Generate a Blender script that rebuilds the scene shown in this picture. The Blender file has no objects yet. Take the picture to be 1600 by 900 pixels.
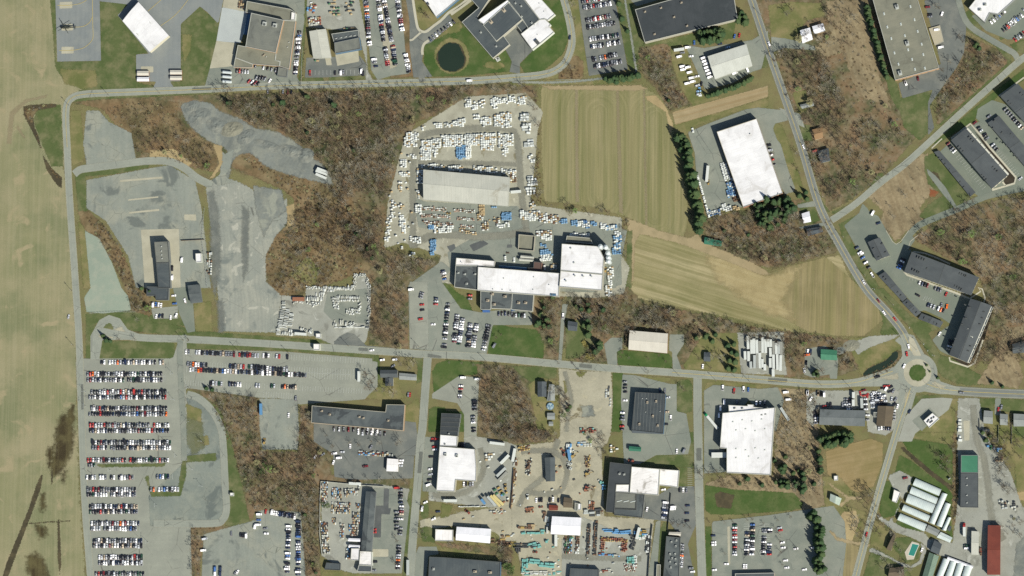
import bpy,bmesh,math,random
import numpy as np
from mathutils import Vector,Matrix
random.seed(7)
RNG=np.random.default_rng(11)
R=math.radians
scene=bpy.context.scene
COL=scene.collection
# ------------------------------------------------------------------ camera: aerial survey plane, slightly oblique from the south-east
S=0.64  # metres per photo pixel (1600 wide)
CAM=Vector((540.0,-420.0,3500.0))
FWD=(-CAM).normalized()
RIGHT=FWD.cross(Vector((0,1,0))).normalized()
UP=RIGHT.cross(FWD).normalized()
FPX=CAM.length/S
def G(px,py,z=0.0):
 """point of the plane at height z seen at photo pixel (px,py)"""
 d=FWD*FPX+RIGHT*(px-800)+UP*(450-py)
 t=(z-CAM.z)/d.z
 p=CAM+d*t
 return (p.x,p.y)
def camera():
 cd=bpy.data.cameras.new('survey_camera'); co=bpy.data.objects.new('survey_camera',cd); COL.objects.link(co)
 co.location=CAM
 co.matrix_world=Matrix(((RIGHT.x,UP.x,-FWD.x,CAM.x),(RIGHT.y,UP.y,-FWD.y,CAM.y),(RIGHT.z,UP.z,-FWD.z,CAM.z),(0,0,0,1)))
 cd.sensor_width=36; cd.lens=FPX/1600*36
 cd.clip_start=10; cd.clip_end=60000
 scene.camera=co
 # pixel readers: every list below is written in the pixels of an enlarged crop of the photo
def Z(ox,oy,k,s):
 v=[float(a) for a in s.replace(',',' ').split()]
 return [(ox+v[i]/k,oy+v[i+1]/k) for i in range(0,len(v),2)]
def T(c,r,s): return Z(400*c,225*r,4.0,s)
VIEWS={'A1': (320,0,6.667),'A2': (640,0,6.667),'A3': (680,345,5),'A4': (1360,100,4.2875),'A5': (1300,360,4.09),'A6': (780,700,4.5),
'A7': (480,740,5),'A8': (1340,720,5),'B1': (600,130,3.3346),'B2': (420,420,7.5),'B3': (120,530,5.293),'B4': (1100,500,5),
'B5': (1260,540,5.627),'B6': (670,620,5),'B7': (1460,620,3.214),'B8': (1040,100,3.75),'P': (0,0,1)}
def V(key,s):
 if key[0]=='T': return T(int(key[1]),int(key[2]),s)
 return Z(*VIEWS[key],s)
 # ------------------------------------------------------------------ colours and materials
GAIN=(2.15,2.04,2.18)  # how much brighter a sunlit flat surface shows than its albedo, per channel
def lin(c):
 c/=255.0
 return c/12.92 if c<=0.04045 else ((c+0.055)/1.055)**2.4
def C(r,g,b,k=1.0):
 return tuple(min(0.86,lin(v)/q*k) for v,q in zip((r,g,b),GAIN))+(1.0,)
class NB:
 def __init__(s,name):
  s.m=bpy.data.materials.new(name); s.m.use_nodes=True
  s.nt=s.m.node_tree; s.nt.nodes.clear()
  s.out=s.nt.nodes.new('ShaderNodeOutputMaterial')
 def n(s,t,**kw):
  x=s.nt.nodes.new(t)
  for k,v in kw.items(): setattr(x,k,v)
  return x
 def l(s,a,b): s.nt.links.new(a,b)
 def inp(s,sock,v):
  if isinstance(v,bpy.types.NodeSocket): s.l(v,sock)
  else: sock.default_value=v
 def noise(s,vec,scale,detail=4,rough=0.55,dist=0.0):
  x=s.n('ShaderNodeTexNoise'); s.inp(x.inputs['Vector'],vec)
  x.inputs['Scale'].default_value=scale; x.inputs['Detail'].default_value=detail
  x.inputs['Roughness'].default_value=rough; x.inputs['Distortion'].default_value=dist
  return x.outputs['Fac']
 def math(s,op,a,b=None,c=None,clamp=False):
  x=s.n('ShaderNodeMath',operation=op,use_clamp=clamp)
  s.inp(x.inputs[0],a)
  if b is not None: s.inp(x.inputs[1],b)
  if c is not None: s.inp(x.inputs[2],c)
  return x.outputs[0]
 def ramp(s,v,lo,hi,a=0.0,b=1.0):
  x=s.n('ShaderNodeMapRange',interpolation_type='SMOOTHSTEP',clamp=True); s.inp(x.inputs[0],v)
  x.inputs[1].default_value=lo; x.inputs[2].default_value=hi; x.inputs[3].default_value=a; x.inputs[4].default_value=b
  return x.outputs[0]
 def mix(s,f,a,b,blend='MIX'):
  x=s.n('ShaderNodeMix',data_type='RGBA',blend_type=blend); s.inp(x.inputs[0],f); s.inp(x.inputs[6],a); s.inp(x.inputs[7],b)
  return x.outputs[2]
 def mapping(s,vec,rot=0.0,scale=(1,1,1)):
  x=s.n('ShaderNodeMapping'); s.inp(x.inputs[0],vec); x.inputs[2].default_value=(0,0,rot); x.inputs[3].default_value=scale
  return x.outputs[0]
 def coords(s,out='Object'): return s.n('ShaderNodeTexCoord').outputs[out]
 def grey(s,v):
  x=s.n('ShaderNodeCombineColor'); [s.inp(x.inputs[i],v) for i in range(3)]
  return x.outputs[0]
 def finish(s,col,rough=0.9,spec=0.25,metal=0.0,alpha=None,bump=None):
  p=s.n('ShaderNodeBsdfPrincipled'); s.inp(p.inputs['Base Color'],col); s.inp(p.inputs['Roughness'],rough)
  p.inputs['Specular IOR Level'].default_value=spec; p.inputs['Metallic'].default_value=metal
  if alpha is not None: s.inp(p.inputs['Alpha'],alpha)
  if bump is not None:
   b=s.n('ShaderNodeBump'); s.inp(b.inputs['Height'],bump[0]); b.inputs['Strength'].default_value=bump[1]; b.inputs['Distance'].default_value=bump[2]
   s.l(b.outputs[0],p.inputs['Normal'])
  s.l(p.outputs[0],s.out.inputs[0])
  return s.m
MATS={}
def ground_mat(name,c1,c2,c3=None,big=0.014,mid=0.09,fine=0.7,fine_amp=0.22,stripes=None,spots=None,spots2=None,cracks=None,soft=2.0,streak=None,midw=0.75,bias=0.5,amax=1.0,turns=None,tracks=None,fade=1.0):
 """c1/c2 large-scale mottling, c3 mid-scale patches; stripes = list of (angle deg, period m, amp, colour, distortion); spots = (scale, threshold, width, colour)"""
 b=NB(name); co=b.coords()
 f=b.ramp(b.noise(co,big,5,0.6,0.4),bias-0.16,bias+0.16)
 col=b.mix(f,c1,c2)
 if c3: col=b.mix(b.math('MULTIPLY',b.ramp(b.noise(co,mid,5,0.62),0.42,0.68),midw),col,c3)
 for (ang,per,amp,sc,dis) in (stripes or []):
  v=b.mapping(co,-R(ang))
  sx=b.n('ShaderNodeSeparateXYZ'); b.l(v,sx.inputs[0])
  wob=b.math('MULTIPLY',b.noise(co,0.03,3),dis)
  ph=b.math('ADD',sx.outputs[0],wob)
  st=b.n('ShaderNodeCombineXYZ'); b.l(ph,st.inputs[0]); b.inp(st.inputs[1],b.math('MULTIPLY',sx.outputs[1],0.02))
  w=b.ramp(b.noise(st.outputs[0],1.0/per,3,0.6),0.42,0.62)
  col=b.mix(b.math('MULTIPLY',w,amp),col,sc)
 if turns:  # rows that follow the tractor: round a headland and back; (cx, cy, half length), world metres
  pos=b.n('ShaderNodeSeparateXYZ'); b.l(co,pos.inputs[0]); ph=None
  for (cx,cy,hl,x0) in turns[0]:
   dx=b.math('SUBTRACT',pos.outputs[0],cx); dy=b.math('MAXIMUM',b.math('SUBTRACT',b.math('ABSOLUTE',b.math('SUBTRACT',pos.outputs[1],cy)),hl),0.0)
   r_=b.math('ADD',b.math('SQRT',b.math('ADD',b.math('MULTIPLY',dx,dx),b.math('MULTIPLY',dy,dy))),b.math('MULTIPLY',b.math('SIGN',dx),300.0))
   if ph is None: ph=r_
   else:
    mx=b.n('ShaderNodeMix',data_type='FLOAT'); b.inp(mx.inputs[0],b.math('GREATER_THAN',pos.outputs[0],x0)); b.inp(mx.inputs[2],ph); b.inp(mx.inputs[3],r_); ph=mx.outputs[0]
  ph=b.math('ADD',ph,b.math('MULTIPLY',b.noise(co,0.05,3),2.0))
  for per,amp,sc in turns[1]:
   st=b.n('ShaderNodeCombineXYZ'); b.inp(st.inputs[0],ph); b.inp(st.inputs[1],b.math('MULTIPLY',pos.outputs[1],0.015)); b.inp(st.inputs[2],per*7.0)
   col=b.mix(b.math('MULTIPLY',b.ramp(b.noise(st.outputs[0],1.0/per,3,0.65),0.44,0.60),amp),col,sc)
 if tracks:  # wheel wear and dusty edges, by distance from the edge of the carriageway
  at=b.n('ShaderNodeAttribute',attribute_name='edge').outputs['Fac']; k=b.math('ADD',at,b.math('MULTIPLY',b.noise(co,0.15,3),0.6))
  col=b.mix(b.ramp(k,0.2,1.3,0.55,0.0),col,tracks[0]); fr=b.math('ABSOLUTE',b.math('SUBTRACT',b.math('FRACT',b.math('MULTIPLY',k,0.55)),0.5)); col=b.mix(b.ramp(fr,0.1,0.3,0.35,0.0),col,tracks[1])
 for sp in (spots,spots2):
  if sp: col=b.mix(b.ramp(b.noise(co,sp[0],4,0.6,0.6),sp[1],sp[1]+sp[2]),col,sp[3])
 if cracks:
  vo=b.n('ShaderNodeTexVoronoi',feature='DISTANCE_TO_EDGE'); b.inp(vo.inputs['Vector'],b.mix(0.06,co,b.n('ShaderNodeTexNoise').outputs['Color'],'ADD')); vo.inputs['Scale'].default_value=cracks[0]
  col=b.mix(b.math('MULTIPLY',b.ramp(vo.outputs[0],0.0,cracks[1],1.0,0.0),b.ramp(b.noise(co,0.04,3),0.45,0.6)),col,cracks[2])
 fn=b.math('MULTIPLY_ADD',b.math('SUBTRACT',b.noise(co,fine,5,0.75),0.5),fine_amp*2.6,1.0)
 col=b.mix(1.0,col,b.grey(fn),'MULTIPLY')
 al=None
 if soft:
  at=b.n('ShaderNodeAttribute',attribute_name='edge').outputs['Fac']
  nz=b.math('MULTIPLY',b.math('SUBTRACT',b.noise(co,0.9/max(soft,0.6),6,0.7),0.5),soft*3.0)
  al=b.ramp(b.math('ADD',at,nz),-0.12*soft*fade-0.05,0.25*soft*fade+0.1,0.0,amax)
 m=b.finish(col,0.95,0.1,alpha=al)
 m['soft']=soft
 MATS[name]=m
 return m
def plain(name,c,rough=0.7,spec=0.3,metal=0.0,var=0.12,scale=0.8):
 b=NB(name); co=b.coords()
 fn=b.math('MULTIPLY_ADD',b.math('SUBTRACT',b.noise(co,scale,4,0.6),0.5),var*2.4,1.0)
 m=b.finish(b.mix(1.0,c,b.grey(fn),'MULTIPLY'),rough,spec,metal)
 MATS[name]=m
 return m
def roof_mat(name,c1,c2,seam=None,dirt=None,rough=0.75,spec=0.25,metal=0.0,mottle=0.06,puddles=None):
 """seam = (axis 'u'|'v'|'uv', spacing m, half width m, colour, amount); UVs are in metres along the building"""
 b=NB(name); co=b.coords('Object'); uv=b.coords('UV')
 col=b.mix(b.ramp(b.noise(co,mottle,5,0.6,0.5),0.38,0.62),c1,c2)
 # streaky, along the fall of the roof
 st=b.noise(b.mapping(uv,0,(0.9,0.06,1)),1.0,4,0.6)
 col=b.mix(1.0,col,b.grey(b.math('MULTIPLY_ADD',b.math('SUBTRACT',st,0.5),0.30,1.0)),'MULTIPLY')
 sx=b.n('ShaderNodeSeparateXYZ'); b.l(uv,sx.inputs[0])
 for (ax,sp,hw,sc,amt) in (seam or []):
  q=sx.outputs[0 if ax=='u' else 1]
  fr=b.math('ABSOLUTE',b.math('SUBTRACT',b.math('FRACT',b.math('MULTIPLY',q,1.0/sp)),0.5))
  col=b.mix(b.math('MULTIPLY',b.ramp(fr,0.0,hw/sp,1.0,0.0),amt),col,sc)
 if dirt: col=b.mix(b.math('MULTIPLY',b.ramp(b.noise(co,dirt[0],5,0.65,1.0),dirt[1],dirt[1]+dirt[2]),dirt[4] if len(dirt)>4 else 0.7),col,dirt[3])
 fn=b.math('MULTIPLY_ADD',b.math('SUBTRACT',b.noise(co,1.3,4,0.7),0.5),0.22,1.0)
 col=b.mix(1.0,col,b.grey(fn),'MULTIPLY')
 m=b.finish(col,rough,spec,metal)
 MATS[name]=m
 return m
 # ------------------------------------------------------------------ objects
def tag(o,label=None,cat=None,group=None,kind=None):
 if label: o['label']=label
 if cat: o['category']=cat
 if group: o['group']=group
 if kind: o['kind']=kind
 return o
def empty(name,loc,rz=0.0,label=None,cat=None,group=None):
 o=bpy.data.objects.new(name,None); COL.objects.link(o); o.location=loc; o.rotation_euler=(0,0,rz)
 o.empty_display_size=0.5
 return tag(o,label,cat,group)
class MB:
 """collects faces, then links them as one mesh object"""
 def __init__(s): s.v=[]; s.f=[]; s.mi=[]; s.uv=[]
 def add(s,vs,fs,mi=0,uvs=None):
  o=len(s.v); s.v+=[tuple(p) for p in vs]
  for k,f in enumerate(fs):
   s.f.append(tuple(i+o for i in f)); s.mi.append(mi)
   s.uv.append(uvs[k] if uvs else None)
  return s
 def box(s,x0,x1,y0,y1,z0,z1,mi=0,M=None):
  vs=[Vector(p) for p in ((x0,y0,z0),(x1,y0,z0),(x1,y1,z0),(x0,y1,z0),(x0,y0,z1),(x1,y0,z1),(x1,y1,z1),(x0,y1,z1))]
  if M is not None: vs=[M@p for p in vs]
  return s.add(vs,[(3,2,1,0),(4,5,6,7),(0,1,5,4),(1,2,6,5),(2,3,7,6),(3,0,4,7)],mi)
 def taper(s,x0,x1,y0,y1,z0,z1,dx0,dx1,dy,mi=0,top=None,M=None):
  vs=[Vector(p) for p in ((x0,y0,z0),(x1,y0,z0),(x1,y1,z0),(x0,y1,z0),(x0+dx0,y0+dy,z1),(x1-dx1,y0+dy,z1),(x1-dx1,y1-dy,z1),(x0+dx0,y1-dy,z1))]
  if M is not None: vs=[M@p for p in vs]
  s.add(vs,[(0,1,5,4),(1,2,6,5),(2,3,7,6),(3,0,4,7)],mi)
  o=len(s.v)-8
  s.f.append((o+4,o+5,o+6,o+7)); s.mi.append(mi if top is None else top); s.uv.append(None)
  return s
 def cyl(s,p,q,r0,r1,n=8,mi=0,caps=True):
  p=Vector(p); q=Vector(q); d=(q-p).normalized()
  a=d.orthogonal().normalized(); b=d.cross(a)
  vs=[]
  for k in range(n):
   t=2*math.pi*k/n; e=a*math.cos(t)+b*math.sin(t)
   vs.append(p+e*r0)
  for k in range(n):
   t=2*math.pi*k/n; e=a*math.cos(t)+b*math.sin(t)
   vs.append(q+e*r1)
  fs=[(k,(k+1)%n,n+(k+1)%n,n+k) for k in range(n)]
  if caps: fs+=[tuple(range(n-1,-1,-1)),tuple(range(n,2*n))]
  return s.add(vs,fs,mi)
 def mesh(s,name,mats):
  me=bpy.data.meshes.new(name); me.from_pydata(s.v,[],s.f)
  for m in mats: me.materials.append(m)
  me.polygons.foreach_set('material_index',s.mi)
  if any(u is not None for u in s.uv):
   ul=me.uv_layers.new(name='UVMap')
   flat=[]
   for f,u in zip(s.f,s.uv):
    for i in range(len(f)): flat+=list(u[i]) if u is not None else [0.0,0.0]
   ul.data.foreach_set('uv',flat)
  me.update(); return me
 def obj(s,name,mats,parent=None,loc=(0,0,0),rz=0.0):
  if not isinstance(mats,(list,tuple)): mats=[mats]
  o=bpy.data.objects.new(name,s.mesh(name,mats)); COL.objects.link(o); o.location=loc; o.rotation_euler=(0,0,rz)
  if parent: o.parent=parent
  return o
  # ------------------------------------------------------------------ ground sheets
def sdist(P,poly):
 """signed distance (inside positive) of points P (n,2) to polygon"""
 A=np.array(poly); B=np.roll(A,-1,axis=0)
 d2=np.full(len(P),1e18); ins=np.zeros(len(P),bool)
 for a,b in zip(A,B):
  e=b-a; w=P-a
  t=np.clip((w@e)/max(e@e,1e-9),0,1)
  q=w-t[:,None]*e
  d2=np.minimum(d2,(q*q).sum(1))
  c=(a[1]>P[:,1])!=(b[1]>P[:,1])
  if abs(b[1]-a[1])>1e-9: ins^=c&(P[:,0]<e[0]*(P[:,1]-a[1])/e[1]+a[0])
 return np.where(ins,1,-1)*np.sqrt(d2)
LV=np.zeros((260,400),np.int16)  # how many sheets already lie on each 4 m cell of the ground
LSTEP=0.006
def layer_z(P):
 ix=np.clip(((P[:,0]+800)/4).astype(int),0,399); iy=np.clip(((P[:,1]+520)/4).astype(int),0,259)
 k=int(LV[iy,ix].max())+1
 LV[iy,ix]=k
 return LSTEP*k
def next_z(): return LSTEP*(int(LV.max())+1)
def smooth_poly(pts,n=4,closed=True):
 out=[]; N=len(pts)
 rng=range(N) if closed else range(N-1)
 for i in rng:
  if closed: p0,p1,p2,p3=pts[i-1],pts[i],pts[(i+1)%N],pts[(i+2)%N]
  else: p0,p1,p2,p3=pts[max(i-1,0)],pts[i],pts[i+1],pts[min(i+2,N-1)]
  for k in range(n):
   t=k/n
   out.append(tuple(0.5*(2*p1[j]+(p2[j]-p0[j])*t+(2*p0[j]-5*p1[j]+4*p2[j]-p3[j])*t*t+(3*p1[j]-p0[j]-3*p2[j]+p3[j])*t**3) for j in (0,1)))
 if not closed: out.append(tuple(pts[-1]))
 return out
EXCL=[]
def sheet(name,poly,mat,smooth=False,step=None,z=None,kind='structure',holes=(),label=None):
 if smooth: poly=smooth_poly(poly)
 W=[G(*p) for p in poly]
 soft=mat['soft'] if 'soft' in mat else 0.5
 if name in ('gravel_tongue','bleached_lot','weathered_lot','car_park','work_yard','stone_yard','pallet_yard','pale_paving','warehouse_yard','van_yard','factory_lot','crop_field','gravel_track','drive','lawn','yard','grey_yard','school_yard','loading_yard','dirt_yard'): EXCL.append(W)
 A=np.array(W); lo=A.min(0)-3*soft-1; hi=A.max(0)+3*soft+1
 if step is None: step=float(np.clip(math.sqrt((hi-lo).prod())/70,0.9,3.0))
 nx=int((hi[0]-lo[0])/step)+2; ny=int((hi[1]-lo[1])/step)+2
 X,Y=np.meshgrid(lo[0]+step*np.arange(nx),lo[1]+step*np.arange(ny))
 P=np.stack([X.ravel(),Y.ravel()],1); sd=sdist(P,W)
 for h in holes: sd=np.minimum(sd,-sdist(P,[G(*p) for p in h]))
 idx=np.arange(nx*ny).reshape(ny,nx)
 q=np.stack([idx[:-1,:-1],idx[:-1,1:],idx[1:,1:],idx[1:,:-1]],-1).reshape(-1,4)
 q=q[(sd[q].max(1)>-1.3*soft)]
 used,inv=np.unique(q,return_inverse=True); q=inv.reshape(-1,4)
 zz=layer_z(P[used]) if z is None else z
 me=bpy.data.meshes.new(name)
 me.vertices.add(len(used)); me.vertices.foreach_set('co',np.c_[P[used],np.full(len(used),zz)].astype(np.float32).ravel())
 me.loops.add(q.size); me.loops.foreach_set('vertex_index',q.astype(np.int32).ravel())
 me.polygons.add(len(q)); me.polygons.foreach_set('loop_start',(np.arange(len(q))*4).astype(np.int32));
 me.update(calc_edges=True)
 at=me.attributes.new('edge','FLOAT','POINT'); at.data.foreach_set('value',sd[used].astype(np.float32))
 me.materials.append(mat)
 o=bpy.data.objects.new(name,me); COL.objects.link(o)
 o['kind']=kind
 if label: o['label']=label
 return o
def wpath(pts,smooth=True,n=8):
 w=[G(*p) for p in pts]
 return smooth_poly(w,n,closed=False) if smooth else w
def offset_path(w,d):
 out=[]
 for i,p in enumerate(w):
  a=Vector(w[max(i-1,0)]); b=Vector(w[min(i+1,len(w)-1)])
  t=(b-a).normalized(); n=Vector((-t.y,t.x))
  out.append((p[0]+n.x*d,p[1]+n.y*d))
 return out
def ribbon(name,w,width,mat,z=None,kind='structure'):
 """w: world path; width number or list"""
 soft=mat['soft'] if 'soft' in mat else 0.0
 zz=layer_z(np.array(offset_path(w,width/2)+offset_path(w,0)+offset_path(w,-width/2)) if not isinstance(width,list) else np.array(w)) if z is None else z
 n=len(w); ws=width if isinstance(width,list) else [width]*n
 verts,ed=[],[]
 for i,p in enumerate(w):
  a=Vector(w[max(i-1,0)]); b=Vector(w[min(i+1,n-1)]); t=(b-a).normalized(); nn=Vector((-t.y,t.x))
  h=ws[i]/2; m=1.3*soft
  for o_,e in ((-h-m,-m),(0,h),(h+m,-m)):
   verts.append((p[0]+nn.x*o_,p[1]+nn.y*o_,zz)); ed.append(e if soft else 1.0)
 fs=[]
 for i in range(n-1):
  for k in (0,1): fs.append((3*i+k,3*i+k+3,3*i+k+4,3*i+k+1)[::-1])
 me=bpy.data.meshes.new(name); me.from_pydata(verts,[],fs)
 at=me.attributes.new('edge','FLOAT','POINT'); at.data.foreach_set('value',ed)
 me.materials.append(mat); me.update()
 o=bpy.data.objects.new(name,me); COL.objects.link(o); o['kind']=kind
 return o
def lines_mesh(name,segs,width,mat,z):
 """thin painted lines, one object; segs = list of world paths"""
 mb=MB()
 for w in segs:
  wd=width
  L=offset_path(w,wd/2); Rr=offset_path(w,-wd/2)
  for i in range(len(w)-1):
   mb.add([(*Rr[i],z),(*Rr[i+1],z),(*L[i+1],z),(*L[i],z)],[(0,1,2,3)])
 o=mb.obj(name,mat); o['kind']='structure'
 return o
 # ================================================================== GROUND
gm=ground_mat
M_base=gm('rough_land',C(144,134,96),C(126,125,84),C(128,114,86),soft=0)
M_dry=gm('dry_grass',C(174,163,131),C(152,149,113),C(126,132,97),big=0.012,mid=0.022,fine=0.9,fine_amp=0.24,stripes=[(0,2.4,0.22,C(184,173,144),1.2),(0,4,0.18,C(136,134,102),1.5)],soft=4,midw=0.75,spots=(0.05,0.56,0.14,C(178,164,132)))
M_faint=gm('faint_track',C(184,168,138),C(174,158,128),fine_amp=0.14,soft=1.8,amax=0.6,fade=2)
M_burn=gm('wet_soil',C(86,74,52),C(72,62,46),C(124,114,80),mid=0.06,stripes=[(0,5,0.4,C(130,120,84),4)],soft=5,amax=0.85,fade=4)
M_lawn=gm('mown_lawn',C(92,106,64),C(106,115,74),C(142,136,102),big=0.04,mid=0.07,fine=0.5,fine_amp=0.26,soft=1.8,midw=0.75)
M_lawn2=gm('green_lawn',C(78,101,53),C(92,109,62),C(124,126,86),big=0.04,mid=0.07,fine=0.5,fine_amp=0.25,soft=1.6,midw=0.55)
M_poor=gm('patchy_grass',C(140,134,92),C(116,120,74),C(162,146,108),big=0.03,mid=0.07,fine=0.5,fine_amp=0.2,soft=2.2)
M_poorf=gm('weedy_asphalt',C(134,136,104),C(124,128,96),C(150,148,124),fine_amp=0.22,soft=3,amax=0.7,fade=3)
M_leaf=gm('leaf_litter',C(146,120,94),C(92,97,68),C(152,138,114),big=0.045,mid=0.12,fine=0.45,fine_amp=0.34,soft=4)
M_brush=gm('bracken_ground',C(142,117,88),C(104,96,70),C(162,142,110),big=0.045,mid=0.07,fine=0.4,fine_amp=0.34,soft=3)
M_meadow=gm('dead_meadow',C(168,149,120),C(138,124,100),C(182,164,132),big=0.03,mid=0.07,fine=0.4,fine_amp=0.42,soft=3,stripes=[(20,4,0.25,C(128,104,76),6)])
M_sandy=gm('bare_earth',C(200,178,136),C(186,162,122),C(176,154,118),soft=1.8,fine_amp=0.14)
M_f1=gm('crop_rows_north',C(156,148,111),C(138,137,99),C(168,156,122),big=0.010,mid=0.02,fine=0.7,fine_amp=0.16,soft=2.4,
turns=([(*G(936,240),42.0,0),(*G(1024,262),50.0,G(985,200)[0])],[(2.8,0.24,C(184,170,128)),(3.6,0.18,C(116,117,70))]),stripes=[(-1,2.7,0.4,C(184,170,128),1.2),(-1,3.7,0.35,C(114,116,68),1),(-1,13,0.5,C(120,122,76),2),(-1,21,0.4,C(176,160,124),2)])
M_f2=gm('crop_rows_south',C(174,159,122),C(188,173,136),C(142,138,100),big=0.010,mid=0.02,fine=0.7,fine_amp=0.16,soft=2.2,
stripes=[(72,2.8,0.5,C(206,190,150),2.5),(72,3.8,0.4,C(126,121,74),2),(70,17,0.4,C(128,125,78),4)])
M_f3=gm('crop_rows_east',C(158,144,106),C(142,130,96),C(166,150,116),big=0.012,mid=0.03,fine=0.7,fine_amp=0.13,soft=1.5,
stripes=[(-2,2.2,0.4,C(190,172,128),1.2),(-2,12,0.35,C(122,124,74),2)])
M_f4=gm('tilled_strip',C(186,166,134),C(176,156,124),C(162,146,114),fine_amp=0.14,soft=1.2,stripes=[(104,2.4,0.45,C(166,138,98),1.0),(104,8,0.3,C(202,178,138),1.5)])
M_f5=gm('small_field',C(166,144,104),C(154,138,96),C(176,154,116),fine_amp=0.13,soft=1.2,stripes=[(-78,2.4,0.4,C(140,124,84),1.0),(-78,9,0.25,C(184,160,122),1.5)])
M_track=gm('farm_track',C(188,168,134),C(178,158,124),C(166,150,118),fine_amp=0.12,soft=2.2)
M_f2b=gm('threshed_soil',C(214,194,150),C(204,184,140),C(186,166,124),fine_amp=0.14,soft=7,amax=0.8,fade=3.5,stripes=[(72,3,0.3,C(180,158,112),1.2)])
M_road=gm('worn_road_asphalt',C(174,175,164),C(165,167,157),C(154,156,147),big=0.03,mid=0.12,fine=0.6,fine_amp=0.10,soft=0.5,cracks=(0.05,0.012,C(110,110,106)),midw=0.5,tracks=(C(190,185,166),C(154,155,148)))
M_road2=gm('highway_asphalt',C(150,152,148),C(142,144,141),C(132,134,132),big=0.03,mid=0.12,fine=0.6,fine_amp=0.1,soft=0.4,midw=0.5,tracks=(C(178,174,158),C(124,126,123)))
M_lot=gm('car_park_asphalt',C(174,174,162),C(164,164,153),C(150,151,143),big=0.02,mid=0.06,fine=0.5,fine_amp=0.10,soft=0.7,cracks=(0.035,0.012,C(122,120,114)),midw=0.45,stripes=[(90,5,0.15,C(146,146,140),1)])
M_lotd=gm('dark_asphalt',C(130,132,129),C(118,121,119),C(148,147,140),big=0.02,mid=0.06,fine=0.5,fine_amp=0.11,soft=0.6,cracks=(0.03,0.014,C(84,84,84)))
M_lotm=gm('grey_asphalt',C(154,157,147),C(141,145,137),C(166,166,155),big=0.02,mid=0.07,fine=0.5,fine_amp=0.11,soft=0.7,cracks=(0.04,0.012,C(104,104,102)))
M_lotg=gm('green_grey_asphalt',C(142,148,136),C(132,138,128),C(152,154,142),big=0.03,mid=0.07,fine=0.6,fine_amp=0.07,soft=0.5,midw=0.5)
M_air=gm('airfield_asphalt',C(150,153,154),C(140,144,146),C(160,161,158),big=0.02,mid=0.05,fine=0.5,fine_amp=0.07,soft=0.4,stripes=[(0,3,0.18,C(166,168,168),0.4)])
M_old=gm('weathered_lot',C(160,163,154),C(144,148,142),C(178,175,160),big=0.02,mid=0.04,fine=0.5,fine_amp=0.17,soft=1.5,spots=(0.035,0.54,0.1,C(126,130,126)),cracks=(0.06,0.012,C(116,118,110)),stripes=[(2,4,0.2,C(178,178,170),5)])
M_old2=gm('bleached_lot',C(178,177,166),C(162,164,156),C(192,188,174),big=0.02,mid=0.05,fine=0.5,fine_amp=0.18,soft=1.8,spots=(0.03,0.54,0.1,C(138,142,138)),spots2=(0.09,0.58,0.08,C(198,194,182)),stripes=[(3,2.5,0.3,C(148,150,146),6),(3,9,0.3,C(146,148,143),8)],cracks=(0.05,0.01,C(120,120,114)))
M_oldd=gm('stained_lot',C(150,155,148),C(134,140,135),C(166,167,155),big=0.02,mid=0.05,fine=0.5,fine_amp=0.16,soft=1.2,spots=(0.04,0.53,0.1,C(120,126,123)),cracks=(0.06,0.012,C(112,114,108)))
M_green=gm('pale_green_paving',C(168,178,162),C(160,170,156),C(180,182,166),fine_amp=0.08,soft=1.0)
M_gravel=gm('gravel',C(196,191,174),C(183,178,162),C(168,162,146),big=0.03,mid=0.07,fine=0.7,fine_amp=0.16,soft=1.6,spots=(0.06,0.60,0.08,C(146,138,114)),spots2=(0.09,0.62,0.06,C(206,200,182)))
M_gravel2=gm('grey_gravel',C(184,182,172),C(172,171,163),C(160,158,148),big=0.03,mid=0.07,fine=0.7,fine_amp=0.16,soft=1.6,spots=(0.07,0.60,0.08,C(198,196,188)),spots2=(0.05,0.62,0.06,C(148,146,138)))
M_dirt=gm('yard_dirt',C(200,191,170),C(186,178,158),C(172,165,147),big=0.03,mid=0.06,fine=0.6,fine_amp=0.2,soft=1.8,spots=(0.05,0.62,0.07,C(138,127,102)),spots2=(0.10,0.60,0.06,C(200,190,166)))
M_slag=gm('dark_gravel',C(146,149,145),C(126,129,126),C(162,161,150),big=0.03,mid=0.08,fine=0.5,fine_amp=0.24,soft=2.6,fade=2,spots=(0.05,0.54,0.12,C(168,168,156)),stripes=[(-25,5,0.3,C(160,160,150),8)])
M_conc=gm('concrete_paving',C(206,198,178),C(196,188,168),C(186,179,160),big=0.05,mid=0.1,fine=0.7,fine_amp=0.08,soft=0.25)
M_conw=gm('new_concrete',C(208,211,210),C(202,205,205),C(196,199,200),fine_amp=0.05,soft=0.2)
M_fore=gm('forecourt_paving',C(184,183,173),C(176,175,166),C(168,166,156),fine_amp=0.1,soft=0.4)
M_lane=gm('wheel_worn_lane',C(178,174,160),C(164,161,149),C(152,149,138),fine_amp=0.16,soft=2.2,amax=0.7,fade=3,stripes=[(8,2,0.3,C(146,143,132),8)]); M_rpatch=gm('road_patch',C(132,133,129),C(124,125,122),soft=0.6,amax=0.5)
M_walk=gm('sidewalk_concrete',C(216,208,190),C(206,198,180),None,fine_amp=0.07,soft=0)
M_patch=gm('asphalt_patch',C(100,102,104),C(110,112,113),C(122,123,123),fine_amp=0.10,soft=0.4)
M_mulch=gm('dark_mulch',C(70,62,54),C(62,56,50),C(84,76,66),fine_amp=0.2,soft=0.5)
M_ditch=gm('ditch_mud',C(88,80,64),C(76,70,56),C(112,100,76),fine_amp=0.22,soft=1.5)
M_red=gm('red_soil',C(160,96,66),C(146,92,64),C(150,120,84),soft=2,fine_amp=0.15)
M_white=plain('white_paint',C(222,222,216,1.0),0.8,0.2,var=0.2)
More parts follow.
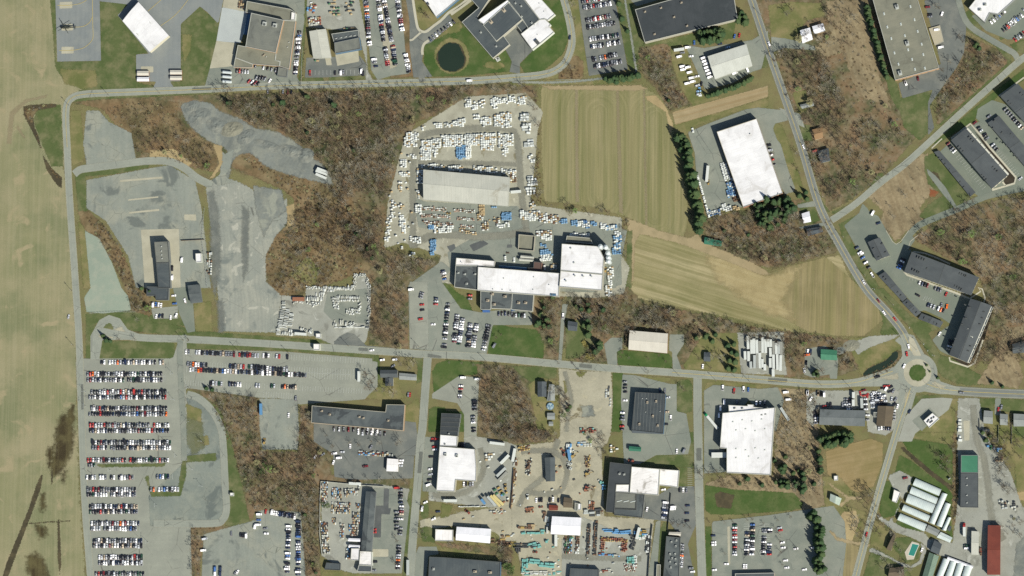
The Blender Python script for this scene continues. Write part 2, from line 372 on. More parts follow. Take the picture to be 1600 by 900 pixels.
M_yell=plain('yellow_paint',C(214,192,126),0.8,0.2,var=0.2)
M_faded=plain('faded_paint',C(206,200,178),0.85,0.2,var=0.25,scale=0.3)
M_dirtline=plain('soil_line',C(76,64,48),0.95,0.1,var=0.3)
def base_ground():
 n=96; rad=[0,500,700,1200,3000,9000,30000]
 vs=[(0,0,0)]; fs=[]
 for r in rad[1:]:
  vs+=[(r*math.cos(2*math.pi*k/n),r*math.sin(2*math.pi*k/n),-0.02 if r<1300 else -0.02) for k in range(n)]
 fs+=[(0,1+k,1+(k+1)%n) for k in range(n)]
 for j in range(len(rad)-2):
  a=1+j*n; b=a+n
  fs+=[(a+k,b+k,b+(k+1)%n,a+(k+1)%n) for k in range(n)]
 o=MB().add(vs,fs).obj('ground',M_base); o['kind']='structure'
base_ground()
SH=lambda n,key,s,m,**k: sheet(n,V(key,s),m,**k)
M_slagt=gm('worn_gravel',C(140,142,138),C(128,131,128),C(164,164,156),fine_amp=0.2,soft=3,amax=0.7,fade=4)
# ---- grass, brush and woodland floors, broad first
SH('dry_grass_field','P','-90,-90 88,-90 92,60 95,110 150,132 130,142 104,160 99,200 101,260 108,330 113,420 119,520 121,640 124,760 131,860 141,990 -90,990',M_dry)
for s in ('90,656 100,644 115,650 117,690 112,712 101,730 92,742 81,746 75,728 84,706 85,680','70,704 84,694 86,716 76,728','104,640 117,630 118,660 108,665','40,868 58,862 70,876 78,900 52,910 40,890','52,818 70,822 78,836 60,842','98,735 106,735 100,756 94,752','62,772 70,770 72,796 62,800'):
 SH('wet_soil_patch','P',s,M_burn)
SH('drain_ditch','P','67,742 64,762 50,802 34,844 16,892 4,930 -4,930 10,880 29,834 45,794 57,757 64,742',M_ditch); SH('drain_ditch','P','90,812 93,812 96,880 93,900 90,870',M_ditch); SH('drain_ditch','P','80,736 83,736 82,756 80,756',M_ditch)
SH('dirt_path','T03','165,570 300,560 440,552 440,558 300,568 165,576',M_ditch)
SH('worn_grass','T00','60,700 160,620 300,590 290,610 170,640 90,720 70,900 40,900',M_faint); SH('worn_grass','T00','110,780 160,860 150,870 100,800',M_faint)
SH('lawn','T00','310,-30 350,-30 355,385 632,380 622,8 800,25 735,95 935,330 850,340 852,512 975,540 960,552 470,580 560,530 400,505 345,420 330,200',M_lawn)
SH('grass_patch','T00','370,430 600,440 610,540 520,560 400,520',M_poor)
SH('lawn','T00','1130,150 1250,40 1370,150 1310,500 1270,542 1088,546 1060,508 1132,508',M_lawn)
SH('grass_patch','T00','1140,210 1200,220 1190,320 1150,390 1138,300',M_poor)
SH('lawn','T00','225,690 380,650 392,900 395,1040 320,1040 262,900 210,760',M_lawn)
SH('lawn','T00','440,690 505,690 525,900 520,1010 452,1040 430,900',M_poor)
SH('leaf_litter','P','105,158 200,152 340,148 480,143 640,139 720,133 838,130 838,165 735,168 650,190 632,240 606,310 600,390 665,405 700,400 690,410 640,442 638,548 575,537 578,440 560,425 500,450 440,470 415,440 410,380 450,350 460,310 440,295 360,262 340,270 290,260 212,247 205,200 160,170',M_leaf)
SH('bracken','P','212,235 160,170 105,158 200,152 280,160 275,180 300,205 345,235 335,270 270,248',M_brush)
SH('bracken','P','360,236 420,250 480,270 515,290 540,300 570,340 560,380 580,420 500,450 440,470 418,440 412,385 452,350 462,312 440,295 362,260',M_brush)
SH('wild_grass','P','450,430 480,400 500,420 490,450',M_poor)
SH('lawn_verge','P','110,150 140,149 330,142 335,146 150,156 112,160',M_lawn)
SH('bracken','P','120,328 136,326 160,350 190,390 206,430 232,450 240,515 212,522 203,488 195,450 180,418 158,380 130,358',M_brush)
SH('lawn','P','117,275 122,262 150,258 230,246 234,262 180,272 134,276 138,330 122,330',M_lawn)
SH('grass_verge','P','122,345 132,355 138,395 142,450 130,452',M_poor)
SH('lawn','P','134,490 205,485 290,512 345,520 560,535 560,545 500,545 430,532 290,526 212,518 150,505 150,560 134,565',M_lawn)
SH('lawn','T02','620,330 1060,330 1090,350 1100,445 640,452 620,440',M_lawn)
SH('lawn','P','232,495 255,482 278,480 292,510 240,505',M_lawn)
SH('lawn','P','302,475 330,470 332,518 306,518',M_poor)
SH('lawn','P','288,535 490,545 585,553 592,565 585,600 575,600 582,560 440,548 290,545',M_lawn)
SH('bracken','P','290,604 405,606 410,640 407,706 466,706 470,632 488,636 492,680 502,700 500,905 470,905 470,800 400,800 388,822 362,822 384,785 362,690 345,645 320,622',M_leaf)
SH('leaf_litter','P','238,822 392,822 330,832 316,850 312,905 238,905',M_leaf)
SH('grass_verge','P','318,618 344,640 362,690 384,785 392,822 352,822 357,790 353,700 344,668 330,640',M_lawn)
SH('grass_verge','T03','935,590 960,590 980,900 950,900',M_poor)
SH('lawn','T10','290,488 420,484 425,508 290,514',M_lawn); SH('lawn','T10','455,478 685,472 680,496 455,506',M_lawn)
SH('grass_strip','T10','300,0 322,0 300,330 285,480 270,520 262,510 285,300',M_lawn)
SH('grass_strip','T10','640,0 665,0 690,240 720,440 780,480 740,495 700,430 680,300',M_poor)
SH('dry_verge','T10','905,0 960,0 990,250 1010,430 1000,480 840,490 835,470 950,460 935,330 905,200',M_brush)
SH('lawn','T10','990,0 1040,0 1120,100 1180,110 1060,190 1020,180 995,100',M_poor)
SH('lawn','A2','150,560 145,640 200,760 240,800 600,790 1050,745 1065,640 1000,520 870,610 545,240 440,250 300,400 200,430 150,480',M_lawn2)
SH('bare_patch','A2','440,260 520,230 560,280 500,340 400,350 300,400 330,330',M_poor); SH('bare_patch','A2','760,690 820,640 960,650 1000,700 900,730',M_poor)
SH('pond_bank','A2','280,500 380,400 480,400 590,480 620,620 570,720 440,770 320,720 255,600',M_poor,smooth=True)
SH('lawn','A2','1145,670 1290,520 1510,330 1450,230 1515,150 1370,0 1600,0 1700,150 1690,300 1600,560 1400,740 1200,760',M_lawn2)
SH('grass_verge','T20','310,0 420,0 440,200 480,460 300,490 190,500 300,430 380,300 395,160',M_poor)
SH('bracken','T20','290,460 330,400 400,340 445,380 450,470 430,500 290,495',M_brush)
SH('grass_strip','P','795,127 945,122 1000,128 940,132 800,134',M_poor)
SH('lawn','T20','655,0 700,0 790,370 790,440 730,440 690,250',M_lawn); SH('lawn','T20','705,0 745,0 800,230 830,270 1180,200 1400,130 1380,240 1160,280 1000,290 830,290 780,430',M_lawn)
SH('bracken','T20','790,300 980,270 1000,400 1060,560 1120,660 980,690 900,560 820,480',M_leaf)
SH('lawn','T20','990,290 1100,280 1120,400 1180,540 1200,610 1340,600 1130,670 1060,560 1000,400',M_poor)
SH('grass_verge','T20','1480,0 1510,0 1600,350 1600,420 1540,430 1480,270 1540,230',M_lawn)
SH('lawn','T20','1010,780 1600,610 1600,680 1400,700 1150,790 1060,880 1020,860',M_poor)
SH('leaf_litter','P','1060,318 1105,340 1200,320 1260,310 1290,350 1312,392 1270,405 1210,420 1160,410 1110,385 1098,350',M_leaf)
SH('lawn','P','1205,190 1222,195 1250,275 1262,320 1240,300 1215,235',M_poor)
SH('lawn','P','1246,318 1268,312 1282,345 1262,352',M_lawn)
SH('leaf_litter','P','1176,-10 1360,-10 1390,100 1415,185 1440,205 1380,275 1330,312 1296,330 1278,290 1250,205 1222,120 1200,50',M_leaf)
SH('wild_grass','T30','360,0 600,0 640,150 700,480 780,680 680,640 560,600 470,330 350,360 300,300 380,200',M_meadow)
SH('lawn','T30','0,30 160,10 330,20 360,100 240,130 190,210 130,280 20,240',M_poor)
SH('lawn','T30','730,470 800,490 830,610 1030,560 1050,580 1000,700 1000,830 950,880 850,800 820,690 770,620',M_lawn)
SH('lawn','T30','150,580 240,560 250,680 200,720',M_poor); SH('lawn','T30','190,770 260,780 280,880 220,880',M_lawn)
SH('leaf_litter','T30','1240,220 1380,280 1500,340 1515,390 1400,500 1100,760 1060,780 1050,600 1180,420',M_leaf)
SH('grass_verge','T30','1190,0 1240,80 1300,190 1420,270 1520,340 1520,400 1090,780 1060,785 1380,500 1500,390 1420,290 1240,190',M_lawn)
SH('lawn','T30','1190,760 1390,590 1600,430 1600,500 1440,600 1330,700 1280,760 1060,900 1030,900',M_lawn2)
SH('lawn','T30','1200,100 1260,60 1340,180 1300,190 1240,150',M_lawn); SH('lawn','T30','1440,190 1500,180 1490,240 1450,250',M_lawn); SH('lawn','T30','1510,280 1600,240 1600,340 1560,330',M_lawn)
SH('dead_meadow','T31','620,330 960,60 1010,60 980,160 1040,280 1000,330 950,400 980,480 890,530 800,610 700,510 720,420',M_meadow)
SH('lawn','T31','975,80 1050,50 1260,320 1300,330 1180,400 1000,490 945,450 1000,380 1090,320 1000,250 980,170',M_lawn)
SH('bare_red_soil','T31','1010,280 1080,300 1040,330 1010,330',M_red)
SH('grass_verge','T31','270,320 320,330 390,430 560,350 640,260 690,180 740,180 600,310 420,440 360,420',M_lawn)
SH('leaf_litter','P','1425,372 1500,325 1560,312 1700,300 1700,560 1560,560 1500,575 1540,470 1530,432',M_leaf)
SH('bare_patch','P','1520,400 1550,395 1555,430 1530,430',M_meadow)
SH('grass_verge','T31','440,500 580,430 480,510 540,640 650,820 700,900 640,900 600,830 480,640',M_lawn)
SH('lawn','T32','640,0 720,0 900,180 1090,250 1000,280 1080,420 1140,430 1260,500 1280,600 1180,600 1080,550 1030,450 900,260 780,130',M_lawn)
SH('lawn','T32','1080,420 1140,440 1250,500 1360,560 1420,600 1240,610 1120,570 1040,500',M_lawn)
SH('wild_grass','T32','1480,260 1600,230 1600,330 1500,360 1560,430 1600,560 1560,630 1420,610 1300,600 1420,420',M_meadow)
SH('grass_verge','P','1328,430 1336,425 1356,455 1384,490 1410,520 1400,545 1375,520 1380,505 1360,480',M_lawn)
# fields
SH('crop_field','P','845,136 900,134 1005,136 1032,150 1045,175 1052,210 1060,260 1074,300 1076,345 1068,372 1020,360 980,340 930,325 890,318 850,315 846,250',M_f1)
for s in ('898,136 903,136 905,316 899,316','962,135 967,135 974,335 967,332','1004,137 1008,137 1012,354 1008,354'): SH('farm_track','P',s,M_faint)
SH('bare_earth','P','845,134 1000,133 1012,138 1000,142 860,140',M_track); SH('bare_earth','T20','830,600 900,595 960,660 1010,780 990,850 960,700 850,630',M_sandy)
SH('crop_field','P','985,360 1040,370 1090,385 1140,400 1195,425 1205,432 1280,405 1312,398 1345,470 1370,495 1345,522 1240,520 1160,500 1060,480 990,465 982,440',M_f2)
SH('crop_field','T32','60,-100 120,-130 360,-195 560,-20 690,130 720,200 600,300 420,300 240,270 120,200 60,80',M_f3)
SH('threshed_strip','P','1100,398 1140,398 1200,428 1260,412 1240,440 1225,470 1245,500 1200,495 1120,440',M_f2b)
SH('farm_track','P','978,340 1030,360 1075,372 1090,365 1100,378 1180,412 1205,428 1190,430 1120,402 1060,380 1000,366 992,380 990,440 984,440 984,372',M_track)
SH('grass_strip','P','980,362 988,360 987,450 978,450',M_lawn)
SH('crop_field','T20','1000,700 1600,535 1600,605 1300,700 1020,780',M_f4)
# south side lawns and fields
SH('lawn','P','682,436 696,440 730,470 740,492 722,488 690,458 680,445',M_lawn2)
SH('lawn','T12','1440,235 1540,230 1600,245 1760,260 1800,300 1800,440 1450,415',M_lawn2)
SH('lawn','T12','1115,0 1200,0 1320,60 1365,170 1340,178 1200,80 1120,20',M_lawn2)
SH('grass_island','T12','1140,70 1170,60 1180,110 1160,300 1190,380 1160,390 1110,320 1130,150',M_poor)
SH('lawn','T12','1100,520 1130,470 1200,448 1420,465 1420,540 1270,548 1258,710 1180,700 1110,660',M_lawn2)
SH('lawn','T12','1080,760 1110,740 1180,745 1190,770 1290,770 1306,790 1300,900 1270,900 1275,790 1160,785 1150,900 1075,900',M_lawn2)
SH('lawn','T12','930,740 1020,690 1025,760 1010,900 930,900',M_poor); SH('lawn','T12','740,420 770,420 780,570 760,640 735,560',M_lawn)
SH('lawn','T12','770,570 890,600 930,690 780,700 690,690 680,620',M_poor)
SH('lawn','T12','990,430 1045,440 1040,580 1000,600 1010,500',M_lawn)
SH('leaf_litter','P','745,568 860,575 845,600 842,665 880,690 830,692 745,700 748,610',M_leaf)
SH('lawn','P','800,572 870,572 870,590 830,598 812,585',M_lawn); SH('lawn','P','825,600 845,590 872,595 875,670 840,672',M_poor)
SH('leaf_litter','P','832,450 884,448 885,530 876,565 850,560 852,540 830,500',M_leaf)
SH('leaf_litter','P','885,450 980,448 1010,475 1110,492 1170,510 1320,530 1320,560 1250,580 1215,545 1150,520 1150,575 1060,578 1045,525 985,510 965,570 900,565 882,530',M_leaf)
SH('lawn','P','884,500 915,500 930,535 905,560 884,560',M_lawn); SH('lawn','T22','655,385 980,410 1005,440 1000,505 660,480',M_lawn2); SH('lawn','P','1068,570 1100,520 1160,520 1158,582 1070,578',M_poor)
SH('leaf_litter','P','1225,530 1330,530 1350,575 1300,590 1225,590',M_leaf)
SH('lawn','T32','500,310 830,290 840,370 780,420 640,500 590,560 520,400',M_poor)
SH('bare_gravel','T32','520,340 640,300 830,290 780,320 640,370 560,420',M_gravel2)
SH('grass_strip','T22','630,530 690,530 720,590 690,680 680,900 620,900 630,700',M_lawn2)
SH('grass_verge','T22','770,545 990,560 985,590 780,585',M_poor); SH('grass_island','T22','1030,590 1060,570 1110,575 1130,610 1125,770 1090,782 1030,770',M_lawn)
SH('grass_verge','T22','1195,640 1220,590 1280,580 1560,605 1550,628 1260,605 1215,640 1205,800 1195,800',M_poor)
SH('leaf_litter','P','1205,605 1275,610 1280,690 1290,790 1260,800 1200,770 1105,790 1103,755 1140,742 1208,742 1212,660',M_meadow)
SH('lawn','T23','1205,330 1400,360 1600,370 1760,380 1800,420 1760,490 1380,518 1240,515 1210,490',M_lawn2)
SH('lawn','T33','0,430 130,400 220,440 210,480 0,505',M_lawn2)
SH('lawn','T23','840,180 900,145 1100,140 1135,150 1135,225 1040,220 800,205',M_lawn); SH('grass_strip','T23','1045,220 1095,220 1092,345 1042,345',M_lawn)
SH('grass_strip','T23','910,640 950,560 975,570 970,640 940,800 905,820',M_lawn); SH('grass_strip','T23','1208,590 1245,590 1248,900 1210,900',M_lawn2)
SH('grass_verge','T23','1095,0 1135,0 1138,140 1100,140',M_lawn)
SH('grass_verge','T13','950,360 975,350 965,600 935,900 915,900',M_lawn); SH('lawn','T13','1150,720 1480,760 1510,800 1150,775',M_poor); SH('leaf_litter','T13','1120,690 1520,720 1600,700 1600,900 1530,900 1530,790 1480,770 1150,715',M_leaf)
SH('lawn','T13','415,870 560,870 740,890 760,960 400,960',M_poor); SH('lawn','T13','910,0 1008,0 1008,40 920,40',M_lawn)
SH('leaf_litter','P','490,675 560,700 640,690 648,715 520,705 515,750 490,760',M_leaf); SH('leaf_litter','P','515,740 640,748 640,765 505,752',M_leaf)
SH('field','T33','360,120 480,80 640,40 720,70 715,200 660,340 560,380 470,340 370,260',M_f5)
SH('lawn','T33','340,280 440,270 520,360 560,400 480,460 620,500 580,640 480,700 380,600 350,420',M_poor)
SH('sandy_ground','T33','470,500 550,490 570,560 520,700 440,650 420,560',M_sandy)
SH('field','T33','370,620 430,650 570,720 540,900 560,960 300,960 330,850 355,760',M_f3)
SH('lawn','T33','640,750 700,740 850,830 900,900 860,960 580,960',M_lawn); SH('lawn','T33','640,560 760,590 740,740 640,720',M_poor)
SH('lawn','T33','840,60 900,40 1140,80 1160,130 1150,330 1080,300 960,190 870,110',M_lawn2)
SH('lawn','T33','820,140 900,180 1010,270 1110,330 1160,400 1140,520 1160,690 900,330 790,270',M_lawn2)
SH('lawn','T33','720,310 770,305 800,360 830,440 810,520 720,540 695,500',M_lawn2); SH('lawn','T33','780,610 830,500 1000,600 940,632 800,580',M_lawn2)
SH('lawn','T33','800,660 880,655 960,700 940,790 860,820 780,720',M_lawn); SH('lawn','T33','830,0 1160,0 1155,80 900,40 830,60',M_poor)
SH('lawn','T33','1560,190 1640,180 1640,360 1590,390 1535,340',M_lawn)
SH('lawn','T32','880,690 950,665 1080,670 1080,690 960,690 850,810',M_lawn); SH('lawn','T32','1130,690 1240,690 1255,760 1170,770 1170,900 930,905 1000,840 1080,800',M_poor)
SH('lawn','T32','1300,690 1420,690 1420,780 1330,770',M_lawn); SH('lawn','T32','1455,690 1650,700 1650,960 1520,960 1530,780 1460,770',M_lawn)
SH('lawn','T32','1420,700 1440,700 1520,900 1650,960 1640,1400 1560,1300 1540,1100 1440,960 1330,780 1400,790',M_poor)
SH('sandy_ground','T33','1480,390 1600,370 1640,400 1640,430 1500,430',M_sandy)
SH('bare_strip','T33','1158,0 1178,0 1180,580 1150,580',M_brush)
# ---- paved and gravelled yards
SH('airfield_apron','T00','345,-30 358,385 632,380 622,-30',M_air)
SH('airfield_apron','T00','622,-30 1400,-30 1395,5 1365,150 1300,80 1250,40 1130,150 1130,340 1130,508 1060,508 1090,548 955,552 975,510 852,508 850,340 930,335 735,95 800,28 622,8',M_air)
for s in ('372,12 452,10 452,52 372,54','385,150 455,150 458,190 385,192','384,292 461,292 461,334 384,336','880,415 958,415 960,452 882,455'): SH('landing_pad','T00',s,M_conc)
SH('concrete_apron','A1','180,75 380,110 480,130 370,450 120,430',M_conw); SH('concrete_apron','A1','120,425 330,450 300,700 50,715',M_conc); SH('concrete_apron','A1','205,-60 440,-60 410,120 185,76',M_conc)
SH('grey_yard','A1','50,715 290,690 520,690 860,700 880,460 960,120 1030,140 1040,200 960,800 1010,900 0,900',M_lotm)
SH('grey_yard','A1','400,-60 1040,-60 1040,150 940,130 880,90 440,10',M_lotm)
SH('storage_yard','T10','322,-30 640,-30 690,240 700,440 730,500 850,490 690,510 680,470 690,400 640,200 330,170 315,80',M_gravel2)
SH('car_park','T10','315,360 650,350 690,400 685,470 420,485 305,485',M_lotd); SH('concrete_pad','T10','495,340 640,315 645,385 508,412',M_conc); SH('concrete_pad','T10','430,350 465,350 475,408 440,408',M_conc)
SH('car_park','T10','660,-30 905,-30 935,330 960,460 840,475 760,500 720,440 700,240',M_lotm); SH('gravel_island','T10','785,0 800,0 850,260 880,420 840,430 790,270',M_dirt)
SH('school_drive','A2','0,-60 30,-60 75,290 120,340 410,150 470,230 230,440 150,470 130,640 240,800 40,810 0,500',M_lotd)
SH('school_yard','A2','905,430 1120,260 1200,330 1290,520 1150,660 1150,770 1040,750 1065,640 1000,520',M_lotd)
SH('car_park','T20','410,-30 640,-30 725,435 480,475 440,200',M_lotd)
SH('car_park','T20','740,0 980,-20 780,40',M_lotm)
SH('van_yard','T20','1080,280 1200,300 1500,250 1600,190 1600,260 1560,430 1500,450 1380,520 1205,560 1150,430',M_lotm)
SH('warehouse_yard','B8','130,400 260,345 470,265 540,255 690,270 720,330 640,350 630,380 760,730 700,770 690,740 530,320 300,400 450,840 250,870 180,650 170,520',M_lotm)
SH('drive','P','1216,168 1250,178 1258,200 1236,190',M_road)
SH('car_park','T30','975,0 1160,-20 1200,60 1240,170 1225,330 1180,420 1080,560 1010,660 1040,800 1000,850 1000,640 1030,560 840,615 815,520 1080,400',M_lotd)
SH('car_park','P','1518,25 1580,-5 1640,-10 1640,50 1600,60 1575,62 1540,48',M_lotg)
SH('car_park','T30','1310,680 1400,625 1480,650 1700,760 1700,1000 1600,960 1440,860 1300,740',M_lotg)
SH('car_park','P','1485,222 1508,200 1530,190 1600,225 1640,260 1640,290 1590,295 1530,308 1520,300',M_lotg)
SH('car_park','P','1465,240 1485,222 1525,298 1517,305',M_lotg)
SH('car_park','T31','475,510 570,430 590,370 620,400 640,430 690,450 740,540 790,620 830,620 880,540 920,600 870,670 860,800 900,920 760,860 660,800 560,660',M_lotg); SH('car_park','A5','380,170 510,120 460,265 890,435 750,800 690,770 640,700 700,640 760,600 700,560 590,510 560,520 330,255',M_lotg)
SH('yard','T31','0,0 30,-60 80,0 165,300 110,310 60,250',M_lotm)
SH('drive','T31','180,380 310,350 310,390 190,400',M_lotm); SH('drive','T31','190,520 350,490 355,510 200,530',M_lotm)
SH('drive','T30','20,230 110,240 200,260 290,290 300,315 230,310 100,300 20,330',M_lotm)
SH('weathered_lot','T00','540,690 620,690 680,760 820,830 840,930 850,1000 540,1030 520,900',M_old)
SH('weathered_lot','T01','540,225 940,150 1060,130 1220,230 1260,400 1285,600 1320,900 850,900 800,700 660,480 540,400',M_old)
SH('pale_paving','T01','530,540 620,590 700,740 760,900 800,950 820,1040 640,1060 540,1050 525,960 565,900',M_green)
SH('bleached_lot','P','320,282 362,280 385,290 432,320 448,310 452,345 430,370 415,400 416,440 440,462 432,520 345,518 335,400',M_old2)
SH('worn_track','P','324,300 334,296 342,330 346,400 342,440 336,470 326,420 328,350',M_slagt); SH('worn_track','P','338,470 348,468 352,500 350,520 340,520',M_slagt); SH('worn_track','P','378,320 390,330 388,420 380,440 376,380',M_slagt)
SH('slate_lot','P','395,290 440,296 448,330 425,345 412,372 400,330',M_slag)
SH('sandy_bank','T11','190,390 240,370 245,500 190,530 195,450',M_sandy)
SH('gravel_tongue','T00','1130,660 1200,635 1310,640 1370,690 1500,740 1600,800 1750,830 1900,930 1880,980 2000,1010 2080,1140 2040,1150 1700,1060 1560,960 1460,1000 1430,1120 1370,1120 1420,950 1300,880 1180,780',M_slag,smooth=True)
SH('gravel_track','P','345,235 352,240 366,232 360,262 352,275 366,285 340,290 330,282 344,272',M_old)
SH('sandy_edge','T01','1330,0 1390,10 1390,120 1340,210 1310,215 1370,120',M_sandy)
SH('sandy_edge','T01','940,40 1090,30 1200,120 1170,150 1050,90 930,100',M_sandy)
for s in ('880,535 1118,530 1130,900 905,900','750,225 1015,203 1018,216 750,238','800,345 990,326 990,336 800,355','805,425 995,405 997,418 805,436','1150,440 1225,440 1228,480 1152,475'): SH('concrete_pad','T01',s,M_conc)
SH('drive','P','270,450 300,448 305,518 293,520 280,490',M_lotg); SH('car_park','P','236,482 278,478 278,498 240,498',M_lot)
SH('car_park','P','118,560 138,560 270,560 278,535 292,535 292,545 590,565 590,605 575,618 470,632 470,622 408,622 290,606 292,620 300,900 308,990 148,990 134,860 124,700',M_lot)
SH('car_park','P','290,546 440,549 582,560 582,610 570,624 468,632 408,614 290,604',M_lot)
SH('drive','T02','565,450 565,300 620,200 680,168 750,190 800,260 880,290 1160,300 1160,325 860,325 640,325 620,450',M_road)
SH('gravel_court','T02','610,300 660,280 760,240 800,300 640,318',M_dirt); SH('grass_circle','P','162,512.5 165,507 170,505 175,507 177.5,512.5 175,518 170,520.5 165,518',M_lawn,smooth=True)
SH('old_lot','P','232,775 290,720 291,672 296,640 290,620 300,616 320,625 342,655 350,690 352,790 345,818 235,822',M_oldd)
SH('grass_patch','T02','1160,720 1260,760 1260,900 1180,900',M_poor); SH('grass_patch','T03','1210,30 1300,20 1310,80 1220,100',M_poor)
SH('lawn','T03','1145,150 1350,130 1355,180 1165,190 1165,270 1130,400 945,405 905,280 930,270 940,370 1110,370 1125,260',M_lawn)
SH('grass_strip','T03','600,200 1040,195 1020,218 620,220',M_lawn)
SH('grass_patch','P','290,650 318,660 320,700 300,712 290,690',M_poorf)
SH('work_yard','P','318,835 400,812 400,800 410,797 470,800 478,905 475,960 312,960',M_old)
SH('work_yard','T12','20,690 110,690 260,700 270,900 260,1010 40,1010 20,860',M_old)
SH('stone_yard','B2','150,310 430,330 430,210 640,210 1000,205 1010,60 1130,50 1200,200 1180,680 1140,860 1000,900 770,900 700,870 640,840 520,790 80,780',M_gravel2)
SH('stone_yard_floor','B2','690,270 1150,230 1160,640 760,620 640,500',M_lotm); SH('new_asphalt','B2','770,850 830,790 920,745 1000,760 1060,820 1110,900 1100,960 770,960',M_lotd)
SH('new_asphalt','T12','488,330 640,310 690,360 1040,390 1040,440 700,410 488,385',M_lotd)
SH('pallet_yard','B1','430,70 740,50 830,150 800,250 790,400 760,640 820,640 1240,700 1240,900 1280,960 1250,1100 1100,1120 720,1100 300,1040 200,1120 300,900 100,830 0,860 20,620 110,270 200,215',M_gravel)
SH('asphalt_yard','B1','150,590 210,615 640,640 700,640 720,700 860,745 1230,740 1240,1050 1090,1090 700,1080 700,950 350,1000 330,880 470,800 180,750',M_lotm)
SH('factory_yard','T21','0,400 150,470 660,520 720,540 700,640 650,900 590,900 570,640 320,620 300,900 0,900',M_lotm)
SH('factory_lot','P','638,445 690,408 705,420 690,440 720,482 750,488 830,478 832,508 770,508 760,555 640,545',M_lotm)
SH('factory_lot','P','640,440 668,440 670,545 640,545',M_lot)
SH('asphalt_patch','A3','265,190 370,150 420,180 300,240',M_patch); SH('asphalt_patch','A3','90,200 150,180 160,215 120,245',M_patch); SH('asphalt_patch','A3','560,185 600,185 600,210 560,210',M_patch)
SH('drive','T22','315,100 350,100 330,200 310,455 290,455 305,200',M_lotm); SH('drive','T22','575,350 620,310 690,310 690,380 655,400 660,490 600,490',M_lotm); SH('drive','T22','985,290 1075,290 1075,350 1030,420 1065,520 1005,515 1000,400 980,390',M_lotm)
SH('trailer_yard','P','1152,520 1225,518 1226,560 1230,586 1158,584',M_gravel2); SH('drive','P','1258,545 1290,540 1310,560 1308,592 1297,592 1296,585 1270,590 1256,585',M_lotm)
SH('dirt_lot','T22','290,500 450,520 620,520 630,700 620,900 600,960 560,1000 300,1000 300,700',M_dirt); SH('rough_grass','T22','320,580 355,570 360,640 330,660',M_poor); SH('rough_grass','T22','400,520 470,520 440,560 405,550',M_poor); SH('dark_patch','T22','430,740 500,730 520,800 440,810',M_slag)
SH('car_park','T22','690,540 770,545 990,600 1030,600 1030,770 1090,785 1120,960 1100,1040 700,1040 680,700',M_lotm)
SH('warehouse_yard','T22','1200,640 1260,605 1550,630 1660,620 1700,700 1650,900 1480,700 1320,900 1340,1150 1200,1160',M_lotm)
SH('repair_yard','B5','0,440 100,390 600,400 760,340 820,340 830,560 770,740 700,790 540,760 520,560 110,560 60,720 0,650',M_gravel2)
SH('car_park','T12','1270,548 1395,560 1380,900 1370,1200 1300,1200 1300,790 1258,720 1100,690 1100,660',M_lot)
SH('loading_yard','B6','270,320 330,300 600,350 690,380 680,880 400,860 0,810 0,730 200,740 370,660 360,400',M_gravel2)
SH('loading_yard','T13','1040,30 1150,30 1150,380 1040,370',M_lotm)
SH('dirt_yard','B6','690,380 1000,350 1080,200 1180,280 1200,700 1130,900 960,1080 640,1080 400,1040 200,900 660,880',M_dirt)
SH('equipment_yard','A6','0,420 100,300 110,80 300,0 480,-40 720,0 740,480 1090,500 1050,900 1000,950 170,950 120,650 0,680',M_dirt)
SH('grey_yard','A6','580,480 860,600 1060,560 1040,900 440,900 440,640 580,620',M_gravel2)
SH('car_park','T23','690,0 1090,0 1095,140 900,145 800,200 700,200',M_lotm); SH('car_park','T23','830,380 920,390 1000,340 1140,340 1150,580 1100,700 1140,900 1050,960 1040,640 980,560 820,540',M_lotd)
SH('drive','T23','900,560 930,550 905,900 850,900',M_lotm)
SH('car_park','T23','1250,560 1600,520 2010,460 2080,560 2090,700 2060,960 1250,960',M_lotm)
SH('hatched_strip','T23','1345,590 1362,590 1365,830 1350,830',M_conc)
SH('car_park','P','490,640 650,660 655,712 600,712 515,706 490,690',M_lotd); SH('car_park','T13','480,110 820,140 990,150 980,290 600,300 490,280',M_lotd)
SH('building_yard','A7','110,60 560,80 800,120 760,300 740,760 580,780 360,780 280,760 110,640',M_gravel2); SH('asphalt_lot','A7','520,110 740,120 800,260 740,780 510,780 500,600',M_lotm)
SH('asphalt_patch','A7','600,115 640,118 635,270 655,270 645,320 580,315 575,500 520,498 530,250 595,250',M_patch); SH('concrete_pad','A7','510,590 635,590 635,650 510,650',M_conc)
SH('drive','A7','870,570 1010,570 1030,630 950,640 930,810 780,810',M_lotm); SH('dirt_lot','A7','880,360 1600,240 1600,560 1440,440 1140,410 1000,430 880,420',M_dirt)
SH('grass_island','A7','900,240 950,230 950,340 910,355 885,330',M_lawn); SH('grass_island','A7','880,430 930,410 1000,430 1000,540 900,530',M_lawn); SH('grass_patch','A7','1050,230 1140,250 1110,340 1040,350',M_poor)
SH('garage_forecourt','T32','830,900 860,800 960,692 1090,685 1155,690 1130,760 1080,800 1000,850 920,910 900,960 810,960',M_fore); SH('asphalt_patch','T32','900,830 1010,745 1060,800 960,895',M_lotm)
SH('farm_yard','A8','770,420 800,100 940,100 960,-20 1100,-20 1160,100 1240,320 1350,400 1350,950 960,950 900,820 700,740 560,600 740,640 760,500',M_gravel2)
SH('farm_yard','P','1497,622 1530,622 1540,680 1580,740 1600,800 1640,900 1640,960 1520,960 1500,790 1495,680',M_gravel2)
SH('concrete_pad','B7','145,120 178,120 176,220 150,220',M_conc)
SH('farm_drive','A8','250,110 330,75 430,130 400,220 330,330 270,470 350,520 520,560 560,610 740,640 700,760 640,740 560,700 500,640 420,600 300,560 170,460 150,420 240,470 300,420 350,300 280,220 240,140',M_gravel2)
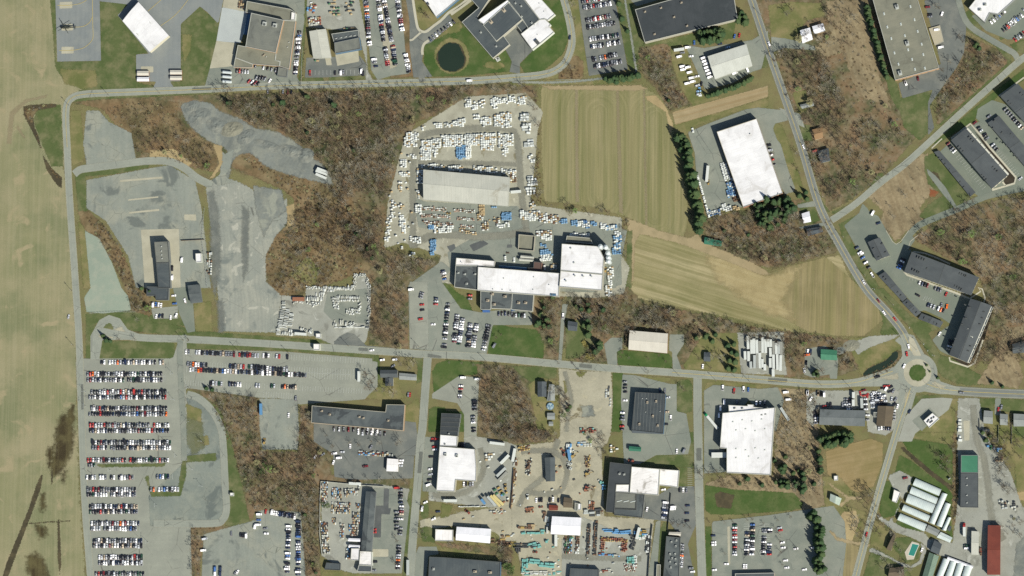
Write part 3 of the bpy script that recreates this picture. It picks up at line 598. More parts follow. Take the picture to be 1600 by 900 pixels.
SH('farm_drive','A8','90,690 120,680 330,790 420,820 480,780 510,690 480,640 520,660 540,700 500,800 440,835 360,830 240,760 90,710',M_gravel2)
SH('dirt_track','T33','370,310 500,400 590,405 590,420 510,425 460,470 440,455 490,415 380,330',M_track); SH('dirt_track','T33','390,610 440,660 570,690 640,700 635,720 560,710 430,680 380,620',M_track)
SH('drive','P','1513,622 1528,622 1530,660 1512,655',M_gravel2); SH('drive','P','1555,622 1564,622 1564,650 1554,648',M_lotm)
SH('tyre_mound_ground','P','1588,850 1600,838 1640,840 1640,930 1580,930',M_slag)
SH('mulch_bed','A4','670,420 800,560 930,700 970,760 960,800 890,810 900,740 790,580',M_mulch)
SH('mulch_bed','A5','880,440 960,460 1040,480 960,740 860,870 750,810 880,840 1010,480',M_mulch)
SH('mulch_bed','T31','1030,240 1020,170 1060,180 1090,260',M_ditch)
SH('asphalt_path','T31','990,150 1050,200 1110,270 1180,390 1165,400 1090,310 1000,190',M_lotm)
# ---- water and ditches
b=NB('pond_water'); co=b.coords()
MATS['pond']=b.finish(b.mix(b.noise(co,0.05,3),C(40,54,44),C(50,64,52)),0.35,0.3,bump=(b.noise(co,0.8,3),0.1,0.05))
MATS['pond']['soft']=0.6
M_pool=plain('pool_water',C(66,150,138),0.2,0.4,var=0.1)
SH('muddy_margin','A2','275,590 300,530 360,465 430,440 510,455 550,500 575,570 590,620 570,690 500,740 430,750 340,715 290,650',M_ditch,smooth=True)
SH('pond_water','A2','308,592 318,540 362,488 408,458 446,462 496,470 520,512 532,548 552,582 560,622 545,680 500,712 470,732 424,728 380,722 345,700 322,655',MATS['pond'],smooth=True)
SH('ditch_bank','T32','590,555 620,500 740,450 800,390 840,400 830,440 740,520 640,560',M_brush,smooth=True)
SH('ditch_water','T32','602,545 640,505 740,460 790,408 806,412 790,450 720,500 640,535',MATS['pond'],smooth=True)
SH('ditch','T33','825,100 850,95 960,190 1060,270 1150,340 1150,370 1040,290 930,200',M_ditch)
SH('ditch','T00','145,665 190,655 350,648 355,668 230,690 208,730 215,790 245,860 262,960 330,1060 388,1110 386,1180 350,1150 290,1060 255,930 215,850 150,720',M_ditch); SH('bracken','T00','155,680 250,670 205,730 205,780 160,720',M_brush)
SH('dirt_mound_ground','T23','1265,390 1300,370 1390,395 1370,480 1280,470',M_ditch)
# ---- roads
ROADS={
'west': ([(144,930),(139,870),(133,790),(129,700),(126,600),(123,520),(119,460),(115,400),(110,330),(107,280),(105,230),(103,190),(104.5,164),(114,152),(130,147.5),(160,145.5),(240,142.5),(330,139),(400,135.5),(470,133),(560,131),(640,129),(740,126),(805,121),(845,117),(868,110),(884,96),(893,72),(893,52),(888,25),(880,-5),(872,-35)],7.6,M_road),
'middle': ([(150,516),(215,527),(290,530),(400,536),(487,541.5),(560,546.5),(660,553),(725,556),(800,562),(875,569),(960,576),(1050,582),(1140,589),(1200,594),(1275,600),(1330,598.5),(1365,590),(1395,580)],7.6,M_road),
'mid_south': ([(669,550),(666,590),(663,630),(660,670),(657,690),(653,750),(647,820),(641,900),(638,940)],8.4,M_road),
'east_south': ([(1090,590),(1090,640),(1091,690),(1093,790),(1097,900),(1098,940)],8.6,M_road),
'highway': ([(1164,-30),(1178,10),(1201,80),(1226,152),(1250,222),(1275,307),(1291,345),(1306,372),(1350,447),(1387,489),(1410,518),(1424,548)],8.2,M_road2),
'east': ([(1448,600),(1470,607),(1500,611),(1550,614),(1600,616),(1660,618)],9.0,M_road2),
'south': ([(1423,606),(1412,640),(1401,675),(1380,745),(1360,815),(1340,890),(1328,935)],7.4,M_road),
'diagonal': ([(1299,344),(1312,336),(1340,316),(1375,286),(1412,258),(1450,224),(1500,178),(1557,127),(1600,90),(1660,50)],6.8,M_road),
'diagonal_north': ([(1592,96),(1585,84),(1574,77),(1548,62),(1522,46),(1509,32),(1501,12),(1494,-15)],6.0,M_lotm),
'flats': ([(1412,378),(1430,357),(1446,347),(1500,325),(1535,309),(1570,300),(1640,286)],6.4,M_lotg),
'gravel_drive': ([(116,272),(126,265),(145,262),(185,257),(225,252),(262,252),(287,262),(308,278),(332,290)],8.0,M_road),
'school_road': ([(634,-30),(641,10),(649,60),(655,105),(661,128)],6.4,M_lotd),
'bike_path': ([(800,128),(850,129),(900,127),(945,122)],2.4,M_old),'bike_path_b': ([(975,-10),(985,50),(991,90),(994,112),(990,120)],2.2,M_old),
'lot_lane': ([(282,530),(281,560),(284,620),(287,680),(288,720)],6.0,M_lotm),
'lot_loop': ([(292,616),(310,622),(330,640),(345,668),(349,700),(352,760),(354,795),(348,812),(330,818),(240,818)],7.5,M_road),
}
WP={}
for k,(pts,w,m) in ROADS.items():
 WP[k]=wpath(pts)
 ribbon('path' if 'bike' in k else ('lane' if k.startswith('lot') or k in ('gravel_drive',) else 'road'),WP[k],w,m)
YARD_LANES=[('B1','160,860 150,760 150,600 148,480 170,330 200,275 280,252 420,238 560,232 650,240 690,280 705,400 715,560 735,720 740,830',7),('B1','175,408 330,415 520,418 690,425',5),('B1','130,845 280,790 480,800 640,790 760,770',8),('B6','1010,330 960,480 880,640 760,740 700,860',6),('B6','720,430 850,420 1000,440 1080,560 1040,720 900,760 760,740',6),('A6','440,760 620,770 800,775 1000,780',6),('T22','330,520 350,600 370,700 350,800 340,900',5),('B7','195,40 200,120 215,220 250,320 270,450 280,560 300,640 350,720',7),('B6','30,770 200,765 330,720 420,600 420,480 400,400',6)]
for k,s,wd in YARD_LANES:
 ribbon('yard_lane',wpath(V(k,s)),wd,M_lane)
for s in ('668,552 690,556 690,561 668,558','560,543 575,544 575,549 560,548','905,568 925,570 925,576 905,574','1200,590 1230,592 1230,598 1200,597','655,705 661,706 658,740 652,739','1088,700 1096,700 1096,720 1088,720','126,600 130,600 131,640 127,640','300,137 330,136 330,141 300,142'): SH('asphalt_patch','P',s,M_rpatch)
# roundabout
rc=G(1433.7,582.5)
def disc_px(name,r,mat,n=40,z=None):
 return sheet(name,[((rc[0]+r*math.cos(2*math.pi*k/n)),(rc[1]+r*math.sin(2*math.pi*k/n))) for k in range(n)],mat,z=z)
_G=G
def world_sheet(name,W,mat,**k):
 global G
 G=lambda x,y,z=0.0: (x,y)
 try: return sheet(name,W,mat,**k)
 finally: G=_G
def wdisc(name,c,r,mat,n=40): return world_sheet(name,[(c[0]+r*math.cos(2*math.pi*k/n),c[1]+r*math.sin(2*math.pi*k/n)) for k in range(n)],mat,step=0.8)
SH('road_flare','P','1398,532 1412,520 1428,524 1448,560 1470,596 1500,606 1500,616 1470,616 1445,612 1432,612 1424,640 1400,660 1405,612 1380,604 1330,604 1330,594 1370,585 1398,572 1410,556 1408,540',M_road)
wdisc('roundabout_road',rc,19.5,M_road); wdisc('truck_apron',rc,13.6,M_conc); wdisc('roundabout_island',rc,8.2,M_lawn2)
SH('traffic_island','P','1420,524 1428,530 1440,556 1428,556 1421,545',M_conc); SH('traffic_island','P','1372,590 1403,583 1404,592 1390,594',M_dirt); SH('traffic_island','P','1455,600 1460,596 1478,604 1468,608',M_dirt); SH('traffic_island','P','1414,618 1420,610 1423,614 1413,640',M_dirt)
# ---- sidewalks: real raised slabs
def walk(key,s,width=1.6,h=0.14,mat=None,smooth=False,name='sidewalk'):
 w=[G(*p) for p in V(key,s)]
 if smooth: w=smooth_poly(w,6,closed=False)
 L=offset_path(w,width/2); Rr=offset_path(w,-width/2); mb=MB(); zt=0.1+h
 for i in range(len(w)-1):
  a,b_,c,d=Rr[i],Rr[i+1],L[i+1],L[i]
  mb.add([(*a,zt),(*b_,zt),(*c,zt),(*d,zt),(*a,0),(*b_,0),(*c,0),(*d,0)],[(0,1,2,3),(4,5,1,0),(6,7,3,2)])
 o=mb.obj(name,mat or M_walk); o['kind']='structure'
walk('A2','30,-40 50,100 75,250 95,305 135,330 180,325 250,270 330,210 410,130 520,60 640,-40',2.6,smooth=True)
walk('A2','0,420 30,415 120,335',2.0); walk('A2','135,570 132,520 150,460 200,420',2.6,smooth=True); walk('A2','430,150 640,0',3.0)
walk('A4','410,565 480,500',1.2); walk('A4','540,500 670,400 740,480 800,560 880,650 940,720 975,760 965,800 815,845',1.8); walk('A4','885,790 905,815',1.6); walk('A4','860,215 1030,90',1.5)
walk('A5','520,135 600,148 680,180 755,215',1.5); walk('A5','460,262 480,285 580,320 680,360 780,395 880,435',1.8); walk('A5','880,435 950,390 935,365 960,375 978,430 972,460',1.4); walk('A5','965,700 910,850 868,872 755,835 750,810',1.6)
walk('A5','345,0 385,70 410,88 440,70 490,0',0.5,mat=M_walk,name='kerb'); walk('A5','485,120 500,70 550,30',0.5,name='kerb')
walk('T22','300,0 305,0',0.5)
# ---- painted markings
def dashes(w,off,on=3.0,gap=9.0):
 p=offset_path(w,off); out=[]; acc=0.0; cur=[p[0]]; draw=True
 for a,b in zip(p[:-1],p[1:]):
  L=math.dist(a,b); t=0
  while True:
   need=(on if draw else gap)-acc
   if t+need>L: acc+=L-t; (cur.append(b) if draw else None); break
   t+=need; q=(a[0]+(b[0]-a[0])*t/L,a[1]+(b[1]-a[1])*t/L)
   if draw: cur.append(q); out.append(cur)
   else: cur=[q]
   draw= not draw; acc=0.0
 return [c for c in out if len(c)>1]
ZL=next_z()
yl,wl=[],[]
for k,edge in (('highway',3.4),('east',3.6),('west',None),('middle',None),('south',3.0)):
 w=WP[k]
 if k=='west': w=w[10*8:]
 if k=='middle': w=w[11*8:]
 yl+=[offset_path(w,0.16),offset_path(w,-0.16)]
 if edge: wl+=[offset_path(w,edge),offset_path(w,-edge)]
wl+=[offset_path(WP['middle'][40:],3.5),offset_path(WP['middle'][40:],-3.5),offset_path(WP['diagonal'],3.1),offset_path(WP['diagonal'],-3.1)]
wl+=[offset_path(WP['west'],3.5),offset_path(WP['west'],-3.5)]
lines_mesh('centre_line_marking',yl,0.24,M_yell,ZL); lines_mesh('edge_line_marking',wl,0.24,M_faded,ZL)
tx=[]
for s in ('360,34 400,34 450,32 500,22 535,5 545,-10','460,170 520,165 560,140 578,105','370,316 450,315 520,300 565,265 582,230 580,150 578,0 578,-20','1005,162 1100,90 1175,0 1190,-20','925,70 1000,5 1030,-20'):
 tx.append([G(*p) for p in smooth_poly(V('T00',s),6,closed=False)])
lines_mesh('taxi_line_marking',tx,0.45,M_yell,ZL)
def stalls(p0,p1,n,length=5.0,both=False,w=0.14):
 """parking bay lines between photo pixels p0..p1"""
 a=Vector(G(*p0)); b=Vector(G(*p1)); d=(b-a); t=d.normalized(); nn=Vector((-t.y,t.x)); out=[]
 for k in range(n+1):
  c=a+d*k/n
  out.append([tuple(c-nn*length/2),tuple(c+nn*length/2)])
 if both: out.append([tuple(a),tuple(b)])
 return out
SL=[]
print('levels',LV.max())
def mound(x,y,rx,ry,h,ang,seed):
 from mathutils import noise
 c=G(x,y); n=26; vs=[]; fs=[]
 for i in range(n+1):
  for j in range(n+1):
   u,v=2*i/n-1,2*j/n-1; r=math.hypot(u,v); X,Y=u*rx,v*ry
   z=h*max(0,1-r**2)*.34*(1+.9*noise.noise((X*.22+seed,Y*.22,0)))+.5*noise.noise((X*.6,Y*.6,seed))*max(0,1-r)-.3*(r>.97)
   vs.append((X*math.cos(ang)-Y*math.sin(ang),X*math.sin(ang)+Y*math.cos(ang),z))
 fs=[(i*(n+1)+j,(i+1)*(n+1)+j,(i+1)*(n+1)+j+1,i*(n+1)+j+1) for i in range(n) for j in range(n)]
 o=MB().add(vs,fs).obj('gravel_mound',M_heap if seed%2 else M_heap2); o.location=(*c,.08); o['kind']='structure'
M_heap=gm('gravel_heap',C(140,143,139),C(122,125,122),C(160,158,148),fine_amp=0.22,soft=0); M_heap2=gm('pale_heap',C(152,148,132),C(136,135,126),C(166,160,142),fine_amp=0.22,soft=0)
for a in ((312,182,13,9,2.4,.3,1),(338,196,12,8,2.2,-.4,3),(362,202,13,8,2.6,.2,2),(385,214,11,7,2.0,.6,1),(420,228,18,5,1.6,-.35,3),(455,236,14,6,2.2,-.3,5),(478,243,9,8,3.2,.1,1),(300,168,10,7,1.6,.5,5),(868,610,8,5,1.4,.3,2),(1330,540,9,6,1.2,.2,4),(1312,548,7,4,1.2,.2,3)): mound(*a)
# ================================================================== BUILDINGS
W_=lambda n,c,**k: plain(n,c,**k)
m_conw=W_('painted_block_wall',C(196,188,172),rough=0.85,var=0.08)
m_brick=W_('red_brick_wall',C(172,118,92),rough=0.9,var=0.14,scale=2)
m_tanbrick=W_('tan_brick_wall',C(196,160,128),rough=0.9,var=0.12,scale=2)
m_metalw=W_('ribbed_metal_wall',C(200,198,190),rough=0.5,var=0.06)
m_greyw=W_('grey_wall',C(140,142,142),rough=0.8,var=0.08)
m_bluew=W_('blue_metal_wall',C(92,126,158),rough=0.6,var=0.06)
m_cream=W_('cream_siding',C(226,216,196),rough=0.7,var=0.05)
m_whitew=W_('white_siding',C(238,236,228),rough=0.7,var=0.05)
m_trim=W_('white_trim',C(244,240,230),rough=0.6,var=0.05)
m_coping=W_('metal_coping',C(206,204,196),rough=0.5,var=0.06)
m_copdark=W_('dark_coping',C(92,94,94),rough=0.6,var=0.08)
m_unit=W_('galvanised_unit',C(206,206,202),rough=0.5,var=0.1)
m_unitb=W_('beige_unit',C(206,188,166),rough=0.6,var=0.1)
m_fan=W_('fan_grille',C(96,98,98),rough=0.6,var=0.1)
m_glass=plain('window_glass',(0.03,0.04,0.05,1),0.25,0.5,var=0.05)
m_skyl=plain('skylight_panel',C(214,218,216),0.4,0.4,var=0.05)
m_door=plain('dock_door_panel',C(214,212,204),0.6,0.3,var=0.05)
DK=C(96,102,105); DK2=C(84,91,96)
r_white=roof_mat('white_membrane_roof',(.53,.53,.51,1),(.47,.47,.455,1),seam=[('u',6.1,0.12,(.36,.36,.35,1),0.7),('v',15,0.15,(.40,.40,.39,1),0.5)],dirt=(0.06,0.55,0.14,(.33,.32,.29,1),0.6),rough=0.6)
r_white2=roof_mat('soiled_white_roof',(.56,.55,.52,1),(.48,.47,.44,1),seam=[('u',3,0.15,C(196,192,182),0.5)],dirt=(0.06,0.56,0.1,C(150,140,126),0.7),rough=0.7)
r_wmetal=roof_mat('white_ribbed_metal_roof',(.58,.58,.58,1),(.52,.53,.53,1),seam=[('u',1.2,0.28,(.40,.41,.42,1),0.5)],rough=0.45)
r_gmetal=roof_mat('grey_ribbed_metal_roof',C(220,216,205),C(210,207,197),seam=[('u',1.6,0.30,C(190,187,178),0.5),('u',19,0.5,C(192,188,176),0.5)],dirt=(0.05,0.58,0.12,C(170,160,140),0.5),rough=0.6)
r_lmetal=roof_mat('pale_ribbed_metal_roof',C(232,230,222),C(222,220,212),seam=[('u',1.4,.3,C(204,202,194),.5)],dirt=(.05,.56,.12,C(196,190,176),.5))
r_dark=roof_mat('black_membrane_roof',DK,DK2,seam=[('u',3.0,0.12,C(66,72,76),0.7),('v',12,0.10,C(104,108,110),0.5)],dirt=(0.09,0.62,0.1,C(116,118,116),0.5),rough=0.7)
r_dark2=roof_mat('charcoal_patched_roof',C(108,113,114),C(90,96,99),seam=[('u',3.0,0.12,C(116,118,116),0.4)],dirt=(0.05,0.54,0.05,C(66,70,74),0.7),rough=0.75)
r_black=roof_mat('smooth_black_roof',C(76,80,84),C(67,72,76),seam=[('v',3.2,0.12,C(80,84,88),0.5)],dirt=(0.04,0.6,0.1,C(84,88,92),0.5),rough=0.7)
r_tar=roof_mat('tan_gravel_roof',C(152,148,132),C(140,138,124),seam=[('v',22,0.1,C(120,116,104),0.5)],dirt=(0.06,0.58,0.1,C(116,112,100),0.55),rough=0.9)
r_tar2=roof_mat('grey_gravel_roof',C(138,138,130),C(124,125,120),dirt=(0.07,0.57,0.1,C(104,104,98),0.55),rough=0.9)
r_shing=roof_mat('charcoal_shingle_roof',C(100,104,107),C(90,94,98),seam=[('v',1.2,0.16,C(64,67,72),0.45)],rough=0.9)
r_shing2=roof_mat('slate_shingle_roof',C(98,104,110),C(88,94,100),seam=[('v',0.9,0.2,C(74,78,84),0.45)],rough=0.9)
r_brown=roof_mat('brown_shingle_roof',C(120,106,88),C(108,96,82),seam=[('v',0.9,0.2,C(92,82,70),0.4)],rough=0.9)
r_tan=roof_mat('tan_shingle_roof',C(176,140,104),C(164,130,96),seam=[('v',0.9,0.2,C(146,114,84),0.4)],rough=0.9)
r_grey=roof_mat('light_grey_shingle_roof',C(168,170,168),C(156,158,158),seam=[('v',0.9,0.2,C(136,138,138),0.4)],rough=0.9)
r_green=roof_mat('green_metal_roof',C(86,148,118),C(78,138,110),seam=[('u',0.9,0.2,C(66,118,94),0.5)],rough=0.5)
r_teal=roof_mat('teal_metal_roof',C(70,132,108),C(62,122,100),seam=[('u',0.9,0.2,C(52,104,84),0.5)],rough=0.5)
r_red=roof_mat('red_metal_roof',C(142,72,58),C(130,66,54),seam=[('u',0.9,0.16,C(108,54,46),0.5)],dirt=(0.06,0.58,0.12,C(156,92,76),0.4),rough=0.55)
r_pink=roof_mat('cream_metal_roof',C(242,232,220),C(234,224,212),seam=[('u',1.2,0.3,C(214,202,190),0.6)],rough=0.5)
r_blue=roof_mat('blue_metal_roof',C(104,138,170),C(96,130,162),seam=[('u',1.0,0.2,C(82,112,142),0.5)],rough=0.5)
r_poly=roof_mat('greenhouse_film',C(238,244,242),C(220,230,230),seam=[('u',1.8,0.22,C(176,190,194),0.6),('v',4.0,0.2,C(240,244,244),0.5)],dirt=(0.05,0.56,0.14,C(188,200,204),0.5),rough=0.35,spec=0.5)
r_glassg=roof_mat('greenhouse_glass',C(120,142,122),C(110,132,114),seam=[('u',1.4,0.2,C(168,182,170),0.7),('v',2.0,0.12,C(156,170,158),0.6)],rough=0.3,spec=0.5)
r_solar=roof_mat('dark_panel_roof',C(82,88,92),C(74,80,84),seam=[('v',3.2,0.10,C(206,204,194),0.6)],rough=0.6)
def ccw(P):
 a=sum(P[i][0]*P[(i+1)%len(P)][1]-P[(i+1)%len(P)][0]*P[i][1] for i in range(len(P)))
 return P if a>0 else P[::-1]
class Bld:
 """one building: an Empty at its base; local x runs along its first wall"""
 def __init__(s,name,label,cat,ref,h,group=None):
  w=[G(px,py,h) for px,py in ref]
  c=(sum(p[0] for p in w)/len(w),sum(p[1] for p in w)/len(w))
  L=[(math.dist(w[i],w[(i+1)%len(w)]),i) for i in range(len(w))]
  i=max(L)[1]; a,b=w[i],w[(i+1)%len(w)]
  s.rz=math.atan2(b[1]-a[1],b[0]-a[0]); s.c=c
  if s.rz>math.pi/2: s.rz-=math.pi
  if s.rz<=-math.pi/2: s.rz+=math.pi
  s.root=empty(name,(c[0],c[1],0),s.rz,label,cat,group)
  s.cs,s.sn=math.cos(s.rz),math.sin(s.rz)
 def loc(s,p):
  x,y=p[0]-s.c[0],p[1]-s.c[1]
  return (x*s.cs+y*s.sn,-x*s.sn+y*s.cs)
 def px(s,pts,h): return [s.loc(G(x,y,h)) for x,y in pts]
 def flat(s,pts,h,wall,roof,coping=None,par=0.45,z0=-0.2):
  P=ccw(s.px(pts,h)); n=len(P)
  mb=MB()
  for i in range(n):
   a,b=P[i],P[(i+1)%n]
   mb.add([(*a,z0),(*b,z0),(*b,h+par),(*a,h+par)],[(0,1,2,3)])
  mb.obj('wall',wall,s.root)
  # parapet ring: coping on top, inner face down to the roof
  Q=inset(P,0.4); mb=MB()
  for i in range(n):
   j=(i+1)%n; zt=h+par+0.06
   o1,o2=inset(P,-0.06)[i],inset(P,-0.06)[j]
   mb.add([(*o1,zt),(*o2,zt),(*Q[j],zt),(*Q[i],zt),(*Q[i],h-0.1),(*Q[j],h-0.1),(*o1,zt-0.2),(*o2,zt-0.2)],[(0,1,2,3),(3,2,5,4),(6,7,1,0)])
  mb.obj('parapet',coping or m_coping,s.root)
  mb=MB(); mb.add([(*q,h) for q in inset(P,0.2)],[tuple(range(n))],0,[[q for q in inset(P,0.2)]])
  mb.obj('roof',roof,s.root)
  return P
 def gable(s,pts,h,rise,wall,roof,over=0.4,trim=None,z0=-0.2):
  """pts: four roof corners a,b,c,d at eave height; ridge parallel to a->b"""
  P=s.px(pts,h)
  if sum(P[i][0]*P[(i+1)%4][1]-P[(i+1)%4][0]*P[i][1] for i in range(4))<0: P=[P[1],P[0],P[3],P[2]]
  a,b,c,d=[Vector(p) for p in P]
  u=(b-a).normalized(); v=Vector((-u.y,u.x)); L=(b-a).length; Wd=((d-a).dot(v))
  I=[a+u*over+v*over,b-u*over+v*over,c-u*over-v*over,d+u*over-v*over]
  m1=(a+d)/2; m2=(b+c)/2; e1=m1+u*over; e2=m2-u*over
  zr=h+rise; k=over/max(Wd/2,0.1)*rise
  mb=MB()
  for p,q in ((I[0],I[1]),(I[2],I[3])): mb.add([(*p,z0),(*q,z0),(*q,h+k-0.05),(*p,h+k-0.05)],[(0,1,2,3)])
  mb.add([(*I[1],z0),(*I[2],z0),(*I[2],h+k-0.05),(*e2,zr-0.05),(*I[1],h+k-0.05)],[(0,1,2,3,4)])
  mb.add([(*I[3],z0),(*I[0],z0),(*I[0],h+k-0.05),(*e1,zr-0.05),(*I[3],h+k-0.05)],[(0,1,2,3,4)])
  mb.obj('wall',wall,s.root)
  mb=MB(); t=0.22
  for p,q,r1,r2,sg in ((a,b,m2,m1,1),(c,d,m1,m2,1)):
   vs=[(*p,h),(*q,h),(*r1,zr),(*r2,zr),(*p,h-t),(*q,h-t),(*r1,zr-t),(*r2,zr-t)]
   l=(q-p).length; sl=math.hypot(Wd/2,rise)
   mb.add(vs,[(0,1,2,3),(4,5,1,0),(5,6,2,1),(7,4,0,3),(7,6,5,4)],0,[[(0,0),(l,0),(l,sl),(0,sl)],None,None,None,None])
  mb.obj('roof',roof,s.root)
  mb=MB(); mb.box(0,L+0.1,-0.22,0.22,zr-0.02,zr+0.09,M=Matrix.Translation((m1.x-u.x*.05,m1.y-u.y*.05,0))@Matrix.Rotation(math.atan2(u.y,u.x),4,'Z'))
  mb.obj('ridge_cap',trim or roof,s.root)
  return a,b,c,d
 def barrel(s,pts,h,rise,wall,roof,n=10,over=0.0,z0=-0.2):
  P=s.px(pts,h)
  if sum(P[i][0]*P[(i+1)%4][1]-P[(i+1)%4][0]*P[i][1] for i in range(4))<0: P=[P[1],P[0],P[3],P[2]]
  a,b,c,d=[Vector(p) for p in P]; L=(b-a).length; Wd=(d-a).length
  mb=MB(); ring=[]
  for k in range(n+1):
   t=math.pi*k/n; f=0.5-0.5*math.cos(t); z=h+rise*math.sin(t)
   ring.append(((*(a+(d-a)*f),z),(*(b+(c-b)*f),z),f*Wd*1.3))
  for k in range(n):
   p,q=ring[k],ring[k+1]
   mb.add([p[0],p[1],q[1],q[0]],[(0,1,2,3)],0,[[(0,p[2]),(L,p[2]),(L,q[2]),(0,q[2])]])
  o=mb.obj('roof',roof,s.root)
  for f in o.data.polygons: f.use_smooth=True
  mb=MB()
  for p,q in ((a,b),(c,d)): mb.add([(*p,z0),(*q,z0),(*q,h),(*p,h)],[(0,1,2,3)])
  for e in (0,1):
   vs=[(ring[0][e][0],ring[0][e][1],z0)]+[r[e] for r in ring]+[(ring[-1][e][0],ring[-1][e][1],z0)]
   mb.add(vs,[tuple(range(len(vs)))])
  mb.obj('wall',wall,s.root)
 def unit(s,px,py,h,l=2.4,w=1.8,t=1.3,mat=None,rz=0.0,kind='rooftop_unit',up=0.0):
  x,y=s.loc(G(px,py,h+t))
  mb=MB(); M=Matrix.Translation((x,y,h+up))@Matrix.Rotation(rz,4,'Z')
  if kind=='skylight':
   mb.box(-l/2,l/2,-w/2,w/2,-0.1,0.25,1,M).taper(-l/2+.1,l/2-.1,-w/2+.1,w/2-.1,0.25,0.55,.3,.3,.3,0,M=M)
   return mb.obj('skylight',[m_skyl,m_coping],s.root)
  if kind=='roof_vent':
   mb.cyl(M@Vector((0,0,-0.1)),M@Vector((0,0,t)),l/4,l/4,8).cyl(M@Vector((0,0,t)),M@Vector((0,0,t+0.3)),l/2,l/5,8)
   return mb.obj('roof_vent',[mat or m_unit],s.root)
  mb.box(-l/2,l/2,-w/2,w/2,-0.1,t,0,M).box(-l/2+.12,l/2-.12,-w/2+.12,w/2-.12,t,t+0.06,0,M)
  mb.cyl(M@Vector((-l*.2,0,t)),M@Vector((-l*.2,0,t+.22)),w*.33,w*.33,10,1)
  mb.box(l*.1,l*.42,-w*.3,w*.3,t+.05,t+.3,0,M)
  return mb.obj(kind,[mat or m_unit,m_fan],s.root)
 def units(s,key,pts,h,**k):
  for p in V(key,pts): s.unit(*p,h,**k)
 def windows(s,a,b,z0,z1,n,w=1.5,mat=None,name='window',off=0.05):
  """n windows along the local wall line a->b (outside is to the right)"""
  a=Vector(a); b=Vector(b); d=b-a; u=d.normalized(); nn=Vector((u.y,-u.x)); ang=math.atan2(u.y,u.x)
  for k in range(n):
   p=a+d*((k+0.5)/n)
   M=Matrix.Translation((p.x,p.y,0))@Matrix.Rotation(ang,4,'Z')
   mb=MB(); mb.box(-w/2,w/2,-off-.03,0.1,z0,z1,0,M)
   mb.box(-w/2-.1,w/2+.1,-off,0.1,z0-.1,z0,1,M).box(-w/2-.1,w/2+.1,-off,0.1,z1,z1+.1,1,M)
   mb.obj(name,[mat or m_glass,m_trim],s.root)
def inset(P,d):
 n=len(P); out=[]
 for i in range(n):
  p0,p1,p2=Vector(P[i-1]),Vector(P[i]),Vector(P[(i+1)%n])
  e1=(p1-p0).normalized(); e2=(p2-p1).normalized()
  n1=Vector((-e1.y,e1.x)); n2=Vector((-e2.y,e2.x))
  m=n1+n2; k=m.dot(n1)
  q=p1+m*(d/max(k,0.25)) if k>0.05 else p1+n1*d
  out.append((q.x,q.y))
 return out
def side_windows(B,P,h,rows=1,pitch=4.5,first=1.0,wh=1.2,name='window',mat=None,w=1.5,faces=None):
 """windows on the walls that face the south and east (those the camera sees)"""
 P=ccw([tuple(p) for p in P]); n=len(P)
 for i in range(n):
  a,b=Vector(P[i]),Vector(P[(i+1)%n]); d=b-a
  wx=(d.x*B.cs-d.y*B.sn,d.x*B.sn+d.y*B.cs); nx,ny=wx[1],-wx[0]
  if nx*0.8-ny*0.6<=0.25*d.length or d.length<5: continue
  for r in range(rows):
   z=first+r*2.9
   if z+wh<h: B.windows(a,b,z,z+wh,max(1,int(d.length/pitch)),w,mat,name)
def flat_b(name,label,cat,key,pts,h,wall,roof,coping=None,par=0.45,group=None):
 q=V(key,pts); B=Bld(name,label,cat,q,h,group); B.P=B.flat(q,h,wall,roof,coping,par); return B
def gable_b(name,label,cat,key,pts,h,rise,wall,roof,group=None,trim=None,over=0.4,win=0):
 q=V(key,pts); B=Bld(name,label,cat,q,h,group); B.P=B.gable(q,h,rise,wall,roof,over,trim)
 if win: side_windows(B,inset(ccw([tuple(p) for p in B.P]),over),h,win)
 return B
 # ---- airfield corner
B=gable_b('aircraft_hangar','white roofed hangar standing askew on the airfield apron beside the helicopter pads','hangar','T00','765,130 935,325 1055,222 865,12',7.5,1.2,m_cream,r_white,over=0.2)
B.units('T00','860,215 905,180 940,143',8.1,l=2.4,w=.5,t=.3,kind='skylight')
for i,(s,l) in enumerate((('857,443 930,443 930,472 857,472','upper white storage shed of the western pair south of the hangar'),('857,482 932,482 932,508 857,508','lower white storage shed of the western pair south of the hangar'),
('1063,438 1137,438 1137,465 1063,465','upper pale storage shed of the eastern pair south of the hangar'),('1063,475 1137,475 1137,500 1063,500','lower pale storage shed of the eastern pair south of the hangar'))):
 gable_b('storage_shed',l,'shed','T00',s,2.6,0.7,m_brick,r_pink if i!=1 else r_wmetal,group='sheds on the airfield apron',over=0.1)
B=Bld('armoury_building','sprawling tan roofed building with raised central hall beside white concrete apron','building',V('A1','485,135 820,210 740,550 425,485'),10)
B.flat(V('A1','440,12 890,95 945,130 940,215 820,210 485,135 425,130'),5,m_tanbrick,r_tar)
B.flat(V('A1','820,212 945,220 880,720 780,690 785,640 735,630 742,552'),5,m_tanbrick,r_tar)
B.flat(V('A1','345,470 425,486 742,552 733,628 783,642 778,690 500,668 320,600'),5,m_tanbrick,r_tar)
B.flat(V('A1','318,602 500,670 495,705 300,700'),4,m_tanbrick,r_tar)
B.flat(V('A1','485,135 820,210 740,550 425,485'),10,m_tanbrick,r_tar2)
B.flat(V('A1','445,145 482,140 440,360 405,355'),4.5,m_bluew,r_blue,m_bluew)
B.units('A1','620,245 728,262',10,l=4,w=4,t=2.2); B.units('A1','605,580 620,570',5,l=1.5,w=1.2,t=1,mat=m_unitb); B.units('A1','875,440 862,490 790,350 640,590',5,l=1.2,w=1,t=.7,kind='roof_vent')
flat_b('storage_shed','grey flat roofed shed at the foot of the tan roofed armoury, by parked cars','shed','A1','770,700 865,720 855,805 755,795',3.2,m_greyw,r_tar2,m_greyw)
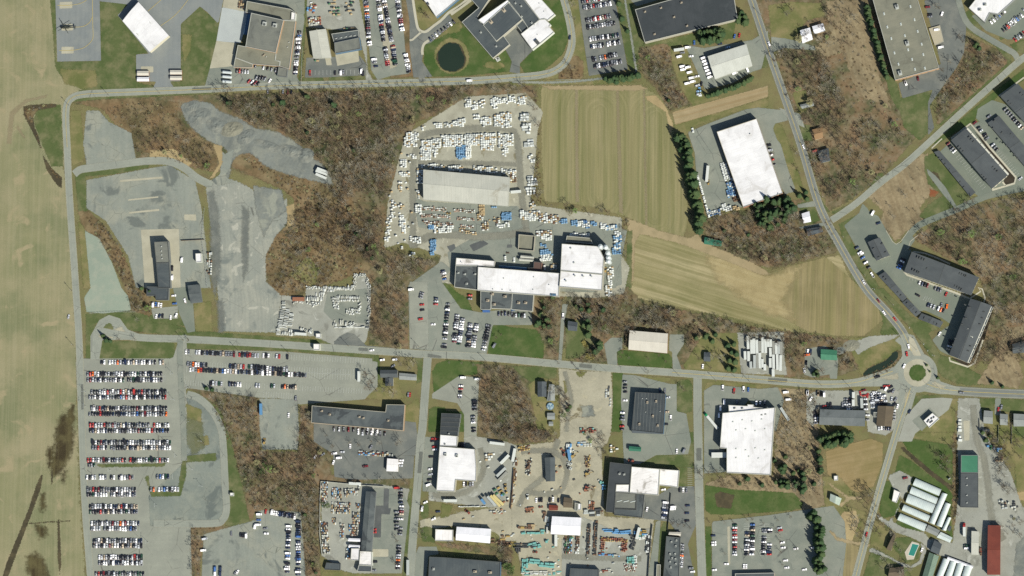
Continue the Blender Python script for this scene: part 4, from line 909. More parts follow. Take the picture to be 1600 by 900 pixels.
flat_b('container_office','white box office against the east wall of the tan armoury','cabin','A1','905,125 945,135 938,210 898,205',6,m_whitew,r_white2)
B=gable_b('workshop_building','light grey ribbed metal workshop in the fenced yard north of the road','workshop','T10','437,180 470,360 358,365 332,195',6,1.0,m_metalw,r_gmetal)
B=Bld('garage_building','dark gravel roofed garage with tan concrete forecourt beside the grey workshop','garage',V('T10','475,215 640,190 655,305 490,335'),6)
B.flat(V('T10','490,268 645,235 655,305 495,335'),6.5,m_bluew,r_tar2,m_greyw); B.flat(V('T10','472,212 640,188 645,233 488,266'),5,m_greyw,r_dark2)
B.units('T10','500,240 530,235 560,230 590,225 615,222',5,l=2.4,w=1,t=.6)
B=Bld('school_building','large school with dark roofs, raised gym and white wing around a courtyard drive','school',V('A2','545,230 870,608 1040,465 720,85'),6)
B.flat(V('A2','545,230 720,82 640,-10 560,-120 860,-120 850,-40 700,190 770,260 905,430 975,370 1043,462 868,608'),6,m_conw,r_dark)
B.flat(V('A2','765,260 1030,25 1175,200 905,430'),8.5,m_conw,r_dark)
B.flat(V('A2','715,210 1020,0 1040,20 775,255'),9.2,m_whitew,r_wmetal)
B.flat(V('A2','1035,22 1000,-30 900,-120 1090,-120 1195,0 1355,200 1235,295 1180,205'),6,m_conw,r_dark)
B.flat(V('A2','1178,207 1238,297 1175,345 1115,265'),5,m_conw,r_dark)
B.flat(V('A2','1195,-10 1370,-10 1515,150 1440,210 1400,195 1360,205'),6.5,m_whitew,r_white)
B.flat(V('A2','1355,205 1410,200 1470,255 1455,275 1505,335 1380,440 1280,518 1160,355 1235,295'),6.5,m_whitew,r_white)
B.units('A2','845,225 980,105',8.5,l=4,w=3,t=1.8,mat=m_unitb); B.units('A2','740,335 900,480 1165,170 1270,235 1100,30 1160,60',6,l=2,w=1.6,t=1); B.units('A2','1325,435',6.5,l=5,w=3.5,t=1.6,mat=m_fan); B.units('A2','1300,260 1330,360 1400,120 1350,35',6.5,l=1,w=1,t=.6,kind='roof_vent')
B=flat_b('office_building','white roofed building northwest of the school behind a curved sidewalk','building','A2','120,-40 165,20 200,60 280,182 520,-20 400,-200',6,m_bluew,r_white)
B.unit(*V('A2','190,40')[0],6,l=2.5,w=2,t=1.4,mat=m_fan)
B=Bld('cooling_tower','small white square cooling tower at the southern tip of the school','cooling tower',V('A2','890,600 930,590 945,625 910,640'),2.4); B.flat(V('A2','890,605 930,592 947,622 910,642'),2.4,m_unit,r_wmetal); B.units('A2','922,616',2.4,l=2.6,w=2.6,t=.5)
B=flat_b('warehouse','long black roofed warehouse with four small roof units above the van yard','warehouse','T20','770,60 1200,-60 1380,-60 1410,120 830,265',8,m_conw,r_black,m_coping)
B.units('T20','830,72 930,48 1058,15 1012,105 1093,160 890,212',8,l=2.2,w=1.6,t=1.1,mat=m_unitb)
B=gable_b('warehouse','pale ribbed metal warehouse with a row of white vans at its west end','warehouse','T20','1222,352 1465,275 1502,410 1268,494',6,1.2,m_metalw,r_lmetal,trim=m_trim)
B=flat_b('distribution_warehouse','big white roofed warehouse west of the highway with pallets along its west wall','warehouse','B8','300,398 535,320 687,757 455,840',8,m_brick,r_white,m_conw)
B.units('B8','495,410 520,805 590,785 660,760',8,l=1.4,w=1.2,t=.8,kind='roof_vent')
# ---- north-east corner
B=Bld('house','white roofed house among bare trees east of the highway','house',V('T30','195,190 345,145 358,195 215,270'),4)
B.gable(V('T30','200,190 262,172 280,245 215,270'),4,.8,m_whitew,r_wmetal); B.gable(V('T30','275,165 345,145 358,192 290,212'),3.8,.8,m_whitew,r_wmetal)
gable_b('garden_shed','long shed with one dark and one white roof slope beside the highway','shed','T30','200,655 285,635 288,660 212,680',3,.8,m_greyw,r_grey)
gable_b('cottage','tan roofed cottage on green grass east of the highway','cottage','T30','275,810 340,795 345,860 295,875',3.4,1.4,m_cream,r_tan)
gable_b('cottage','slate roofed cottage with a red car at its door east of the highway','cottage','T31','310,45 378,25 390,105 330,120',3.6,1.6,m_cream,r_shing2)
B=flat_b('factory_building','long grey gravel roofed factory with tan brick east side and many skylights','factory','T30','650,-20 930,-20 1070,425 795,500',8,m_tanbrick,r_tar,m_coping)
B.units('T30','805,42 870,270 825,455',8,l=4.5,w=3.5,t=2.2,mat=m_unit)
B.units('T30','725,85 890,40 915,122 830,150 745,168 770,240 855,222 935,195 790,330 960,275 875,310 970,340 815,400 900,370 918,432 980,425',8,l=3,w=1.6,t=.3,kind='skylight')
side_windows(B,B.P,8,1,7,1.2,2.2)
B=Bld('loading_dock','pale concrete loading dock against the east wall of the grey roofed factory','loading dock',V('T30','1000,175 1075,155 1100,260 1040,285'),1.2); B.flat(V('T30','1005,178 1075,158 1098,258 1042,282'),1.2,m_conw,plain('dock_concrete',C(202,190,168),0.9,0.2),m_conw,0.05)
B=flat_b('office_building','white roofed office with a landscaped bed in the northeast corner of the scene','office','T30','1255,50 1310,-20 1560,-20 1440,90 1385,80 1355,140',6,m_greyw,r_white)
B.units('T30','1325,60 1357,28',6,l=3,w=2.4,t=1.2)
# apartments ------------------------------------------------------------
def skyl(B,key,pts,h,l=2.2,w=1.1,rz=0.0,up=0.0):
 for p in V(key,pts): B.unit(*p,h+up,l=l,w=w,t=0.45,mat=m_copdark,rz=rz,kind='roof_dormer')
AP=[]
def apartment(label,key,pts,h,rise,rows,sk,wall=m_cream,name='apartment_building'):
 B=gable_b(name,label,'apartment block' if h>5 else 'garage',key,pts,h,rise,wall,r_shing,over=0.5,trim=m_copdark)
 skyl(B,key,sk,h,up=rise*0.45,rz=math.pi/2)
 side_windows(B,inset(ccw([tuple(p) for p in B.P]),0.5),h,rows,4.2,1.0,1.5,w=1.8)
 return B
B=apartment('three storey charcoal roofed apartment block between two car parks, nearest the diagonal road junction','A4','540,510 640,430 920,745 815,835',10,2.2,3,'660,490 675,505 690,520 590,555 605,570 620,585 695,610 720,665 820,690 835,705 850,718 745,745 760,760 775,775 680,605')
AP.append(B)
apartment('three storey charcoal roofed apartment block in the northeast, beyond the long garage','A4','870,215 985,130 1200,350 1060,420',10,2.2,3,'925,250 940,268 955,280 1005,195 1020,210 1035,225')
apartment('long charcoal garage with white eastern eave between the two northern apartment blocks','A4','785,395 860,345 1150,690 1080,740',3.4,1.6,0,'820,430 880,460 940,470 960,490 830,380 870,520 965,605 985,630 910,545',name='garage_block')
apartment('long charcoal garage on the grass edge west of the northern apartment block','A4','425,590 460,578 705,860 668,890',3,1.3,0,'460,630 480,645 530,705 550,730 600,790 625,825 500,670',name='garage_block')
B=apartment('charcoal roofed apartment block beside the brown woods, north of the courtyard car park','A5','460,265 510,135 940,300 890,415',10,2.2,3,'545,170 560,175 575,182 590,188 515,250 530,257 545,265 555,270 605,243 655,262 735,290 815,275 830,280 845,287 855,292 785,355 800,362 815,370 828,378')
B.units('A5','685,270',10.5,l=1,w=2.6,t=1,mat=m_trim)
B=apartment('long charcoal apartment block slanting beside the roundabout, white balconies on its east side','A5','748,795 885,435 1020,480 865,845',10,2.4,3,'850,475 880,490 855,560 830,600 790,690 775,730 960,560 945,600 890,680 885,740 870,770 970,520')
AP.append(B); B.units('A5','872,632 892,680',11,l=1.2,w=2.6,t=.8,mat=m_trim)
apartment('small charcoal community building with cream south gable in the western car park','A5','285,195 228,75 305,45 370,160',4.5,1.8,1,'265,115 300,170 320,85 340,140',name='community_building')
apartment('charcoal garage row at the road edge of the courtyard, northern of three','A5','295,290 340,262 480,430 450,455',3,1.3,0,'330,300 345,315 380,350 395,365 420,395 440,415',name='garage_block')
apartment('charcoal garage row at the road edge of the courtyard, middle of three','A5','448,462 482,435 570,525 535,552',3,1.3,0,'480,465 500,485 520,505 540,525',name='garage_block')
apartment('charcoal garage row at the road edge of the courtyard, southern of three','A5','550,565 572,528 712,585 690,622',3,1.3,0,'590,560 620,575 650,590 670,600',name='garage_block')
gable_b('cottage','white roofed cottage on the west side of the highway above a slate roofed one','cottage','T31','210,435 258,420 270,485 222,495',3.4,1.2,m_whitew,r_wmetal)
gable_b('cottage','slate roofed cottage on the west side of the highway below a white roofed one','cottage','T31','240,530 335,515 345,550 250,575',3.4,1.4,m_greyw,r_shing2)
gable_b('house','charcoal roofed house in dry grass at the eastern edge of the scene','house','T32','1525,350 1640,320 1650,400 1530,410',4.5,2.2,m_cream,r_shing)
gable_b('farm_shed','teal roofed shed at the corner of the tan field beneath bare trees','shed','T21','1205,582 1315,608 1308,640 1200,625',3.4,.8,m_greyw,r_teal)
def balconies(B,a,b,levels,n):
 a=Vector(a); b=Vector(b); d=b-a; u=d.normalized(); M=Matrix.Translation((a.x,a.y,0))@Matrix.Rotation(math.atan2(u.y,u.x),4,'Z'); L=d.length/n
 for k in range(n):
  mb=MB()
  for z in levels: mb.box(k*L+.3,(k+1)*L-.3,-2.3,0,z,z+.2,0,M).box(k*L+.3,(k+1)*L-.3,-2.36,-2.28,z+.2,z+1.2,0,M)
  mb.obj('balcony',m_trim,B.root)
for B in AP:
 P=inset(ccw([tuple(p) for p in B.P]),.45); E=[(P[i],P[(i+1)%4]) for i in range(4)]
 a,b=max(E,key=lambda e: (e[1][1]-e[0][1])*B.cs+(e[1][0]-e[0][0])*B.sn); balconies(B,a,b,(3,5.9,8.6),9)
 # ---- west side
B=Bld('depot_building','long dark roofed depot with a gravel roofed north bay on a concrete pad','depot',V('T01','963,612 1050,608 1065,900 978,900'),6)
B.flat(V('T01','963,612 1050,608 1060,742 976,745'),7.5,m_greyw,r_tar2,m_copdark); B.flat([(244,411),(264.7,410.5),(266.5,450),(247.5,450)],6,m_greyw,r_dark,m_copdark)
B.flat([(229.2,450),(229,462),(243,462),(243.5,468.7),(263,468.7),(263.8,450.2),(247,450.2),(246,448),(229.3,447.5)],4.5,m_greyw,r_dark,m_copdark)
B.units('T01','1008,640 1008,668 1010,692 1012,715',7.5,l=1.4,w=1.4,t=.7,kind='roof_vent')
gable_b('storage_shed','dark roofed shed beside the driveway east of the depot','shed','P','293,446 312,444 316,472 298,474',4.5,1.0,m_greyw,r_dark2)
flat_b('equipment_cabin','small white flat roofed cabin in the grey yard northeast of the depot','cabin','T01','1222,685 1258,683 1260,738 1225,740',4.5,m_whitew,r_white)
B=flat_b('guard_canopy','white gate canopy spanning the middle road beside the stone yard','canopy','T12','360,350 398,350 398,388 360,388',5,m_trim,r_white2)
flat_b('gatehouse','small white gatehouse on the grass verge north of the road canopy','gatehouse','T12','375,285 405,285 405,312 375,312',3,m_whitew,r_white)
flat_b('utility_cabin','small white cabin on the grass bank east of the grey loop road','cabin','T03','1438,380 1460,380 1460,400 1438,400',2.6,m_whitew,r_white)
B=Bld('house','dark roofed house with a rear wing beside the N-S road and long car park','house',V('T12','775,510 885,505 890,610 800,610'),5)
B.gable(V('T12','775,512 885,512 888,560 778,560'),4.5,1.8,m_cream,r_shing); B.gable(V('T12','808,562 808,612 858,612 858,562'),4,1.4,m_cream,r_shing)
gable_b('garage','light grey roofed garage east of the dark roofed house','garage','T12','895,530 1003,540 1003,578 895,572',3,.9,m_whitew,r_grey)
B=Bld('industrial_unit','long low dark patched roof unit south of the long car park','industrial unit',V('T12','350,735 930,790 920,890 345,842'),6)
B.flat(V('T12','350,735 810,775 815,728 930,730 920,892 345,842'),6,m_tanbrick,r_dark2,m_conw)
B.units('T12','410,768 460,790 645,805 670,812 825,828',6,l=2.2,w=1.8,t=1.2,mat=m_unitb)
# ---- stone works and the long factory
B=gable_b('storage_hall','long pale ribbed metal hall surrounded by white wrapped pallets','storage hall','B1','205,450 655,490 645,640 205,605',8,1.6,m_metalw,r_gmetal,over=.3)
B=Bld('factory_building','huge factory of white roofed halls with dark grey front offices','factory',V('A3','335,360 970,410 965,592 330,545'),8)
B.flat(V('A3','335,360 970,410 965,592 330,543'),8.5,m_conw,r_white)
B.flat(V('A3','165,290 465,315 463,358 335,356 335,350 160,348'),7,m_conw,r_white2); B.flat(V('A3','160,350 334,352 330,540 150,518'),7,m_conw,r_dark2)
B.flat(V('A3','355,548 440,556 432,694 355,692'),6,m_greyw,r_dark2); B.flat(V('A3','441,556 602,566 592,690 438,684'),5.5,m_conw,r_dark2); B.flat(V('A3','603,566 770,578 760,708 596,692'),6,m_conw,r_dark)
B.flat(V('A3','500,350 715,366 715,384 500,364'),4.5,m_bluew,r_blue,m_bluew); B.flat(V('A3','770,318 832,325 828,398 720,390 725,368 768,366'),5,m_brick,roof_mat('brown_flat_roof',C(112,88,82),C(104,82,76)),m_copdark)
B.units('A3','445,572 410,622 545,590 460,652 650,640 705,640',6,l=3,w=2.2,t=1.4,mat=m_unitb); B.units('A3','178,405 230,415 310,415 245,490',7,l=2.4,w=1.8,t=1.2)
B.units('A3','208,328 535,450 525,538 588,545 765,538 890,500 450,535 770,440',8.5,l=1.2,w=1,t=.7,kind='roof_vent')
B.unit(*V('A3','920,578')[0],8.5,l=6,w=2.4,t=.5,mat=m_bluew)
B=Bld('blue_canopy','bright blue entrance canopy at the west corner of the factory offices','canopy',V('A3','370,700 425,700 425,712 370,712'),3.2); B.flat(V('A3','370,697 425,697 425,714 370,714'),3.2,plain('blue_awning',C(74,116,196),.6),plain('blue_fabric',C(74,116,196),.7),m_bluew,.05)
B=Bld('blue_canopy','smaller bright blue canopy midway along the factory office front','canopy',V('A3','592,680 620,680 620,698 592,698'),3.2); B.flat(V('A3','592,678 620,678 620,698 592,698'),3.2,MATS['blue_awning'],MATS['blue_fabric'],m_bluew,.05)
B=Bld('production_hall','nearly square white roofed hall with silos on its northeast corner','factory hall',V('A3','990,180 1320,205 1305,545 970,515'),10)
B.flat(V('A3','990,180 1275,200 1318,290 1310,418 980,388'),11,m_conw,r_white); B.flat(V('A3','980,392 1310,422 1303,543 970,515'),10,m_conw,r_white)
B.flat(V('A3','1030,118 1215,135 1230,180 1020,165'),5,m_conw,r_tar,m_coping)
B.units('A3','1060,215 1085,328 1092,430 1158,435 1222,435 1022,470',11,l=2,w=2,t=1,kind='roof_vent')
B=Bld('open_bin','square walled aggregate store with tan floor north of the factory','store',V('A3','655,105 780,115 770,235 650,225'),5); B.flat(V('A3','655,108 782,120 772,238 650,228'),2.2,m_conw,r_tar,m_conw,2.2)
gable_b('storage_shed','pale roofed narrow shed south of the aggregate store, upper of two','shed','A3','668,268 772,278 772,296 665,288',4,.5,m_conw,r_gmetal); gable_b('storage_shed','pale roofed narrow shed south of the aggregate store, lower of two','shed','A3','658,292 770,302 768,320 655,312',4,.5,m_conw,r_gmetal)
# silos
m_silo=plain('silo_steel',C(226,230,232),0.45,0.4,var=0.06)
for i,(x,y) in enumerate(V('A3','1290,200 1330,205 1348,250 1352,285 1352,315')):
 h=17 if i<2 else 11; c=G(x,y,h); t=empty('silo',(c[0],c[1],0),0,['tall white silo at the corner of the square hall, western of the tall pair','tall white silo at the corner of the square hall, eastern of the tall pair','shorter white tank beside the square hall, northernmost of three','shorter white tank beside the square hall, middle of three','shorter white tank beside the square hall, southernmost of three'][i],'silo','silos beside the square hall')
 r=2.3; mb=MB().cyl((0,0,-.1),(0,0,h),r,r,20,caps=False); o=mb.obj('tank',m_silo,t); mb=MB().cyl((0,0,h),(0,0,h+1.2),r+.1,.4,20); mb.obj('cone_roof',m_silo,t); MB().cyl((r+.3,0,0),(r+.3,0,h),.15,.15,6).obj('ladder',m_unit,t)
 # ---- centre south
gable_b('house','small charcoal roofed house at the end of a narrow drive south of the factory','house','T22','350,205 410,215 405,270 350,265',4.2,1.6,m_greyw,r_shing2)
B=gable_b('warehouse','cream ribbed roof warehouse with brick walls on the north side of the middle road','warehouse','T22','735,265 975,285 970,408 728,385',6.5,1.2,m_brick,r_pink)
gable_b('cottage','small slate roofed cottage among shrubs near the trailer yard','cottage','T22','1200,400 1240,402 1240,460 1198,458',3.2,1.2,m_greyw,r_shing2)
gable_b('garage','green roofed garage on dark asphalt east of the trailer yard','garage','T32','330,382 432,388 432,452 330,448',4,1.4,m_conw,r_green)
B=Bld('house','grey roofed house with a light wing north of the round pool','house',V('T22','155,585 215,585 270,700 215,680'),4)
B.gable(V('T22','160,585 160,680 215,680 215,585'),4,1.6,m_whitew,r_shing2); B.gable(V('T22','232,600 218,705 268,705 265,605'),3.6,1.2,m_whitew,r_grey)
gable_b('garden_shed','grey roofed garden shed south of the round pool, larger of two','shed','T22','220,780 268,780 268,822 220,822',2.8,.8,m_whitew,r_grey); gable_b('garden_shed','small grey garden shed south of the round pool, smaller of two','shed','T22','230,835 258,835 258,862 230,862',2.2,.6,m_whitew,r_grey)
B=flat_b('office_building','black roofed office striped with pale lines west of the oval grass island','office','T22','770,650 960,662 945,910 748,890',6,m_bluew,r_solar,m_copdark)
B.units('T22','845,715 900,708 880,800 910,860 795,850',6,l=2.4,w=1.8,t=1.1,mat=m_unitb); B.units('T22','815,690 835,775 925,770 840,690',6,l=1,w=1,t=.6,kind='roof_vent')
B=Bld('distribution_warehouse','very large white roofed warehouse south of the middle road with a green truck beside it','warehouse',V('B4','145,725 560,685 540,900 140,900'),9)
B.flat([(1129,645.5),(1211,637),(1204,742),(1135.5,738.5),(1135.5,701),(1125,700)],9,m_conw,r_white)
B.flat(V('B4','192,665 340,672 340,660 388,662 390,680 490,690 492,682 558,686 555,710 500,742 195,728'),8,m_conw,r_white)
B.units('P','1145,659 1160,656 1175,658 1190,655 1150,672 1165,670 1180,673 1195,670 1150,701 1165,703 1180,700 1195,703 1150,715 1170,713 1185,716',9,l=1.5,w=1.2,t=.5,kind='skylight')
B.units('B4','240,690 300,690 450,740 480,735',8,l=2,w=1.5,t=1)
# ---- mid south block
B=Bld('factory_building','white roofed factory with black stepped north bays beside the N-S road','factory',V('B6','85,390 360,410 350,660 60,735'),7)
B.flat(V('B6','85,388 360,410 372,550 368,660 210,648 200,740 60,735'),7.5,m_conw,r_white); B.flat(V('B6','90,297 225,308 220,388 86,385'),6.5,m_conw,r_white)
for k in range(5):
 y0,y1=128+k*34,160+k*34
 B.flat(V('B6',f'{98 - k * 2},{y0} {247 - k * 5},{y0 + 6} {246 - k * 5},{y1 + 6} {97 - k * 2},{y1}'),6-0.15*(k%2),m_greyw,r_black,m_copdark,.2)
B.units('B6','128,450 218,460',7.5,l=3,w=2.6,t=1.3); B.units('B6','125,370 155,288',6.5,l=1.5,w=1.5,t=.8)
gable_b('work_shed','narrow dark roofed shed standing alone in the dirt yard','shed','B6','985,472 985,660 915,662 905,475',5,1.2,m_greyw,r_dark)
gable_b('yard_office','brown roofed yard office beside parked cars at the south edge of dirt yard','building','A6','455,345 515,355 515,420 450,418',4.2,1.0,m_cream,r_brown)
gable_b('container_office','red roofed low building in the line of yard sheds','shed','A6','350,400 415,405 412,438 350,438',2.8,.5,m_brick,r_red)
flat_b('storage_container','grey box with pale lid next to the brown yard office, western of two','container','A6','533,385 553,388 551,442 531,440',2.8,m_greyw,r_tar2); flat_b('storage_container','white box next to the brown yard office, eastern of two','container','A6','556,390 577,393 575,436 554,434',2.8,m_whitew,r_wmetal)
B=gable_b('open_shed','bright white ribbed roof shed in the crane equipment yard','shed','A6','372,480 578,490 570,615 362,605',7,1.2,m_metalw,r_wmetal)
B=Bld('factory_building','dark roofed works joined to a soiled white roofed hall east of the dirt yard','factory',V('A6','780,100 925,115 1010,490 750,450'),7)
B.flat(V('A6','780,100 928,118 918,256 822,255 810,452 750,448'),7,m_greyw,r_black,m_copdark); B.flat(V('A6','932,132 1130,148 1118,332 918,316'),7.5,m_conw,r_white2); B.flat(V('A6','1131,148 1266,158 1256,278 1210,270 1125,262'),6,m_conw,r_white2)
B.flat(V('A6','824,258 916,258 914,314 820,308'),6.2,m_conw,r_white2); B.flat(V('A6','820,310 965,322 960,430 812,425'),6,m_greyw,r_tar2,m_copdark); B.flat(V('A6','966,322 1022,328 1005,490 808,470 812,428 962,434'),5.5,m_greyw,r_dark2,m_copdark)
B.units('A6','845,180 878,184',7,l=2,w=2,t=1.2); B.units('A6','845,372 892,374 940,376',6,l=1,w=5.5,t=.3,kind='skylight')
B=flat_b('office_building','dark roofed narrow building dotted with white roof units beside the N-S road','building','A6','1175,620 1275,630 1262,960 1150,960',5.5,m_greyw,r_dark2,m_copdark)
B.units('A6','1210,660 1240,690 1200,745 1235,745 1215,775 1238,780 1200,800 1240,815 1205,840 1245,650',5.5,l=2,w=1.6,t=1.1); B.units('A6','1250,590',4,l=.5,w=.5,t=.3)
gable_b('annex','pink brick annex at the north end of the narrow dark roofed building','building','A6','1195,590 1280,592 1275,618 1190,612',3.5,.6,m_brick,r_pink)
flat_b('store_building','dark flat roofed building at the southern edge of the equipment yard','building','A6','500,845 700,855 700,960 490,960',5,m_greyw,r_dark,m_copdark)
flat_b('utility_shed','tan roofed small shed beside the grass strip west of the narrow building','shed','A6','1108,818 1135,820 1132,960 1102,960',3,m_conw,r_tar)
gable_b('equipment_shed','teal roofed open shed beside the works lot north of the white hall','shed','T23','732,88 808,95 806,122 730,118',3.6,.6,m_greyw,r_teal)
gable_b('barn','long brown roofed shed on the works lot east of the dirt lot','barn','T23','750,-22 945,-12 944,14 750,6',3.6,.8,m_greyw,r_shing2)
flat_b('brick_pavilion','dark roofed building at the edge of the southern tree lined car park','building','T23','1395,885 1640,880 1640,960 1395,960',4,m_brick,r_dark,m_coping)
B=Bld('builders_warehouse','long grey roofed shed with white south section between a timber yard and a lot','warehouse',V('A7','460,140 538,145 505,610 415,600'),6)
B.gable(V('A7','458,138 418,602 503,608 538,142'),6,1.0,m_greyw,r_dark2); B.flat(V('A7','414,606 504,610 506,718 406,712'),6.5,m_whitew,r_white2); B.flat(V('A7','404,715 504,720 502,768 390,765'),5,m_greyw,r_shing2); B.flat(V('A7','345,585 410,585 405,678 340,675'),5.5,m_whitew,r_white)
gable_b('lean_shed','white roofed lean-to shed on the timber yard side, northern of two','shed','A7','322,504 415,508 414,532 320,528',4,.4,m_whitew,r_wmetal); gable_b('lean_shed','white roofed lean-to shed on the timber yard side, southern of two','shed','A7','325,555 415,560 412,582 322,578',4,.4,m_whitew,r_wmetal)
flat_b('storage_shed','dark flat roofed shed at the southwest corner of the timber yard','shed','A7','150,695 260,705 258,755 135,750',3.4,m_greyw,r_dark,m_copdark)
gable_b('garage','square white flat roofed garage alone on the dark asphalt lot','garage','T13','820,165 890,170 888,248 815,245',4.6,.3,m_cream,r_white2)
B=gable_b('warehouse','white and pale blue ribbed metal warehouse south of the dirt lot','warehouse','A7','1168,415 1435,432 1428,545 1160,520',5.5,1.0,m_whitew,r_wmetal)
flat_b('office_building','cream square roofed building immediately west of the pale blue warehouse','building','A7','1002,435 1140,440 1138,528 1000,525',4.5,m_conw,r_white2)
B=flat_b('industrial_unit','big black flat roofed unit at the southern edge west of bare trees','industrial unit','A7','955,650 1070,655 1510,690 1500,960 940,960',7,m_bluew,r_dark,m_copdark)
B.units('A7','985,745',7,l=2.4,w=2.4,t=1.2); B.units('A7','1310,765 1428,772',7,l=3.4,w=2.2,t=1.6,mat=m_unitb)
# ---- roundabout and the farm
gable_b('repair_garage','long grey gabled repair garage packed round with cars west of the roundabout','garage','B5','120,560 520,570 515,710 112,695',5.5,1.2,m_conw,roof_mat('weathered_grey_roof',C(128,132,134),C(116,121,123),seam=[('u',1.2,.2,C(104,108,110),.4)],dirt=(.06,.56,.08,C(94,98,98),.6)))
B=Bld('repair_garage','brown shingled garage at the street corner southwest of the roundabout','garage',V('B5','630,530 775,535 750,710 615,705'),4.5); B.gable(V('B5','628,530 615,705 748,712 772,536'),4.5,1.6,m_cream,r_brown); B.flat(V('B5','592,585 625,588 622,628 592,628'),3.6,m_cream,r_tar2)
B=flat_b('fuel_station_shop','small white roofed shop with black equipment on its tilted square roof','shop','B5','1030,660 1108,592 1168,642 1080,722',4.2,m_whitew,r_white)
B.units('B5','1075,655 1100,640 1090,675 1120,630 1065,670 1105,665',4.2,l=2,w=1.2,t=.6,mat=m_fan)
for s,l in (('1350,765 1405,770 1405,850 1345,845','pale grey roofed house south of the east road, westernmost of three'),('1450,785 1500,790 1498,858 1450,855','pale grey roofed house south of the east road, middle of three'),('1535,785 1620,790 1620,865 1535,865','pale grey roofed house south of the east road, easternmost of three')):
 gable_b('house',l,'house','T32',s,4,1.4,m_whitew,r_grey,group='houses along the east road')
gable_b('garden_shed','small grey roofed shed behind the westernmost house of the three','shed','B7','243,160 278,162 276,176 242,174',2.6,.6,m_whitew,r_shing2)
B=Bld('equipment_barn','long barn with green north bay and dark roofed south bays at the farm yard','barn',V('A8','810,-25 942,-25 942,365 806,362'),6); B.flat(V('B7','134,293 220,293 220,382 133,381'),6,m_greyw,r_green,m_greyw,.15); B.flat(V('B7','133,384 220,384 220,556 131,554'),6,m_greyw,r_shing,m_copdark,.15)
B.units('B7','163,408 163,444 163,494 163,532',6,l=1.4,w=1.4,t=.8,kind='roof_vent')
gable_b('long_barn','long red metal roofed barn at the southeast corner','barn','A8','1018,503 1118,505 1115,890 1012,890',6,1.6,m_brick,r_red)
gable_b('storage_shed','grey ribbed roof shed just west of the red barn','shed','A8','890,548 948,552 945,735 888,732',5,1.0,m_metalw,r_gmetal)
GHS=[('455,135 655,222 635,275 430,190','northernmost white film greenhouse of the slanting row'),('425,200 630,290 612,340 405,255','white film greenhouse second in the slanting row, joined to the third'),('398,258 610,342 582,410 375,325','white film greenhouse third in the slanting row, joined to the second'),
('365,340 568,428 548,478 345,388','white film greenhouse fourth in the slanting row, standing apart'),('335,410 545,495 520,553 310,462','southernmost greenhouse of the slanting row')]
for s,l in GHS:
 B=Bld('greenhouse',l,'greenhouse',V('A8',s),1.6,'greenhouses of the farm'); B.barrel(V('A8',s),1.6,2.2,m_whitew,r_poly)
for s,l in (('660,248 555,480 600,500 702,262','longest greenhouse lying across the eastern ends of the slanting row'),('685,325 612,505 658,520 728,340','greenhouse second from the west in the eastern trio'),('705,440 655,540 690,548 732,445','shortest greenhouse at the east side of the trio'),
('668,760 610,910 665,910 722,775','arched white greenhouse in the southern group, westernmost of four'),('726,780 680,910 735,910 772,795','arched white greenhouse in the southern group, second of four'),('780,795 745,910 800,910 834,805','arched white greenhouse in the southern group, third of four'),('842,805 810,910 870,910 900,825','arched white greenhouse in the southern group, easternmost of four')):
 B=Bld('greenhouse',l,'greenhouse',V('A8',s),1.6,'greenhouses of the farm'); B.barrel(V('A8',s),1.6,2.2,m_whitew,r_poly)
gable_b('header_house','grey roofed header house joining the northern greenhouses at their south ends','shed','A8','552,500 645,545 620,590 528,548',3.6,1.2,m_whitew,r_grey); gable_b('greenhouse','low white greenhouse east of the grey header house','greenhouse','A8','650,555 742,600 722,640 618,598',3,1.0,m_whitew,r_poly)
gable_b('header_house','dark gabled header house at the north end of the long glass greenhouse','shed','A8','600,620 660,650 635,735 568,705',4.5,1.6,m_greyw,r_shing2); gable_b('header_house','white connecting shed along the north ends of the southern greenhouses','shed','A8','705,748 905,822 898,842 698,768',3,.7,m_whitew,r_wmetal)
gable_b('greenhouse','long green glass greenhouse running off the southern edge','greenhouse','A8','560,715 490,960 570,960 636,745',3.2,1.6,m_greyw,r_glassg)
flat_b('farm_shop','small cream building on the lawn between the road and greenhouses','shop','A8','285,225 338,248 305,330 268,315',3.4,m_cream,r_white2)
gable_b('house','dark roofed farmhouse west of the swimming pool','house','A8','285,565 300,580 262,705 225,690',4.2,1.6,m_whitew,r_brown)
gable_b('house','brown roofed house under bare trees at the bottom edge near the farm drive','house','T33','760,850 850,840 850,900 750,910',4.2,1.6,m_cream,r_brown)
gable_b('house','white and green roofed house at the fork of a sandy track','house','T33','385,430 390,385 460,415 445,460',4,1.4,m_whitew,roof_mat('mossy_roof',C(206,214,204),C(186,200,186)))
flat_b('field_hut','tiny white hut on the western edge of the small tan field','hut','T33','412,275 437,273 438,302 413,304',2.6,m_whitew,r_white)
gable_b('garden_shed','tiny grey shed next to the farm ditch','shed','A8','705,140 722,128 728,136 712,150',2.2,.5,m_greyw,r_grey); gable_b('garden_shed','small slate shed at the east corner of the shortest greenhouse','shed','A8','715,505 735,515 722,552 700,540',2.6,.6,m_greyw,r_shing2)
